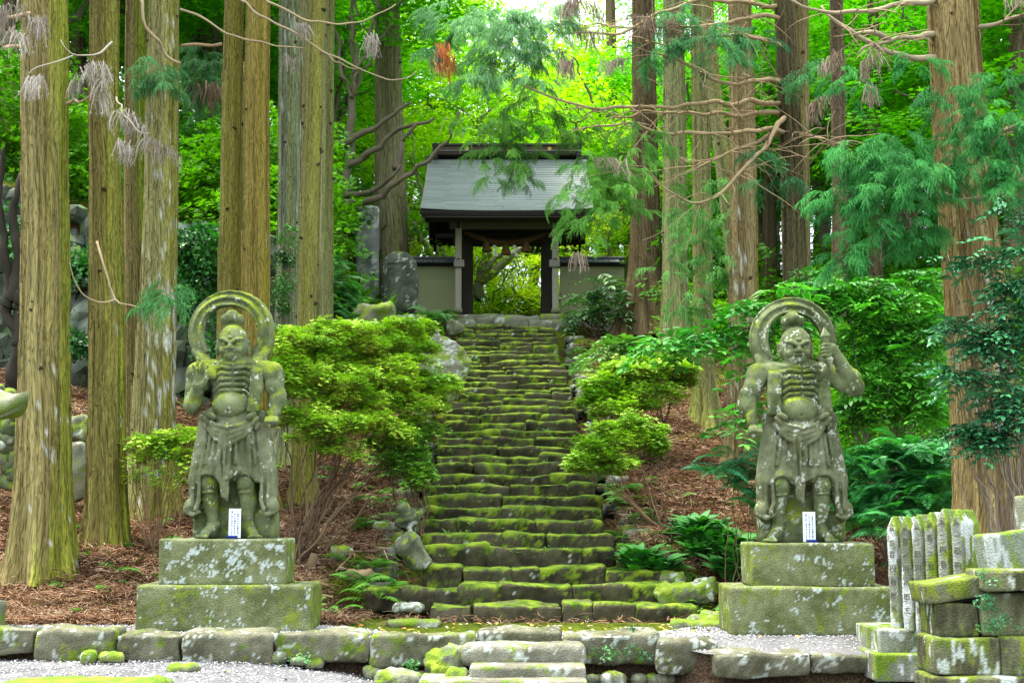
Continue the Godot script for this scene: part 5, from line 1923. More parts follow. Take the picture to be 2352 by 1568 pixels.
	for i in nk:
		var f := rr2.randf_range(0.06, 0.95)
		var at := c.sample_baked(L * f)
		var seg := f * (path.size() - 1)
		var s0 := mini(int(seg), path.size() - 2)
		var r: float = lerpf(path[s0][1], path[s0 + 1][1], seg - s0)
		var an := rr2.randf_range(0.0, PI)
		var dir := Vector3(cos(an), 0, sin(an))
		var p0 := at + dir * r * 0.9
		var first := mb.v.size()
		mb.tint = Color(0.09, 0.065, 0.035)
		var kr := rr2.randf_range(0.007, 0.022)
		tube(mb, [p0, p0 + dir * r * 0.16, p0 + dir * (r * 0.16 + kr * rr2.randf_range(0.3, 1.6)) + Vector3(0, 0.01, 0)], kr * 1.7, kr * 0.8, 7, 0.5)
		while mb.uv.size() < mb.v.size():
			mb.uv.append(Vector2(0.3, 0.3))
	return smooth(mb)

func add_branch(t: Node3D, pts: Array, r0: float, r1: float, tint := Color(0.26, 0.19, 0.11), called := "branch") -> Array:
	var mb := MB.new()
	mb.tint = tint
	var path := curve(pts, 0.10, 0.035, pts.size())
	tube(mb, path, r0, r1, 7, 0.25)
	put(called, smooth(mb), M.twig, t, -t.position)
	return path

func twigs(t: Node3D, path: Array, n: int, sd: int, l0 := 0.25, l1 := 0.7, tint := Color(0.24, 0.17, 0.10)) -> Array:      # thin side shoots along a branch; returns their tips
	var r := rng(sd)
	var mb := MB.new()
	var tips := []
	for i in n:
		mb.tint = tint * g01(r, 0.7, 1.5)
		var b: Vector3 = path[int(path.size() * (0.15 + 0.84 * r.randf()))]
		var d0 := Vector3(g01(r, -1, 1), g01(r, -0.5, 0.5), g01(r, -1, 1)).normalized()
		var pts := [b]
		var l := g01(r, l0, l1)
		for j in 5:
			d0 = (d0 + Vector3(g01(r, -0.25, 0.25), g01(r, -0.3, 0.12), g01(r, -0.25, 0.25))).normalized()
			pts.append(pts[j] + d0 * l / 5.0)
			if j > 1:
				tips.append(pts[j + 1])
		tube(mb, pts, 0.007, 0.003, 4)
	put("twigs", smooth(mb), M.twig, t, -t.position)
	return tips

# clusters: [u, v, half width, half height in the photograph's scale, distance, count]; the shoots hang and lean outwards
func cedar_foliage(t: Node3D, clusters: Array, sd: int, ca: Color, cb: Color, sc := 1.0, kind := "cedar", called := "foliage", mat: Material = null, dens := 2.2) -> void:
	var r := rng(sd)
	var w := [[], [], []]
	var c := [[], [], []]
	var kinds := 3 if kind == "cedar" else 2
	for q in clusters:
		var at := P(q[0], q[1], q[4])
		var k: float = q[4] / F
		var n: int = q[5]
		var strands: int = maxi(1, int(n * dens / 5.0))
		for i in strands:
			var e := inball(r)
			var p: Vector3 = at + Vector3(e.x * q[2] * k, e.y * q[3] * k + 0.06, e.z * q[2] * k * 0.7)
			var yaw := atan2(-e.z, e.x) + g01(r, -0.8, 0.8)
			var tone := clampf(0.5 + 0.8 * n3(p * 2.1) + g01(r, -0.4, 0.4), 0.0, 1.0)
			var drop := g01(r, -0.1, 0.35)
			for j in r.randi_range(3, 7):
				var m := r.randi() % kinds
				w[m].append(turned(r, p - t.position, sc * g01(r, 0.6, 1.3), 0.2) if kind == "dead" else Transform3D((Basis(Vector3.UP, yaw + g01(r, -0.7, 0.7)) * Basis(Vector3(0, 0, 1), -drop + g01(r, -0.4, 0.35)) * Basis(Vector3(1, 0, 0), g01(r, -0.6, 0.6))).scaled(Vector3.ONE * sc * g01(r, 0.7, 1.25)), p - t.position))
				c[m].append(ca.lerp(cb, clampf(tone + g01(r, -0.15, 0.15), 0.0, 1.0)))
				p += Vector3(cos(yaw) * 0.075 * cos(drop), -sin(drop) * 0.075, -sin(yaw) * 0.075 * cos(drop)) * sc
				drop += g01(r, 0.0, 0.25)
	for m in kinds:
		if w[m].size():
			scatter(called, S["%s%d" % [kind, m]], mat if mat else M.cedar, w[m], c[m], t)

func cedar_crown(t: Node3D, top: Vector3, y0: float, y1: float, rad: float, n: int, sd: int) -> void:
	var r := rng(sd)
	var w := []
	var c := []
	for i in n:
		var f := pow(r.randf(), 0.8)
		var rr := rad * (1.0 - 0.85 * f) * sqrt(r.randf())
		var a := r.randf() * TAU
		var p := Vector3(top.x + cos(a) * rr, lerpf(y0, y1, f) - rr * 0.25, top.z + sin(a) * rr)
		w.append(Transform3D((Basis(Vector3.UP, -a) * Basis(Vector3(0, 0, 1), g01(r, -0.5, 0.1))).scaled(Vector3.ONE * g01(r, 2.2, 3.6)), p - t.position))
		c.append(Color(0.03, 0.09, 0.03).lerp(Color(0.07, 0.17, 0.04), r.randf()))
	scatter("crown", S.cedar0, M.cedar, w, c, t)

func cedar(label: String, pts: Array, sd: int, o: Dictionary, group := "") -> Node3D:
	# pts: [[u, v, d, width in photograph pixels]...] from the foot upwards
	var path := []
	for q in pts:
		path.append([P(q[0], q[1], q[2]), q[3] * q[2] / F * 0.5])
	var foot: Vector3 = path[0][0]
	foot.y = minf(foot.y, ground_y(foot.x, -foot.z) - 0.05)
	path[0][0] = foot
	var t := thing("cedar_tree", label, "tree", foot, 0.0, group)
	# continue above the frame
	var a: Vector3 = path[path.size() - 1][0]
	var b: Vector3 = path[path.size() - 2][0]
	var dir := ((a - b).normalized() * 0.5 + Vector3.UP * 0.5).normalized()
	var r1: float = path[path.size() - 1][1]
	path.append([a + dir * 4.5, r1 * 0.72])
	path.append([a + dir * 9.0, r1 * 0.25])
	var even := []                                   # spread the control points evenly in height
	for i in 12:
		var y := lerpf(foot.y, path[path.size() - 1][0].y, i / 11.0)
		for k in path.size() - 1:
			if y >= path[k][0].y - 0.001 and y <= path[k + 1][0].y + 0.001:
				var f: float = (y - path[k][0].y) / maxf(0.001, path[k + 1][0].y - path[k][0].y)
				even.append([path[k][0].lerp(path[k + 1][0], f), lerpf(path[k][1], path[k + 1][1], f)])
				break
	put("trunk", trunk_mesh(even, sd, o), M.bark, t, -foot)
	cedar_crown(t, a + dir * 5.0, a.y + 3.5, a.y + 10.0, 1.7, o.get("crown", 90), sd + 500)
	return t

func build_cedars() -> void:
	var dead_grey := Color(0.34, 0.29, 0.27)
	var gl := "slender cedars on the bank behind the palm-raising guardian"
	# --- the bank with the slim straight trunks
	var t := cedar("thickest straight cedar on that bank, furrowed tan bark with a white lichen streak", [[96, 1342, 15.6, 118], [98, 1000, 15.6, 118], [104, 600, 15.6, 108], [101, 0, 15.6, 104]], 1, {"flare": 0.42, "rows": 170, "sides": 56, "strips": 320, "mdir": Vector3(1.0, 0, 0.05), "moss": -0.2, "lichen": 0.72, "ldir": Vector3(0.75, 0, 0.5), "lh": 1.7, "a": Color(0.208, 0.168, 0.064), "b": Color(0.397, 0.357, 0.142)})
	var br := add_branch(t, [P(152, 233, 15.4), P(185, 232, 15.0), P(222, 218, 14.8), P(238, 210, 14.7)], 0.018, 0.006, Color(0.28, 0.20, 0.12))
	br = add_branch(t, [P(262, 95, 14.9), P(232, 122, 14.8), P(195, 130, 14.6), P(168, 122, 14.5), P(140, 92, 14.4)], 0.013, 0.005, Color(0.34, 0.30, 0.23))
	br = add_branch(t, [P(170, 126, 14.6), P(120, 145, 14.5), P(80, 165, 14.4), P(58, 200, 14.3)], 0.010, 0.004, Color(0.34, 0.31, 0.24))
	cedar_foliage(t, [[100, 180, 40, 28, 14.5, 26], [235, 175, 30, 48, 14.6, 60], [180, 180, 20, 40, 14.6, 20], [75, 30, 40, 50, 14.6, 40], [8, 110, 30, 60, 14.4, 45], [20, 20, 40, 30, 14.5, 30]], 1001, Color(0.20, 0.165, 0.125), Color(0.42, 0.38, 0.31), 0.8, "dead", "dead_shoots", M.dead, 0.28)
	br = add_branch(t, [P(0, 38, 14.9), P(50, 30, 15.2), P(80, 20, 15.5)], 0.02, 0.03, Color(0.28, 0.20, 0.12))
	br = add_branch(t, [P(0, 100, 14.9), P(30, 60, 14.8), P(44, 0, 14.7)], 0.014, 0.012, Color(0.36, 0.30, 0.22))
	br = add_branch(t, [P(0, 107, 15.0), P(44, 112, 15.3)], 0.02, 0.018, Color(0.40, 0.28, 0.17))
	t = cedar("straight mid-brown cedar next to the thickest trunk, greenish along one edge", [[245, 1305, 16.4, 84], [245, 1000, 16.4, 84], [243, 600, 16.4, 76], [237, 0, 16.4, 66]], 2, {"flare": 0.5, "rows": 150, "sides": 48, "strips": 260, "mdir": Vector3(0.9, 0, 0.1), "moss": -0.45, "lichen": 0.85, "a": Color(0.161, 0.135, 0.039), "b": Color(0.321, 0.297, 0.086)})
	add_branch(t, [P(222, 560, 15.9), P(238, 610, 15.7), P(262, 685, 15.6), P(310, 705, 15.4), P(358, 720, 15.2)], 0.016, 0.006, Color(0.27, 0.21, 0.12))
	add_branch(t, [P(262, 686, 15.6), P(225, 690, 15.5), P(190, 675, 15.4), P(165, 640, 15.3), P(158, 610, 15.2)], 0.012, 0.005, Color(0.30, 0.235, 0.14))
	cedar_foliage(t, [[385, 690, 30, 45, 15.0, 60]], 1002, Color(0.05, 0.20, 0.05), Color(0.12, 0.36, 0.10), 0.55, "cedar", "foliage", null, 1.5)
	cedar_foliage(t, [[310, 330, 45, 70, 15.4, 60], [265, 300, 16, 60, 15.6, 22]], 1003, Color(0.20, 0.165, 0.125), Color(0.42, 0.38, 0.31), 0.8, "dead", "dead_shoots", M.dead, 0.28)
	add_branch(t, [P(262, 225, 16.2), P(282, 260, 15.6), P(318, 300, 15.4), P(350, 310, 15.3)], 0.012, 0.005, Color(0.34, 0.28, 0.20))
	t = cedar("half-hidden cedar with a bright green mossy edge, close behind a pale trunk", [[318, 1175, 18.6, 70], [318, 800, 18.6, 66], [314, 450, 18.6, 60], [314, 0, 18.6, 54]], 3, {"mdir": Vector3(1.0, 0, 0.1), "moss": -0.25, "m": Color(0.27, 0.40, 0.03), "lichen": 0.9, "a": Color(0.141, 0.114, 0.039), "b": Color(0.264, 0.238, 0.086)})
	cedar_foliage(t, [[355, 165, 40, 30, 17.2, 60], [380, 200, 30, 20, 17.0, 30]], 1004, Color(0.04, 0.16, 0.05), Color(0.10, 0.30, 0.10), 0.6, "cedar", "foliage", null, 1.2)
	t = cedar("pale olive cedar with a broad white lichen patch low on its side", [[352, 1215, 17.6, 102], [352, 950, 17.6, 94], [368, 550, 17.6, 78], [376, 0, 17.6, 72]], 4, {"flare": 0.4, "rows": 150, "sides": 48, "strips": 260, "mdir": Vector3(0.6, 0, 0.3), "moss": -0.25, "m": Color(0.30, 0.30, 0.05), "lichen": 0.36, "ldir": Vector3(0.85, 0, 0.35), "lh": 1.9, "a": Color(0.217, 0.206, 0.072), "b": Color(0.415, 0.411, 0.172)})
	add_branch(t, [P(318, 0, 16.4), P(330, 60, 16.4), P(362, 95, 16.5), P(375, 120, 16.6), P(411, 146, 16.7)], 0.022, 0.016, Color(0.30, 0.235, 0.14))
	t = cedar("slim ochre cedar rising behind the scarf of the palm-raising guardian", [[526, 1110, 18.4, 66], [527, 650, 18.4, 56], [531, 400, 18.4, 50], [537, 0, 18.4, 44]], 5, {"mdir": Vector3(0.4, 0, 0.6), "moss": -0.3, "m": Color(0.32, 0.30, 0.04), "lichen": 1.0, "a": Color(0.255, 0.227, 0.060), "b": Color(0.415, 0.400, 0.121), "knots": 1.0}, gl)
	t = cedar("orange-brown cedar pressed close beside the slim ochre one", [[588, 1100, 18.0, 70], [587, 700, 18.0, 62], [588, 400, 18.0, 60], [592, 0, 18.0, 56]], 6, {"mdir": Vector3(0.5, 0, 0.4), "moss": -0.45, "m": Color(0.32, 0.28, 0.03), "lichen": 0.9, "a": Color(0.236, 0.178, 0.039), "b": Color(0.405, 0.346, 0.095), "knots": 0.9}, gl)
	add_branch(t, [P(412, 102, 17.7), P(460, 100, 17.8), P(510, 98, 17.9)], 0.02, 0.024, Color(0.26, 0.18, 0.10))
	add_branch(t, [P(412, 20, 16.9), P(470, 45, 16.8), P(540, 85, 16.7), P(620, 103, 16.6), P(700, 112, 16.6)], 0.016, 0.007, Color(0.29, 0.225, 0.13))
	cedar_foliage(t, [[480, 175, 45, 50, 19.6, 130], [450, 130, 40, 30, 19.6, 50], [470, 230, 30, 45, 19.8, 60]], 1005, Color(0.03, 0.12, 0.035), Color(0.08, 0.26, 0.07), 0.62, "cedar", "foliage", null, 1.4)
	cedar_foliage(t, [[460, 190, 40, 50, 19.4, 40]], 1006, Color(0.12, 0.08, 0.05), Color(0.25, 0.18, 0.12), 1.2, "dead", "dead_shoots", M.dead, 0.28)
	t = cedar("grey lichen-speckled cedar with ivy at its dark foot", [[652, 1060, 20.0, 66], [660, 700, 20.0, 54], [664, 400, 20.0, 52], [665, 0, 20.0, 48]], 7, {"mdir": Vector3(0.3, 0, 0.4), "moss": -0.5, "lichen": 0.42, "ldir": Vector3(0.5, 0, 0.6), "lh": 6.5, "a": Color(0.123, 0.141, 0.077), "b": Color(0.358, 0.432, 0.257), "knots": 1.0}, gl)
	t = cedar("thin pale trunk standing just behind the grey speckled cedar", [[690, 1030, 22.0, 46], [693, 500, 22.0, 40], [697, 0, 22.0, 36]], 8, {"mdir": Vector3(0.3, 0, 0.4), "moss": -0.5, "lichen": 0.6, "a": Color(0.264, 0.260, 0.103), "b": Color(0.440, 0.433, 0.240), "knots": 0.4}, gl)
	t = cedar("leaning olive cedar dotted with knots, its foot behind the big azalea", [[694, 1185, 18.3, 56], [702, 800, 18.3, 44], [712, 500, 18.3, 42], [728, 0, 18.3, 40]], 9, {"mdir": Vector3(0.3, 0, 0.5), "moss": -0.3, "m": Color(0.33, 0.33, 0.05), "lichen": 1.0, "a": Color(0.255, 0.249, 0.068), "b": Color(0.434, 0.433, 0.146), "knots": 1.6}, gl)
	add_branch(t, [P(550, 0, 17.4), P(620, 45, 17.3), P(720, 105, 17.3), P(800, 150, 17.4), P(870, 172, 17.5), P(930, 180, 17.6), P(960, 165, 17.7)], 0.018, 0.006, Color(0.32, 0.26, 0.155))
	add_branch(t, [P(610, 0, 17.2), P(690, 40, 17.2), P(780, 52, 17.2), P(850, 40, 17.3), P(905, 10, 17.4)], 0.017, 0.008, Color(0.33, 0.265, 0.155))
	add_branch(t, [P(735, 118, 18.2), P(790, 150, 17.9), P(830, 160, 17.8)], 0.018, 0.008, Color(0.20, 0.15, 0.10))
	cedar_foliage(t, [[700, 60, 50, 30, 17.3, 30], [660, 120, 30, 25, 17.2, 16], [840, 80, 40, 30, 17.2, 16]], 1007, Color(0.20, 0.165, 0.125), Color(0.42, 0.38, 0.31), 0.75, "dead", "dead_shoots", M.dead, 0.28)
	t = cedar("faint pale cedar standing behind the knot-dotted one", [[746, 990, 24.0, 36], [748, 500, 24.0, 32], [754, 0, 24.0, 28]], 10, {"mdir": Vector3(0.3, 0, 0.4), "moss": -0.4, "lichen": 0.8, "a": Color(0.246, 0.260, 0.103), "b": Color(0.397, 0.432, 0.207), "knots": 0.4}, gl)
	t = cedar("massive grey cedar behind the plaster wall and the rounded monument", [[900, 690, 33.5, 84], [896, 400, 33.5, 70], [892, 200, 33.5, 64], [890, 0, 33.5, 58]], 11, {"mdir": Vector3(0.2, 0, 0.3), "moss": -0.6, "lichen": 0.9, "a": Color(0.189, 0.178, 0.090), "b": Color(0.339, 0.335, 0.181)})
	# --- the bank beyond the stairs
	t = cedar("broad red-brown cedar with flaring roots beside the plaster wall", [[1481, 752, 30.6, 84], [1484, 620, 30.6, 72], [1482, 350, 30.6, 62], [1478, 0, 30.6, 52]], 12, {"flare": 0.8, "mdir": Vector3(-0.2, 0, 0.2), "moss": -0.7, "lichen": 1.1, "a": Color(0.094, 0.067, 0.035), "b": Color(0.217, 0.168, 0.090)})
	t = cedar("pale greenish straight cedar next to the red-brown one", [[1550, 805, 27.0, 64], [1550, 500, 27.0, 56], [1548, 0, 27.0, 48]], 13, {"mdir": Vector3(0.1, 0, 0.3), "moss": -0.3, "m": Color(0.30, 0.32, 0.10), "lichen": 0.9, "a": Color(0.226, 0.238, 0.103), "b": Color(0.397, 0.432, 0.207)})
	t = cedar("cedar with a wide buttressed mossy foot above the needle slope", [[1622, 1000, 22.5, 52], [1616, 800, 22.5, 46], [1612, 400, 22.5, 42], [1606, 0, 22.5, 38]], 14, {"flare": 0.9, "mdir": Vector3(-0.4, 0, 0.3), "moss": -0.35, "m": Color(0.24, 0.28, 0.06), "lichen": 0.9, "a": Color(0.208, 0.200, 0.077), "b": Color(0.378, 0.389, 0.164)})
	t = cedar("slanting yellow-green trunk leaning across the taller cedars", [[1712, 850, 21.0, 44], [1684, 560, 21.0, 38], [1650, 300, 21.0, 34], [1622, 0, 21.0, 30]], 15, {"mdir": Vector3(0.4, 0, 0.5), "moss": -0.2, "m": Color(0.34, 0.36, 0.08), "lichen": 0.7, "a": Color(0.246, 0.260, 0.103), "b": Color(0.415, 0.433, 0.189)})
	cedar_foliage(t, [[1600, 560, 45, 45, 20.0, 90], [1640, 620, 40, 40, 19.8, 80], [1590, 500, 40, 30, 20.0, 60], [1640, 430, 40, 30, 20.2, 50], [1580, 700, 40, 40, 19.8, 60], [1665, 520, 30, 40, 19.8, 40], [1530, 620, 25, 30, 20.0, 25]], 1008, Color(0.05, 0.20, 0.035), Color(0.15, 0.42, 0.09), 0.55, "cedar", "foliage", null, 1.1)
	t = cedar("tall twin-ridged brown cedar with a white lichen line down its foot", [[1712, 1120, 19.6, 76], [1708, 900, 19.6, 68], [1708, 450, 19.6, 62], [1700, 0, 19.6, 54]], 16, {"mdir": Vector3(0.9, 0, 0.1), "moss": -0.55, "m": Color(0.26, 0.24, 0.03), "lichen": 0.62, "ldir": Vector3(-0.7, 0, 0.6), "lh": 2.6, "a": Color(0.189, 0.141, 0.060), "b": Color(0.358, 0.303, 0.146)})
	t = cedar("dark cracked cedar behind the club-bearing guardian, long bare branches reaching over the stairs", [[1836, 1160, 17.0, 84], [1828, 650, 17.0, 60], [1818, 300, 17.0, 52], [1802, 0, 17.0, 48]], 17, {"mdir": Vector3(0.7, 0, 0.2), "moss": -0.6, "m": Color(0.17, 0.19, 0.03), "lichen": 1.2, "a": Color(0.052, 0.043, 0.022), "b": Color(0.198, 0.178, 0.086)})
	var tan := Color(0.27, 0.20, 0.11)
	var paths := []
	for q in [[[1806, 234, 17.0], [1700, 236, 16.6], [1554, 241, 16.2], [1415, 250, 15.9], [1320, 238, 15.8], [1230, 205, 15.8], [1160, 155, 15.8]], [[1806, 258, 17.0], [1700, 262, 16.7], [1600, 259, 16.5], [1476, 257, 16.3], [1400, 275, 16.2]], [[1808, 190, 17.0], [1740, 182, 16.6], [1681, 192, 16.4], [1620, 176, 16.2], [1550, 135, 16.0], [1500, 120, 16.0]], [[1804, 42, 17.0], [1740, 36, 16.7], [1681, 53, 16.5], [1600, 60, 16.3], [1470, 62, 16.2], [1380, 55, 16.1]], [[1806, 300, 17.0], [1740, 300, 16.6], [1616, 306, 16.3], [1500, 298, 16.1], [1415, 283, 16.0], [1340, 300, 16.0]], [[1806, 271, 16.9], [1768, 320, 16.5], [1702, 394, 16.2], [1661, 443, 16.1], [1591, 463, 16.0], [1522, 431, 15.9], [1480, 381, 15.8]], [[1806, 305, 17.0], [1700, 340, 16.6], [1640, 370, 16.5], [1560, 400, 16.4]], [[1804, 12, 17.0], [1700, 5, 16.6], [1560, 10, 16.2], [1430, 70, 16.0], [1330, 75, 16.0], [1240, 60, 16.0]], [[1806, 110, 17.0], [1720, 80, 16.5], [1640, 82, 16.2], [1560, 100, 16.0], [1480, 95, 15.9]], [[1820, 313, 17.0], [1880, 316, 16.6], [1910, 330, 16.5]]]:
		var pts := []
		for e in q:
			pts.append(P(e[0], e[1], e[2]))
		paths.append(add_branch(t, pts, 0.032, 0.009, tan))
	var k := 0
	for p in paths:
		twigs(t, p, 26, 1400 + k, 0.3, 0.9)
		k += 1
	# living shoots: the pale mass over the middle, the hangers before the roof, darker tufts between the trunks
	cedar_foliage(t, [[1040, 50, 60, 40, 16.0, 80], [1120, 70, 80, 50, 15.9, 170], [1190, 110, 70, 55, 15.8, 170], [1250, 60, 70, 50, 15.9, 130], [1150, 150, 60, 40, 15.8, 100], [1080, 190, 50, 30, 15.9, 60], [1225, 180, 50, 45, 15.8, 70], [1010, 130, 40, 30, 16.1, 40]], 1010, Color(0.08, 0.25, 0.08), Color(0.26, 0.54, 0.22), 0.48, "cedar", "foliage", null, 1.4)
	cedar_foliage(t, [[1110, 300, 70, 40, 15.9, 90], [1180, 290, 60, 40, 15.8, 70], [1130, 350, 60, 35, 15.8, 65], [1190, 370, 60, 35, 15.8, 55], [1130, 400, 50, 30, 15.8, 40], [1210, 410, 45, 35, 15.8, 35], [1250, 330, 60, 40, 15.8, 60], [1300, 300, 60, 40, 15.9, 60], [1230, 250, 60, 30, 15.9, 60], [1185, 440, 30, 25, 15.8, 14]], 1011, Color(0.035, 0.13, 0.015), Color(0.13, 0.33, 0.04), 0.46, "cedar", "foliage", null, 0.9)
	cedar_foliage(t, [[1350, 400, 60, 45, 15.9, 110], [1400, 450, 60, 50, 15.8, 130], [1320, 470, 50, 40, 15.8, 80], [1370, 500, 45, 40, 15.8, 80], [1440, 400, 50, 45, 15.9, 90], [1460, 330, 60, 40, 16.0, 80], [1330, 540, 30, 35, 15.8, 34], [1430, 500, 40, 30, 15.9, 40], [1500, 360, 40, 30, 16.0, 30], [1530, 420, 40, 30, 16.0, 30]], 1012, Color(0.06, 0.22, 0.025), Color(0.20, 0.50, 0.08), 0.42, "cedar", "foliage", null, 1.1)
	cedar_foliage(t, [[1560, 50, 40, 30, 16.1, 50], [1620, 100, 50, 30, 16.0, 70], [1690, 80, 40, 30, 16.2, 40], [1530, 110, 30, 30, 16.0, 40], [1740, 100, 40, 25, 16.4, 40], [1650, 150, 40, 25, 16.2, 40], [1480, 130, 40, 30, 16.0, 40], [1780, 420, 50, 40, 16.2, 40], [1860, 180, 40, 30, 16.4, 50], [1750, 360, 40, 20, 16.3, 30]], 1013, Color(0.025, 0.12, 0.04), Color(0.09, 0.32, 0.10), 0.56, "cedar", "foliage", null, 1.1)
	cedar_foliage(t, [[1330, 40, 60, 40, 15.8, 70], [1400, 60, 50, 40, 15.8, 40], [1440, 130, 40, 30, 15.8, 24], [1300, 130, 50, 40, 15.7, 40], [1010, 130, 20, 12, 15.8, 6], [1540, 30, 60, 30, 15.9, 30], [1350, 380, 30, 20, 15.7, 10], [1330, 600, 30, 20, 15.9, 0]], 1014, Color(0.20, 0.145, 0.10), Color(0.42, 0.34, 0.26), 0.8, "dead", "dead_shoots", M.dead, 0.28)
	cedar_foliage(t, [[1000, 105, 22, 10, 15.7, 10], [1005, 150, 10, 14, 15.7, 5]], 1015, Color(0.50, 0.14, 0.05), Color(0.60, 0.22, 0.08), 0.8, "dead", "rusty_shoots", M.dead, 0.9)
	# the companion trunk right behind the dark one
	t = cedar("plain brown cedar half hidden behind the dark cracked trunk", [[1846, 1100, 20.0, 46], [1842, 600, 20.0, 40], [1838, 0, 20.0, 36]], 18, {"mdir": Vector3(0.5, 0, 0.1), "moss": -0.6, "lichen": 1.0, "a": Color(0.169, 0.135, 0.051), "b": Color(0.302, 0.260, 0.111)})
	t = cedar("great leaning cedar beside the carved fence, pale on one side and rust-red on the other", [[2278, 1290, 13.9, 170], [2268, 1000, 13.9, 150], [2232, 600, 13.9, 136], [2206, 300, 13.9, 122], [2186, 0, 13.9, 116]], 19, {"flare": 0.30, "rows": 170, "sides": 60, "strips": 360, "mdir": Vector3(0.8, 0, 0.1), "moss": -0.6, "m": Color(0.15, 0.14, 0.03), "lichen": 0.66, "ldir": Vector3(0.1, 0, 0.9), "lh": 2.0, "a": Color(0.208, 0.135, 0.051), "b": Color(0.434, 0.367, 0.164), "knots": 0.3})
	var p2 := []
	for q in [[[2150, 78, 13.8], [2090, 84, 13.6], [2030, 95, 13.5], [1990, 110, 13.4], [1978, 122, 13.4]], [[2040, 90, 13.5], [2010, 76, 13.4], [1968, 82, 13.3]], [[2150, 0, 13.8], [2092, 4, 13.6], [2030, 14, 13.5], [1948, 29, 13.4], [1886, 27, 13.4], [1817, 2, 13.4]], [[2150, 138, 13.8], [2060, 125, 13.6], [1990, 90, 13.5], [1900, 40, 13.5], [1880, 10, 13.5]], [[2220, 60, 13.9], [2290, 58, 13.6], [2352, 35, 13.4]], [[2352, 410, 13.0], [2290, 440, 13.0], [2220, 455, 13.0], [2145, 442, 13.0]], [[2352, 280, 13.0], [2300, 300, 13.0], [2260, 340, 13.0]], [[2300, 380, 13.1], [2352, 370, 13.0]]]:
		var pts := []
		for e in q:
			pts.append(P(e[0], e[1], e[2]))
		p2.append(add_branch(t, pts, 0.035, 0.012, Color(0.27, 0.22, 0.14)))
	for i in p2.size():
		twigs(t, p2[i], 10, 1500 + i, 0.2, 0.6)
	cedar_foliage(t, [[1990, 370, 70, 50, 13.2, 130], [2060, 360, 60, 50, 13.0, 110], [2130, 420, 70, 60, 12.9, 150], [2210, 320, 60, 60, 12.9, 100], [2300, 330, 60, 60, 12.8, 150], [2050, 450, 70, 50, 13.0, 150], [2000, 520, 60, 60, 13.2, 120], [2100, 540, 50, 60, 13.1, 110], [2180, 240, 60, 50, 13.0, 70], [2320, 430, 50, 60, 12.8, 110], [1930, 480, 50, 50, 13.3, 80], [2290, 230, 60, 60, 12.9, 90], [1950, 590, 50, 50, 13.3, 70], [2240, 400, 60, 40, 12.9, 80], [1960, 200, 50, 40, 13.6, 50], [2120, 150, 40, 40, 13.4, 30]], 1020, Color(0.02, 0.15, 0.03), Color(0.08, 0.40, 0.09), 0.42, "cedar", "foliage", null, 1.5)
	cedar_foliage(t, [[1930, 120, 30, 40, 13.4, 16], [2030, 130, 30, 30, 13.4, 14], [1960, 250, 40, 40, 13.5, 20], [2090, 480, 30, 40, 13.1, 14], [2330, 20, 30, 40, 13.2, 16], [2010, 240, 30, 50, 13.6, 14]], 1021, Color(0.20, 0.145, 0.10), Color(0.40, 0.32, 0.24), 0.8, "dead", "dead_shoots", M.dead, 0.28)
	# farther cedars in the gaps
	var far := "plain cedar trunk standing far back in the wood"
	var r := rng(777)
	for q in [[1930, 24.0, 34], [2010, 27.0, 30], [2090, 30.0, 26], [1410, 44.0, 26], [770, 40.0, 24], [470, 34.0, 30], [430, 40.0, 22], [180, 31.0, 34], [20, 28.0, 36], [1770, 33.0, 30], [2330, 25.0, 40], [1985, 36.0, 24], [560, 44.0, 20]]:
		var v: float = 1185.0 - (hill(X(q[0], q[1]), q[1]) - 1.05) / q[1] * F * 0.985
		cedar(far, [[q[0] + g01(r, -6, 6), v, q[1], q[2] * 1.15], [q[0], v * 0.5, q[1], q[2]], [q[0] + g01(r, -10, 10), 0, q[1], q[2] * 0.85]], 30 + int(q[0]) % 50, {"rows": 50, "sides": 20, "mdir": Vector3(0.2, 0, 0.3), "moss": -0.5, "lichen": 0.9, "a": Color(0.14, 0.10, 0.06), "b": Color(0.28, 0.22, 0.14), "crown": 60}, "cedar trunks far back in the wood")

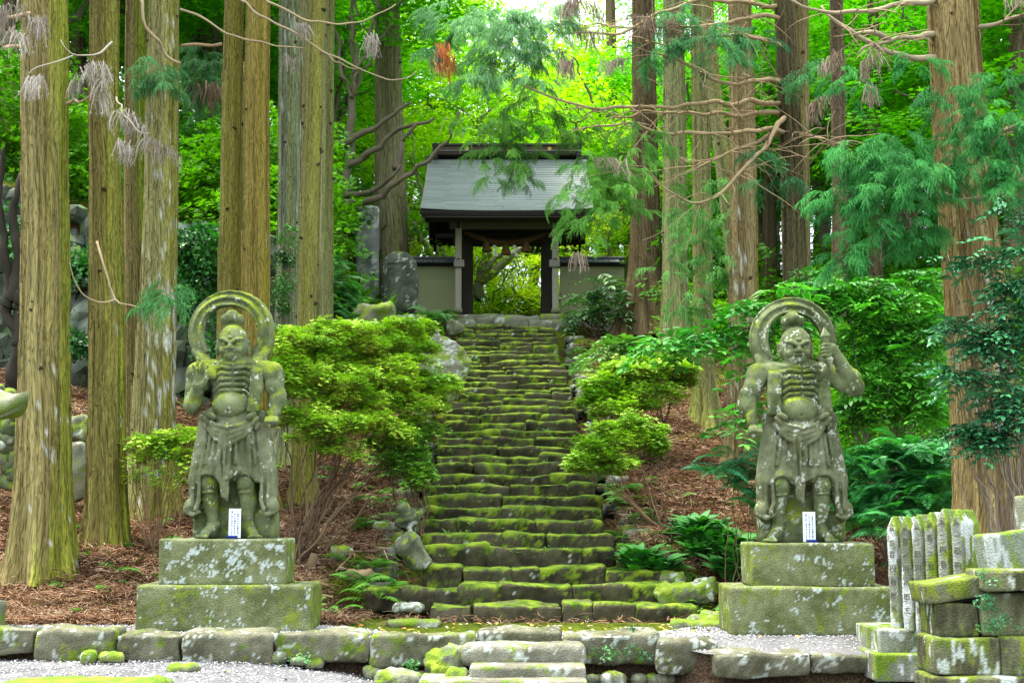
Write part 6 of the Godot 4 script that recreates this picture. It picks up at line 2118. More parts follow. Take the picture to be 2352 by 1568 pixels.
# ---------------------------------------------------------------- broad-leaved trees
func maple(label: String, at: Vector3, h: float, cw: float, ch: float, sd: int, ca: Color, cb: Color, lean := Vector3.ZERO, o := {}, group := "") -> Node3D:
	var r := rng(sd)
	var t := thing("maple_tree", label, "tree", at, 0.0, group)
	var mb := MB.new()
	mb.tint = o.get("bark", Color(0.13, 0.115, 0.075))
	var tr: float = o.get("tr", 0.16)
	var fork: Vector3 = Vector3(0, h * o.get("fork", 0.3), 0) + lean * 0.35
	var stem := curve([Vector3(0, -0.2, 0), fork * 0.5 + Vector3(g01(r, -0.2, 0.2), 0, g01(r, -0.2, 0.2)), fork], 0.25, 0.06, sd)
	tube(mb, stem, tr * 1.25, tr * 0.85, 10, 0.3)
	put("trunk", smooth(mb), M.bark if false else M.twig, t)
	var cen := Vector3(0, h - ch, 0) + lean
	var ends := []
	var lb := MB.new()
	lb.tint = o.get("bark", Color(0.13, 0.115, 0.075)) * 1.15
	for i in o.get("limbs", 7):
		var a: float = TAU * i / 7.0 + g01(r, -0.4, 0.4)
		var e := cen + Vector3(cos(a) * cw * g01(r, 0.4, 0.9), g01(r, -0.5, 0.9) * ch, sin(a) * cw * g01(r, 0.4, 0.9))
		var mid := fork.lerp(e, 0.5) + Vector3(g01(r, -0.5, 0.5), g01(r, 0.0, 0.8), g01(r, -0.5, 0.5))
		var path := curve([fork - Vector3(0, 0.1, 0), mid, e], 0.3, 0.12, sd + i)
		tube(lb, path, tr * 0.55, 0.02, 7, 0.25)
		for j in 3:
			var b: Vector3 = path[int(path.size() * g01(r, 0.35, 0.9))]
			var e2 := b + Vector3(g01(r, -1, 1), g01(r, -0.2, 0.8), g01(r, -1, 1)) * cw * 0.4
			tube(lb, curve([b, (b + e2) * 0.5 + Vector3(0, 0.2, 0), e2], 0.3, 0.1, sd + j), tr * 0.2, 0.012, 5)
	put("limb", smooth(lb), M.twig, t)
	var w := [[], []]
	var c := [[], []]
	var layers: int = o.get("layers", 42)
	var per: int = o.get("per", 8)
	var sc: float = o.get("sc", 1.25)
	for i in layers:
		var q := inball(r, 0.25)
		var p := cen + Vector3(q.x * cw, q.y * ch, q.z * cw)
		var rad: float = g01(r, 0.6, 1.3) * o.get("lr", 1.0)
		var warm := g01(r, -0.25, 0.25)
		for k in per:
			var a := r.randf() * TAU
			var rr: float = sqrt(r.randf()) * rad
			var pp := p + Vector3(cos(a) * rr, g01(r, -0.16, 0.16) - rr * rr * 0.10, sin(a) * rr)
			var m := r.randi() % 2
			w[m].append(turned(r, pp, sc * g01(r, 0.7, 1.25), 0.35))
			c[m].append(ca.lerp(cb, clampf(r.randf() + warm, 0.0, 1.0)))
	for m in 2:
		scatter("crown", S["maple%d" % m], M.maple, w[m], c[m], t)
	return t

func build_maples() -> void:
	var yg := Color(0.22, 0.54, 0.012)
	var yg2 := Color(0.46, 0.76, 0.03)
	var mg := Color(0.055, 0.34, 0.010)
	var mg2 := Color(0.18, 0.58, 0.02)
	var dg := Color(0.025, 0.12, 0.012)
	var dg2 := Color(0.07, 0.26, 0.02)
	# right behind the gate: the crooked one seen through the opening
	var b := P(1092, 715, 35.5)
	b.y = hill(b.x, 35.5)
	var t := maple("crooked maple seen through the gate opening, forking low", b, 6.0, 1.8, 1.6, 2001, yg, yg2, Vector3(-1.6, 0, -0.5), {"tr": 0.20, "fork": 0.16, "limbs": 5, "layers": 16, "per": 6, "bark": Color(0.24, 0.24, 0.14)})
	var mb := MB.new()
	mb.tint = Color(0.26, 0.26, 0.15)
	for q in [[[1098, 690], [1105, 640], [1130, 600], [1150, 585]], [[1102, 650], [1110, 600], [1125, 580]], [[1110, 645], [1150, 610], [1175, 585], [1210, 560]]]:
		var pts := []
		for e in q:
			pts.append(P(e[0], e[1], 35.4) - b)
		tube(mb, curve(pts, 0.15, 0.04, 3), 0.13, 0.07, 8, 0.3)
	put("low_limb", smooth(mb), M.twig, t)
	# the one left of the roof whose long limb sweeps before the gate
	b = P(772, 700, 31.0)
	b.y = hill(b.x, 31.0)
	t = maple("maple left of the gate with a long limb sweeping past the roof", b, 9.0, 2.8, 2.6, 2002, mg, mg2, Vector3(0.8, 0, 0.0), {"tr": 0.09, "layers": 36, "limbs": 5})
	t.set_meta("label", "dark-limbed maple whose long bough sweeps past the gate roof")
	mb = MB.new()
	mb.tint = Color(0.12, 0.10, 0.07)
	for q in [[[755, 462, 30.8], [800, 468, 30.6], [860, 455, 30.4], [930, 405, 30.2], [1000, 350, 30.1], [1040, 300, 30.0], [1055, 260, 30.0]], [[760, 455, 30.8], [830, 445, 30.6], [890, 415, 30.4], [920, 380, 30.3]], [[800, 380, 31.0], [860, 345, 30.8], [900, 300, 30.6], [960, 285, 30.4], [1000, 268, 30.3]], [[770, 340, 31.0], [820, 310, 30.8], [880, 280, 30.6], [940, 235, 30.5]], [[905, 390, 30.4], [925, 330, 30.4], [960, 280, 30.4]]]:
		var pts := []
		for e in q:
			pts.append(P(e[0], e[1], e[2]) - b)
		tube(mb, curve(pts, 0.2, 0.06, 5), 0.085, 0.03, 8, 0.25)
	put("sweeping_bough", smooth(mb), M.twig, t)
	# the wall of green behind; each tree its own crown, brighter toward the clearing behind the gate
	var lab_y := "yellow-green maple in the clearing behind the gate"
	var lab_m := "fresh green maple behind the straight cedars"
	var lab_d := "dark leafy tree deep in the wood"
	var r := rng(4242)
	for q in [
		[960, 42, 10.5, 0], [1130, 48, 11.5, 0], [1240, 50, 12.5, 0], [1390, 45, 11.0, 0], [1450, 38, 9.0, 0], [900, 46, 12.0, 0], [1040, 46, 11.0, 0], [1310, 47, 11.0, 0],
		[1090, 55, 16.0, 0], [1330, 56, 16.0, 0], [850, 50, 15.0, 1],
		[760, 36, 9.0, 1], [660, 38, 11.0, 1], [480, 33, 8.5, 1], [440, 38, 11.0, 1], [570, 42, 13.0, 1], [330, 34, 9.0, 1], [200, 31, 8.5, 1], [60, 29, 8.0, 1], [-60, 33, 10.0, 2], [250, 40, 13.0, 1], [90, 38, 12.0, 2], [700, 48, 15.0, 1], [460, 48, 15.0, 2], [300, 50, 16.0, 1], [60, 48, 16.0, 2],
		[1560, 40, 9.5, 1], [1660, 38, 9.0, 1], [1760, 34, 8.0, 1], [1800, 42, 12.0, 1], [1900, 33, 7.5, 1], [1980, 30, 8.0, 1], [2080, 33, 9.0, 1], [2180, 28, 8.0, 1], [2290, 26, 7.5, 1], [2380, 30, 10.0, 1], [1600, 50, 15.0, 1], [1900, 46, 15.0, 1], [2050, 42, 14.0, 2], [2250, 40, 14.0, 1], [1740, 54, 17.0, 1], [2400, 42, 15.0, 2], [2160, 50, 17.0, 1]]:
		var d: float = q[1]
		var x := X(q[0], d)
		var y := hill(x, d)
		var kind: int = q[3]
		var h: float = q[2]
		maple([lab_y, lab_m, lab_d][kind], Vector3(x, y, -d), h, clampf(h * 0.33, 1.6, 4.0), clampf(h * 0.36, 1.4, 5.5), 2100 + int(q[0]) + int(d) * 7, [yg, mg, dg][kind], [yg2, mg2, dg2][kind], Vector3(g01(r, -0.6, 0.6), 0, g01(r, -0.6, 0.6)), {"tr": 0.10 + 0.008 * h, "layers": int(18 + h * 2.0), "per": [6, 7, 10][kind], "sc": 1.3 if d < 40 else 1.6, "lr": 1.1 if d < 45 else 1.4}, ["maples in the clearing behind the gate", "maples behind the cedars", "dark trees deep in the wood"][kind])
	for q in [[1120, 36.0, 2.6], [1180, 37.5, 3.0], [1240, 35.8, 2.4], [1290, 38.0, 3.2], [1060, 38.5, 3.4], [1215, 40.0, 3.8], [1150, 41.0, 4.0], [990, 37.0, 3.6], [950, 35.5, 3.0], [1400, 36.0, 3.4], [1350, 39.0, 4.0]]:
		var x := X(q[0], q[1])
		var t2 := maple("low yellow-green maple sapling behind the gate", Vector3(x, hill(x, q[1]), -q[1]), q[2], 1.3, q[2] * 0.42, 2700 + int(q[0]), Color(0.45, 0.70, 0.02), Color(0.75, 0.90, 0.05), Vector3.ZERO, {"tr": 0.045, "layers": 11, "per": 4, "sc": 0.95, "lr": 0.6, "limbs": 4, "bark": Color(0.2, 0.19, 0.11)}, "low maples behind the gate")
		t2.name = named("maple_sapling")

# ---------------------------------------------------------------- shrubs and small plants
# lobes: [u, v, half width, half height (photograph scale), distance, count]
func shrub(called: String, label: String, category: String, foot: Vector3, lobes: Array, sd: int, spray: String, mat: Material, ca: Color, cb: Color, o := {}, group := "") -> Node3D:
	var t := thing(called, label, category, foot, 0.0, group)
	var r := rng(sd)
	var w := [[], []]
	var c := [[], []]
	var mb := MB.new()
	var any := false
	var nth := 0
	for q in lobes:
		var at := P(q[0], q[1], q[4])
		var k: float = q[4] / F
		var size := Vector3(q[2] * k, q[3] * k, q[2] * k * o.get("deep", 0.7))
		nth += 1
		if o.get("stems", 3) > 0 and nth % int(o.get("every", 1)) == 0:
			for s in o.get("stems", 3):
				any = true
				mb.tint = o.get("bark", Color(0.11, 0.075, 0.045)) * g01(r, 0.7, 1.4)
				var e := at + Vector3(g01(r, -0.8, 0.8) * size.x, g01(r, -0.6, 0.3) * size.y, g01(r, -0.8, 0.8) * size.z)
				var f := foot + Vector3(g01(r, -0.1, 0.1), -0.05, g01(r, -0.1, 0.1))
				tube(mb, curve([f, f.lerp(e, 0.5) + Vector3(g01(r, -0.12, 0.12), g01(r, -0.12, 0.05), g01(r, -0.1, 0.1)), e], 0.08, 0.05, sd + s), o.get("sr", 0.018), 0.004, 5)
		var pads := []                                # azaleas carry their leaves on many small flat pads
		if spray == "azalea":
			for i in 5 + int(q[2] * q[3] / 260.0):
				pads.append([inball(r), g01(r, 0.22, 0.42)])
		for i in int(q[5] * o.get("more", 1.25 if spray == "azalea" else 1.0)):
			var e := inball(r, o.get("shell", 0.3))
			if r.randf() < 0.22:
				e *= g01(r, 1.0, 1.45)
			elif n3((at + e * size) * 3.2) < o.get("gap", 0.0):
				continue
			if o.get("flat", false) and e.y < -0.35:
				e.y = -e.y * 0.8
			if pads.size() and r.randf() < 0.88:
				var pd: Array = pads[r.randi() % pads.size()]
				var an := r.randf() * TAU
				var rd := sqrt(r.randf()) * float(pd[1]) * 1.15
				e = pd[0] * 1.05 + Vector3(cos(an) * rd, g01(r, -0.10, 0.10) - rd * rd * 0.5, sin(an) * rd)
			var p := at + e * size
			var m := r.randi() % 2
			w[m].append(turned(r, p - foot, o.get("sc", 1.0) * g01(r, 0.75, 1.3), o.get("tilt", 0.45)))
			c[m].append(ca.lerp(cb, clampf(0.5 + 0.9 * n3(p * 1.9 + Vector3(40, 3, 8)) + g01(r, -0.4, 0.4), 0.0, 1.0)))
	if any:
		put("stems", smooth(mb), M.twig, t, -foot)
	for m in 2:
		if w[m].size():
			scatter("foliage", S["%s%d" % [spray, m]], mat, w[m], c[m], t)
	return t

func build_shrubs() -> void:
	var az := Color(0.20, 0.43, 0.025)
	var az2 := Color(0.60, 0.82, 0.10)
	# the big azalea beside the stairs
	var foot := P(668, 1235, 15.9)
	foot.y = hill(foot.x, 15.9)
	shrub("azalea_bush", "large spreading bright green azalea beside the palm-raising guardian", "bush", foot, [[720, 800, 85, 45, 16.2, 420], [800, 780, 90, 40, 16.6, 420], [870, 790, 80, 38, 17.0, 380], [700, 870, 80, 45, 16.0, 380], [780, 870, 90, 45, 16.2, 460], [870, 860, 90, 45, 16.6, 460], [950, 870, 70, 45, 16.8, 330], [820, 930, 90, 35, 16.3, 320], [920, 930, 70, 35, 16.6, 260], [990, 915, 45, 28, 16.9, 130], [750, 760, 60, 30, 16.6, 200], [900, 760, 60, 26, 17.2, 180], [700, 950, 60, 30, 15.9, 120], [760, 970, 60, 24, 15.8, 120], [860, 980, 60, 24, 16.2, 120], [720, 1010, 60, 30, 15.9, 60], [800, 1030, 60, 26, 16.0, 60], [900, 1000, 50, 24, 16.4, 70], [1010, 880, 40, 24, 17.0, 110], [960, 760, 50, 20, 17.6, 100], [640, 770, 36, 24, 16.0, 70], [660, 840, 40, 50, 15.9, 120], [950, 800, 40, 30, 17.2, 110]], 3001, "azalea", M.azalea, az, az2, {"stems": 2, "every": 2, "sr": 0.014, "deep": 0.75, "sc": 0.70, "gap": -1.0})
	foot = P(715, 1225, 15.7)
	foot.y = hill(foot.x, 15.7)
	var st := thing("tree_stump", "short cut stump at the foot of the big azalea", "stump", foot)
	var mb := MB.new()
	mb.tint = Color(0.12, 0.085, 0.05)
	tube(mb, [Vector3(0, -0.1, 0), Vector3(0.01, 0.08, 0), Vector3(0.04, 0.20, 0.02)], 0.07, 0.05, 9, 0.3)
	put("wood", smooth(mb), M.twig, st)
	# lower sprays of the left bank
	foot = P(960, 1120, 16.6)
	foot.y = hill(foot.x, 16.6)
	shrub("azalea_bush", "loose young azalea leaning over the gutter beside the stairs", "bush", foot, [[945, 1010, 50, 28, 16.6, 110], [920, 1065, 55, 24, 16.5, 100], [965, 980, 40, 22, 16.8, 70], [880, 1030, 40, 22, 16.4, 40], [955, 1090, 30, 22, 16.4, 40]], 3002, "azalea", M.azalea, Color(0.10, 0.27, 0.03), Color(0.24, 0.48, 0.06), {"stems": 3, "sr": 0.01})
	foot = P(350, 1180, 16.3)
	foot.y = hill(foot.x, 16.3)
	shrub("azalea_bush", "thin twiggy azalea in front of the lichen-patched cedar", "bush", foot, [[340, 1030, 50, 22, 16.2, 110], [420, 1045, 45, 24, 16.0, 90], [380, 1010, 50, 18, 16.1, 70], [390, 1100, 50, 35, 16.0, 30], [440, 1000, 30, 20, 16.0, 40], [320, 1080, 40, 30, 16.2, 26]], 3003, "azalea", M.azalea, az, az2, {"stems": 3, "sr": 0.008, "bark": Color(0.22, 0.14, 0.08), "sc": 0.8})
	# clipped azaleas on the other bank
	foot = P(1515, 990, 20.2)
	foot.y = hill(foot.x, 20.2)
	shrub("azalea_bush", "clipped cushion-shaped azalea on the bank beside the stairs", "bush", foot, [[1450, 860, 80, 34, 20.0, 520], [1520, 850, 66, 36, 20.2, 460], [1400, 890, 56, 36, 19.8, 380], [1460, 905, 66, 34, 19.8, 300], [1565, 850, 40, 32, 20.4, 200], [1375, 925, 34, 28, 19.6, 160], [1420, 940, 50, 26, 19.4, 120], [1530, 900, 40, 26, 19.9, 100]], 3004, "azalea", M.azalea, Color(0.19, 0.41, 0.03), Color(0.54, 0.78, 0.11), {"stems": 2, "sr": 0.014, "sc": 0.85, "flat": true})
	foot = P(1520, 1120, 17.4)
	foot.y = hill(foot.x, 17.4)
	shrub("azalea_bush", "low airy azalea drooping over the gutter wall", "bush", foot, [[1420, 1005, 66, 36, 17.4, 380], [1370, 1040, 50, 28, 17.2, 220], [1470, 1000, 56, 30, 17.6, 230], [1400, 1065, 54, 26, 17.2, 160], [1355, 1020, 44, 22, 17.2, 120], [1345, 1060, 36, 20, 17.0, 90], [1440, 970, 50, 20, 17.6, 120], [1500, 1020, 30, 20, 17.6, 60]], 3005, "azalea", M.azalea, Color(0.20, 0.42, 0.03), Color(0.56, 0.80, 0.11), {"stems": 1, "sr": 0.012, "bark": Color(0.20, 0.12, 0.07), "sc": 0.8})
	foot = P(1430, 815, 24.5)
	foot.y = hill(foot.x, 24.5)
	shrub("broadleaf_bush", "small bush with whorled leaves above the clipped azalea", "bush", foot, [[1420, 790, 45, 18, 24.4, 60], [1465, 800, 36, 20, 24.4, 40], [1390, 815, 30, 18, 24.2, 30]], 3006, "broad", M.broad, Color(0.10, 0.26, 0.05), Color(0.24, 0.44, 0.10), {"stems": 3, "sr": 0.012, "bark": Color(0.3, 0.26, 0.2), "sc": 1.1})
	foot = P(1365, 735, 30.4)
	foot.y = hill(foot.x, 30.4)
	shrub("nandina_bush", "fine-leaved grey-green bush against the plaster wall beside the gate", "bush", foot, [[1360, 690, 44, 30, 30.5, 50], [1400, 680, 36, 32, 30.6, 40], [1335, 720, 36, 24, 30.3, 50], [1410, 715, 36, 24, 30.4, 50], [1380, 640, 24, 16, 30.6, 16]], 3007, "broad", M.broad, Color(0.06, 0.17, 0.06), Color(0.18, 0.32, 0.12), {"stems": 3, "sr": 0.01, "sc": 1.2})
	foot = P(1000, 745, 30.2)
	foot.y = hill(foot.x, 30.2)
	shrub("fern_clump", "pale feathery plants growing below the rounded monument", "plant", foot, [[1010, 725, 36, 22, 30.0, 36], [965, 745, 30, 14, 29.8, 20]], 3008, "fern", M.broad, Color(0.07, 0.22, 0.06), Color(0.16, 0.38, 0.10), {"stems": 2, "sr": 0.006, "sc": 1.3})
	foot = P(790, 745, 26.0)
	foot.y = hill(foot.x, 26.0)
	shrub("fern_clump", "soft dark green growth above the big azalea", "plant", foot, [[770, 705, 46, 36, 26, 100], [740, 640, 36, 50, 26, 80], [810, 735, 36, 14, 25.5, 40]], 3009, "fern", M.broad, Color(0.04, 0.16, 0.05), Color(0.10, 0.32, 0.08), {"stems": 0, "sc": 1.5})
	# strap-leaved clumps
	for q in [[1640, 1110, 16.2, 60, 55, 34, "dense clump of dark strap leaves at the foot of the tall brown cedar"], [1690, 1150, 15.6, 40, 45, 26, "glossy strap-leaved clump beside the club-bearing guardian's pedestal"], [1490, 1165, 15.6, 50, 36, 26, "low strap-leaved clump at the foot of the gutter wall"], [1600, 1080, 16.6, 40, 20, 16, "small strap-leaved clump higher on the needle slope"]]:
		var g := P(q[0], q[1], q[2])
		g.y = hill(g.x, q[2])
		var t := thing("strap_leaf_plant", q[6], "plant", g)
		var r := rng(int(q[0]))
		var w := []
		var c := []
		for i in q[5]:
			var e := Vector3(g01(r, -1, 1) * q[3] * q[2] / F, 0, g01(r, -0.6, 0.6) * q[3] * q[2] / F)
			e.y = hill(g.x + e.x, q[2] - e.z) - g.y + g01(r, 0.0, 0.10)
			w.append(turned(r, e, g01(r, 0.6, 1.1), 0.25))
			c.append(Color(0.025, 0.15, 0.03).lerp(Color(0.10, 0.38, 0.06), r.randf()))
		scatter("leaves", S.strap0, M.broad, w, c, t)
	# the thicket behind the club-bearing guardian
	var bl := Color(0.04, 0.22, 0.02)
	var bl2 := Color(0.17, 0.54, 0.06)
	foot = P(1770, 1000, 16.4)
	foot.y = hill(foot.x, 16.4)
	shrub("hydrangea_bush", "broad-leaved shrub with light sprays beside the scarf of the club-bearing guardian", "bush", foot, [[1560, 785, 90, 16, 15.4, 46], [1640, 775, 60, 16, 15.4, 40], [1720, 770, 60, 24, 15.4, 40], [1760, 700, 50, 30, 15.2, 40], [1740, 850, 40, 24, 15.0, 16], [1720, 960, 60, 30, 15.0, 22], [1780, 730, 36, 26, 15.2, 26]], 3010, "broad", M.broad, Color(0.05, 0.26, 0.04), Color(0.16, 0.52, 0.08), {"stems": 2, "sr": 0.010, "sc": 1.15, "tilt": 0.25, "bark": Color(0.22, 0.18, 0.12)})
	foot = P(2050, 1050, 16.0)
	foot.y = hill(foot.x, 16.0)
	shrub("leafy_thicket", "tall leafy thicket between the club-bearing guardian and the great cedar", "bush", foot, [[1900, 680, 80, 40, 16.0, 120], [1990, 690, 80, 50, 15.8, 150], [2070, 720, 80, 50, 15.8, 150], [2100, 800, 60, 60, 15.6, 130], [2000, 790, 70, 60, 15.8, 120], [2040, 880, 80, 50, 15.6, 130], [2110, 930, 60, 50, 15.6, 110], [1990, 930, 50, 60, 15.8, 100], [2120, 660, 50, 40, 16.0, 70], [1860, 640, 50, 30, 16.4, 40]], 3011, "broad", M.broad, bl, bl2, {"stems": 4, "sr": 0.012, "sc": 0.8, "more": 1.5, "gap": 0.12, "bark": Color(0.25, 0.22, 0.16)})
	foot = P(2080, 1190, 14.9)
	foot.y = hill(foot.x, 14.9)
	shrub("fern_clump", "layered feathery green foliage behind the carved fence", "plant", foot, [[2000, 1060, 60, 30, 14.9, 130], [2080, 1050, 70, 36, 14.8, 150], [2140, 1080, 60, 50, 14.7, 140], [2010, 1130, 50, 40, 14.9, 120], [2090, 1140, 70, 40, 14.7, 140], [2180, 1150, 40, 40, 14.6, 60], [1960, 1180, 30, 40, 15.0, 60], [2060, 1200, 60, 30, 14.6, 90]], 3012, "fern", M.broad, Color(0.03, 0.20, 0.05), Color(0.10, 0.46, 0.14), {"stems": 2, "sr": 0.008, "sc": 0.75})
	foot = P(1690, 1090, 15.2)
	foot.y = hill(foot.x, 15.2)
	shrub("cedar_sapling", "drooping feathery sapling twigs beside the club-bearing guardian's skirt", "plant", foot, [[1680, 1085, 50, 24, 15.0, 50], [1720, 1060, 40, 40, 15.0, 50], [1730, 1130, 30, 40, 15.0, 40]], 3013, "fern", M.broad, Color(0.02, 0.15, 0.06), Color(0.07, 0.33, 0.14), {"stems": 2, "sr": 0.006, "sc": 0.8})
	# camellia in front of the great cedar
	foot = P(2330, 1180, 12.9)
	foot.y = hill(foot.x, 14.0)
	shrub("camellia_bush", "glossy dark camellia sprays hanging before the great cedar", "bush", foot, [[2190, 590, 30, 16, 12.5, 14], [2240, 605, 40, 20, 12.4, 26], [2310, 580, 50, 40, 12.3, 46], [2330, 680, 50, 50, 12.3, 60], [2180, 745, 30, 14, 12.4, 12], [2230, 760, 30, 18, 12.4, 14], [2290, 760, 50, 40, 12.3, 46], [2250, 800, 40, 24, 12.3, 26], [2210, 860, 40, 24, 12.3, 26], [2330, 800, 40, 60, 12.2, 60], [2280, 870, 50, 40, 12.3, 46], [2320, 930, 50, 50, 12.2, 60], [2240, 1000, 50, 28, 12.3, 50], [2300, 1010, 50, 30, 12.2, 50], [2200, 985, 36, 16, 12.3, 16], [2340, 480, 40, 40, 12.6, 26]], 3014, "broad", M.gloss, Color(0.022, 0.12, 0.045), Color(0.07, 0.27, 0.11), {"stems": 2, "sr": 0.008, "sc": 0.62, "shell": 0.1, "more": 1.6, "bark": Color(0.2, 0.16, 0.12)})
	# ivy on the grey trunk's foot, on the rubble wall and on the block wall
	for q in [["ivy", "dark ivy climbing the foot of the grey speckled cedar", [[655, 620, 26, 60, 19.7, 60], [660, 560, 24, 50, 19.7, 40], [640, 690, 20, 50, 19.7, 50]], 0.9, Color(0.02, 0.09, 0.015), Color(0.08, 0.26, 0.03)], ["ivy", "thick dark ivy hanging over the top of the rubble wall", [[440, 590, 70, 60, 23.0, 260], [500, 620, 50, 70, 22.8, 200], [430, 700, 40, 50, 22.8, 90], [180, 620, 60, 40, 23.0, 120], [60, 560, 80, 60, 23.0, 150], [480, 560, 60, 30, 23.2, 120], [480, 780, 40, 60, 22.6, 60], [190, 790, 40, 25, 22.4, 60], [270, 660, 40, 50, 22.9, 60]], 1.7, Color(0.012, 0.075, 0.012), Color(0.05, 0.25, 0.03)], ["ivy", "small-leaved ivy tuft over the joint of the block wall coping", [[2276, 1328, 20, 22, 9.6, 40], [2262, 1385, 20, 24, 9.65, 12], [2290, 1430, 40, 24, 9.6, 16]], 0.42, Color(0.02, 0.13, 0.04), Color(0.06, 0.27, 0.10)], ["ivy", "ivy and weeds hanging in the gap under the kerb stones", [[1420, 1500, 60, 12, 12.3, 14], [1450, 1440, 14, 10, 12.3, 4], [690, 1518, 50, 8, 12.3, 10], [940, 1528, 40, 8, 12.25, 10]], 0.5, Color(0.02, 0.12, 0.04), Color(0.10, 0.30, 0.08)]]:
		var b: Vector3 = P(q[2][0][0], q[2][0][1], q[2][0][4])
		shrub(q[0], q[1], "ivy", b, q[2], 3100 + int(q[2][0][0]), "ivy", M.broad, q[4], q[5], {"stems": 0, "sc": q[3], "shell": 0.0, "deep": 0.3, "tilt": 1.3})

func build_small() -> void:
	var r := rng(6006)
	# undergrowth on the terraces and along the back of the wood: leaf masses nobody could count
	var w := [[], []]
	var c := [[], []]
	for i in 9000:
		var d := g01(r, 24.5, 44.0)
		var x := g01(r, -0.42, 0.42) * d
		if x > -3.0 and x < 3.3 and d < 36.0:
			continue
		if x > 3.0 and d < 27.0 and x < 4.6:
			continue
		var hgt := 1.8 * r.randf() * clampf(0.6 + n3(Vector3(x * 0.3, 0, d * 0.3)), 0.1, 1.2)
		var m := i % 2
		w[m].append(turned(r, Vector3(x, hill(x, d) + hgt, -d), g01(r, 0.8, 1.6), 0.5))
		var k := clampf(0.5 + 0.8 * n3(Vector3(x * 0.25, 9, d * 0.25)) + g01(r, -0.3, 0.3), 0.0, 1.0)
		c[m].append(Color(0.03, 0.14, 0.012).lerp(Color(0.13, 0.38, 0.02), k))
	for i in 6000:                                      # the slope behind the club-bearing guardian
		var d := g01(r, 17.0, 30.0)
		var x := g01(r, 0.20, 0.42) * d
		if r.randf() > smoothstep(0.16, 0.25, x / d):
			continue
		var m := i % 2
		w[m].append(turned(r, Vector3(x, hill(x, d) + 1.5 * r.randf() * r.randf(), -d), g01(r, 0.6, 1.2), 0.5))
		c[m].append(Color(0.04, 0.18, 0.015).lerp(Color(0.16, 0.46, 0.03), r.randf()))
	for m in 2:
		scatter("undergrowth", S["maple%d" % m], M.maple, w[m], c[m]).set_meta("label", "green undergrowth covering the floor of the wood")
	# seedlings and ferns on the needle banks
	var fw := [[], [], []]
	var fc := [[], [], []]
	for i in 1200:
		var d := 14.5 + 13.0 * r.randf() ** 1.6
		var x := g01(r, -0.34, 0.34) * d
		var e := absf(x - stair_x(d)) - half_w(d)
		if e < 0.4:
			continue
		var m := i % 3
		fw[m].append(turned(r, Vector3(x, hill(x, d) + 0.01, -d), g01(r, 0.35, 0.9), 0.3))
		fc[m].append(Color(0.06, 0.24, 0.03).lerp(Color(0.20, 0.46, 0.06), r.randf()))
	scatter("seedlings", S.ivy0, M.broad, fw[0], fc[0]).set_meta("label", "tiny green seedlings on the needle banks")
	scatter("ferns", S.fern0, M.broad, fw[1], fc[1]).set_meta("label", "small ferns scattered over the needle banks")
	scatter("seedlings", S.azalea0, M.azalea, fw[2], fc[2]).set_meta("label", "little azalea seedlings on the needle banks")
	# ferns along the stairs and gutters
	var sw := []
	var sc := []
	for i in 260:
		var d := g01(r, 15.0, 29.0)
		var side := 1.0 if i % 2 else -1.0
		var x := stair_x(d) + side * (half_w(d) + g01(r, 0.22, 0.75))
		for k in 3:
			sw.append(turned(r, Vector3(x, hill(x, d) + g01(r, -0.05, 0.06), -d), g01(r, 0.4, 0.9), 0.3))
			sc.append(Color(0.05, 0.20, 0.03).lerp(Color(0.20, 0.44, 0.05), r.randf()))
	scatter("gutter_ferns", S.fern1, M.broad, sw, sc).set_meta("label", "ferns growing along both gutter walls")
	# tiny leaves rooted on the step fronts
	var tw := []
	var tc := []
	for i in 420:
		var d := g01(r, 15.6, 30.0)
		var x := stair_x(d) + g01(r, -1.0, 1.0) * half_w(d)
		tw.append(turned(r, Vector3(x, step_y(d) + g01(r, -0.12, 0.02), -d + 0.02), g01(r, 0.25, 0.6), 0.5))
		tc.append(Color(0.05, 0.17, 0.02).lerp(Color(0.14, 0.36, 0.03), r.randf()))
	scatter("step_weeds", S.ivy1, M.broad, tw, tc).set_meta("label", "tiny leafy weeds rooted in the stair joints")
	# bare sticks on the banks
	var sticks := MB.new()
	for i in 260:
		var d := 14.4 + 9.0 * r.randf() ** 1.5
		var x := g01(r, -0.34, 0.34) * d
		if absf(x - stair_x(d)) < half_w(d) + 0.5:
			continue
		sticks.tint = Color(0.20, 0.13, 0.08).lerp(Color(0.45, 0.33, 0.22), r.randf())
		var a := r.randf() * TAU
		var p := Vector3(x, hill(x, d) + 0.03, -d)
		var pts := [p]
		var l := g01(r, 0.08, 0.3)
		for j in 3:
			a += g01(r, -0.5, 0.5)
			var q: Vector3 = pts[j] + Vector3(cos(a), 0, sin(a)) * l
			q.y = hill(q.x, -q.z) + 0.03 + 0.03 * r.randf()
			pts.append(q)
		tube(sticks, pts, 0.009, 0.004, 5)
	var so := put("fallen_twigs", smooth(sticks), M.twig)
	so.set_meta("kind", "stuff")
	so.set_meta("label", "bare brown twigs lying on the needle banks")
	# rocks beside the stairs
	rock("lichen_boulder", "great leaning boulder, half mossy half white with lichen, overhanging the stairs", P(980, 845, 20.5), Vector3(0.95, 0.85, 0.9), 0.5, 401, {"moss": -0.05, "up": 0.25, "lichen": 0.36, "ls": 1.5, "cell": 0.025, "round": 0.14, "rough": 0.12, "freq": 0.7, "tz": -0.6, "a": Color(0.17, 0.17, 0.11), "b": Color(0.33, 0.33, 0.23)})
	rock("mossy_rock", "dark mossy rock with white spots above the lichened boulder", P(1012, 820, 23.6), Vector3(0.55, 0.36, 0.5), 0.2, 402, {"moss": 0.0, "up": 0.4, "lichen": 0.35, "cell": 0.04, "a": Color(0.06, 0.06, 0.04), "b": Color(0.16, 0.16, 0.10)})
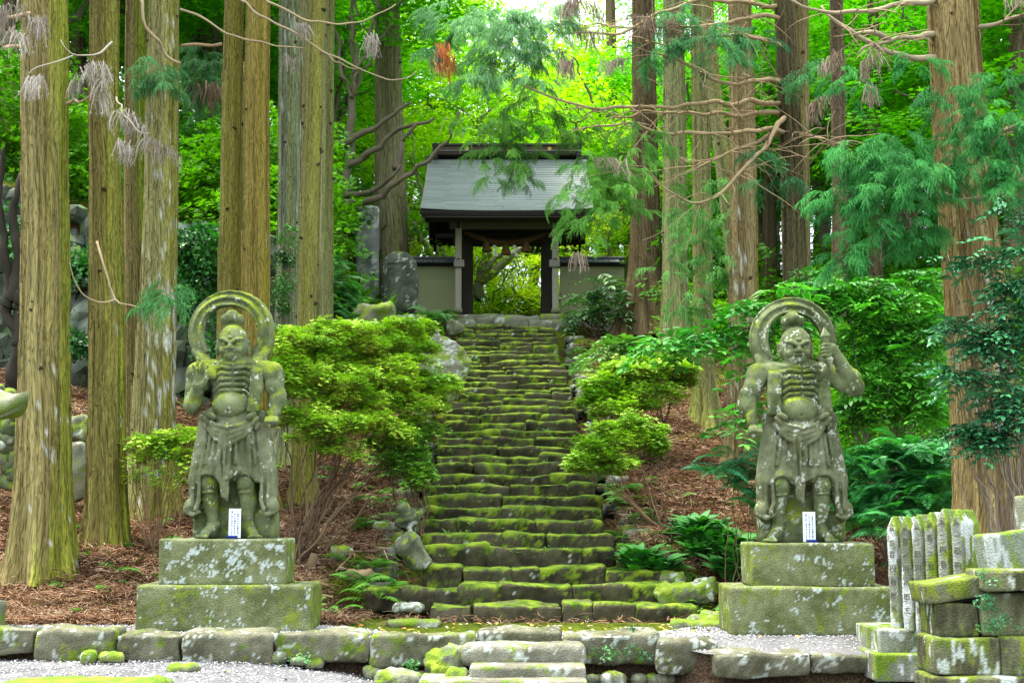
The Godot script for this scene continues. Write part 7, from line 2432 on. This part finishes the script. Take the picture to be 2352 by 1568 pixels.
	rock("pale_rock", "upright pale rock at the head of the stairs", P(1044, 752, 29.3), Vector3(0.32, 0.34, 0.3), 0.4, 403, {"moss": -0.4, "cell": 0.05, "round": 0.6})
	rock("mossy_rock", "yellow mossy rock above the big azalea", P(850, 735, 25.5), Vector3(0.9, 0.5, 0.6), 0.1, 404, {"moss": 0.2, "up": 0.3, "cell": 0.05, "tz": 0.3})
	rock("flat_rock", "flat pale-topped stone below the rounded monument", P(938, 738, 29.4), Vector3(0.75, 0.22, 0.5), 0.0, 405, {"moss": -0.2, "up": 0.1, "lichen": 0.3, "cell": 0.05})
	rock("square_stone", "square grey stone set below the flat pale-topped one", P(950, 765, 28.2), Vector3(0.34, 0.36, 0.3), 0.0, 406, {"moss": -0.5, "cell": 0.05, "round": 0.12, "rough": 0.05})
	rock("tilted_stone", "big tilted slab standing against the lowest stairs", P(950, 1268, 15.3), Vector3(0.22, 0.42, 0.26), 0.2, 407, {"moss": -0.25, "up": 0.3, "cell": 0.025, "tz": 0.65, "round": 0.25, "a": Color(0.10, 0.11, 0.07), "b": Color(0.22, 0.24, 0.15)})
	rock("gutter_block", "dark square block lying in the gutter by the lower stairs", P(940, 1190, 16.0), Vector3(0.24, 0.26, 0.3), -0.3, 408, {"moss": -0.3, "up": 0.3, "cell": 0.03, "tz": -0.4, "round": 0.15, "a": Color(0.03, 0.035, 0.025), "b": Color(0.12, 0.14, 0.08)})
	for q in [[1570, 1275, 14.9, 0.6, 0.2, "long mossy boulder at the foot of the needle slope"], [1545, 1228, 15.4, 0.28, 0.14, "moss-capped stone above the long mossy boulder"], [1620, 1262, 15.0, 0.26, 0.2, "square moss-capped stone at the end of the long boulder"], [1515, 1190, 15.8, 0.26, 0.16, "moss-capped stone half hidden by strap leaves"], [785, 1195, 16.0, 0.26, 0.17, "round yellow-mossed stone on the needle bank"], [828, 1245, 15.5, 0.3, 0.13, "tan weathered stone on the needle bank"], [1620, 1380, 14.0, 0.34, 0.12, "flat mossy stone at the end of the lowest steps"], [1640, 1350, 14.3, 0.3, 0.12, "flat lichened stone beside the lowest steps"], [1600, 1410, 13.8, 0.5, 0.08, "low flat stone sunk in the moss beside the lowest step"], [950, 1400, 13.9, 0.5, 0.08, "low mossy stone beside the lowest step, toward the big azalea"], [940, 1330, 14.6, 0.3, 0.10, "pale lichened stone lying at the foot of the needle bank"], [885, 1120, 16.9, 0.3, 0.12, "pale flat stone capping the gutter wall"], [890, 1065, 17.4, 0.24, 0.1, "small pale stone on the bank above the gutter"]]:
		var p := P(q[0], q[1], q[2])
		p.y = hill(p.x, q[2]) + q[4] * 0.3
		var o := {"moss": 0.05, "up": 0.5, "cell": 0.025, "round": 0.5, "lichen": 0.45}
		if "tan" in q[5]:
			o.merge({"moss": -0.6, "a": Color(0.25, 0.18, 0.09), "b": Color(0.40, 0.30, 0.17)}, true)
		if "pale" in q[5]:
			o.merge({"moss": -0.4, "lichen": 0.36}, true)
		rock("bank_stone", q[5], p, Vector3(q[3], q[4], q[3] * 0.7), 0.2 * sin(q[0]), int(q[0]) + 3, o)
	# monuments by the gate
	var f := span(874, 958, 580, 724, 30.8)
	rock("rounded_monument", "rounded upright stone monument with a recessed band, spotted with lichen", f[0], Vector3(f[1].x, f[1].y, 0.5), 0.1, 410, {"moss": -0.55, "up": 0.2, "lichen": 0.55, "ls": 1.5, "dome": 0.42, "round": 0.75, "rough": 0.06, "cell": 0.035, "freq": 0.6, "a": Color(0.06, 0.075, 0.05), "b": Color(0.15, 0.17, 0.12)}).set_meta("category", "monument")
	var mon := get_node("rounded_monument") as MeshInstance3D
	for s in [[0.42, 0.05], [0.30, 0.05]]:
		bar("carved_band", mon, Vector3(0, s[0], 0.225), Vector3(0.5, 0.02, 0.05), Color(0.06, 0.07, 0.05), M.carved, 0.004)
	f = span(812, 872, 475, 695, 32.0)
	rock("stone_pillar", "tall rough grey stone pillar behind the rounded monument", f[0], Vector3(f[1].x * 0.85, f[1].y, 0.4), 0.2, 411, {"moss": -0.5, "up": 0.2, "lichen": 0.35, "round": 0.25, "rough": 0.10, "cell": 0.06, "freq": 0.4, "a": Color(0.14, 0.16, 0.14), "b": Color(0.33, 0.35, 0.32)}).set_meta("category", "monument")
	# the corner of a stone lantern roof at the edge of the frame
	var lt := thing("stone_lantern", "stone lantern with an upturned mossy roof, mostly beyond the thickest cedar", "lantern", Vector3(-5.02, hill(-5.02, 13.2) + 0.72, -13.2))
	var mb := MB.new()
	var n := 24
	for j in 7:
		var t := j / 6.0
		for k in n:
			var a := TAU * k / n
			var cor := pow(absf(cos(a * 2.0 + PI * 0.0)), 3.0)
			var rr := lerpf(0.12, 0.46, t) * (1.0 + 0.12 * cor * t)
			mb.v.append(Vector3(cos(a) * rr, 1.62 - 0.26 * pow(t, 0.7) + 0.13 * cor * t * t * t, sin(a) * rr))
	for k in n:
		var a := TAU * k / n
		var cor := pow(absf(cos(a * 2.0)), 3.0)
		var rr := 0.46 * (1.0 + 0.12 * cor)
		mb.v.append(Vector3(cos(a) * rr * 0.97, 1.26 + 0.12 * cor, sin(a) * rr * 0.97))
	for k in n:
		var a := TAU * k / n
		mb.v.append(Vector3(cos(a) * 0.2, 1.22, sin(a) * 0.2))
	for j in 8:
		for k in n:
			mb.quad(j * n + k, j * n + (k + 1) % n, (j + 1) * n + (k + 1) % n, (j + 1) * n + k)
	put("roof", moss_stone(mb, Vector3(4, 4, 4), {"moss": 0.1, "up": 0.5, "lichen": 0.5}), M.stone, lt)
	for q in [["fire_box", Vector3(0.32, 0.32, 0.32), 1.07], ["shelf", Vector3(0.5, 0.1, 0.5), 0.86], ["shaft", Vector3(0.22, 1.35, 0.22), 0.17], ["foot", Vector3(0.6, 0.3, 0.6), -0.6]]:
		rock(q[0], "", Vector3(0, q[2], 0), q[1], 0.0, 420, {"moss": -0.2, "round": 0.1, "rough": 0.03, "cell": 0.05}, lt)
	# bare dark stem against the rubble wall
	var bs := thing("bare_tree", "dark twisting bare trunk in front of the rubble wall", "tree", Vector3(X(25, 19.0), hill(X(25, 19.0), 19.0), -19.0))
	var sb := MB.new()
	sb.tint = Color(0.035, 0.028, 0.022)
	for q in [[[20, 960], [30, 860], [40, 790], [15, 700], [8, 560], [0, 430], [20, 330]], [[38, 790], [44, 720], [30, 640], [10, 600]], [[15, 700], [40, 600], [30, 480], [45, 400]]]:
		var pts := []
		for e in q:
			pts.append(P(e[0], e[1], 19.0) - bs.position)
		tube(sb, curve(pts, 0.12, 0.05, 2), 0.10, 0.03, 8, 0.3)
	put("trunk", smooth(sb), M.twig, bs)
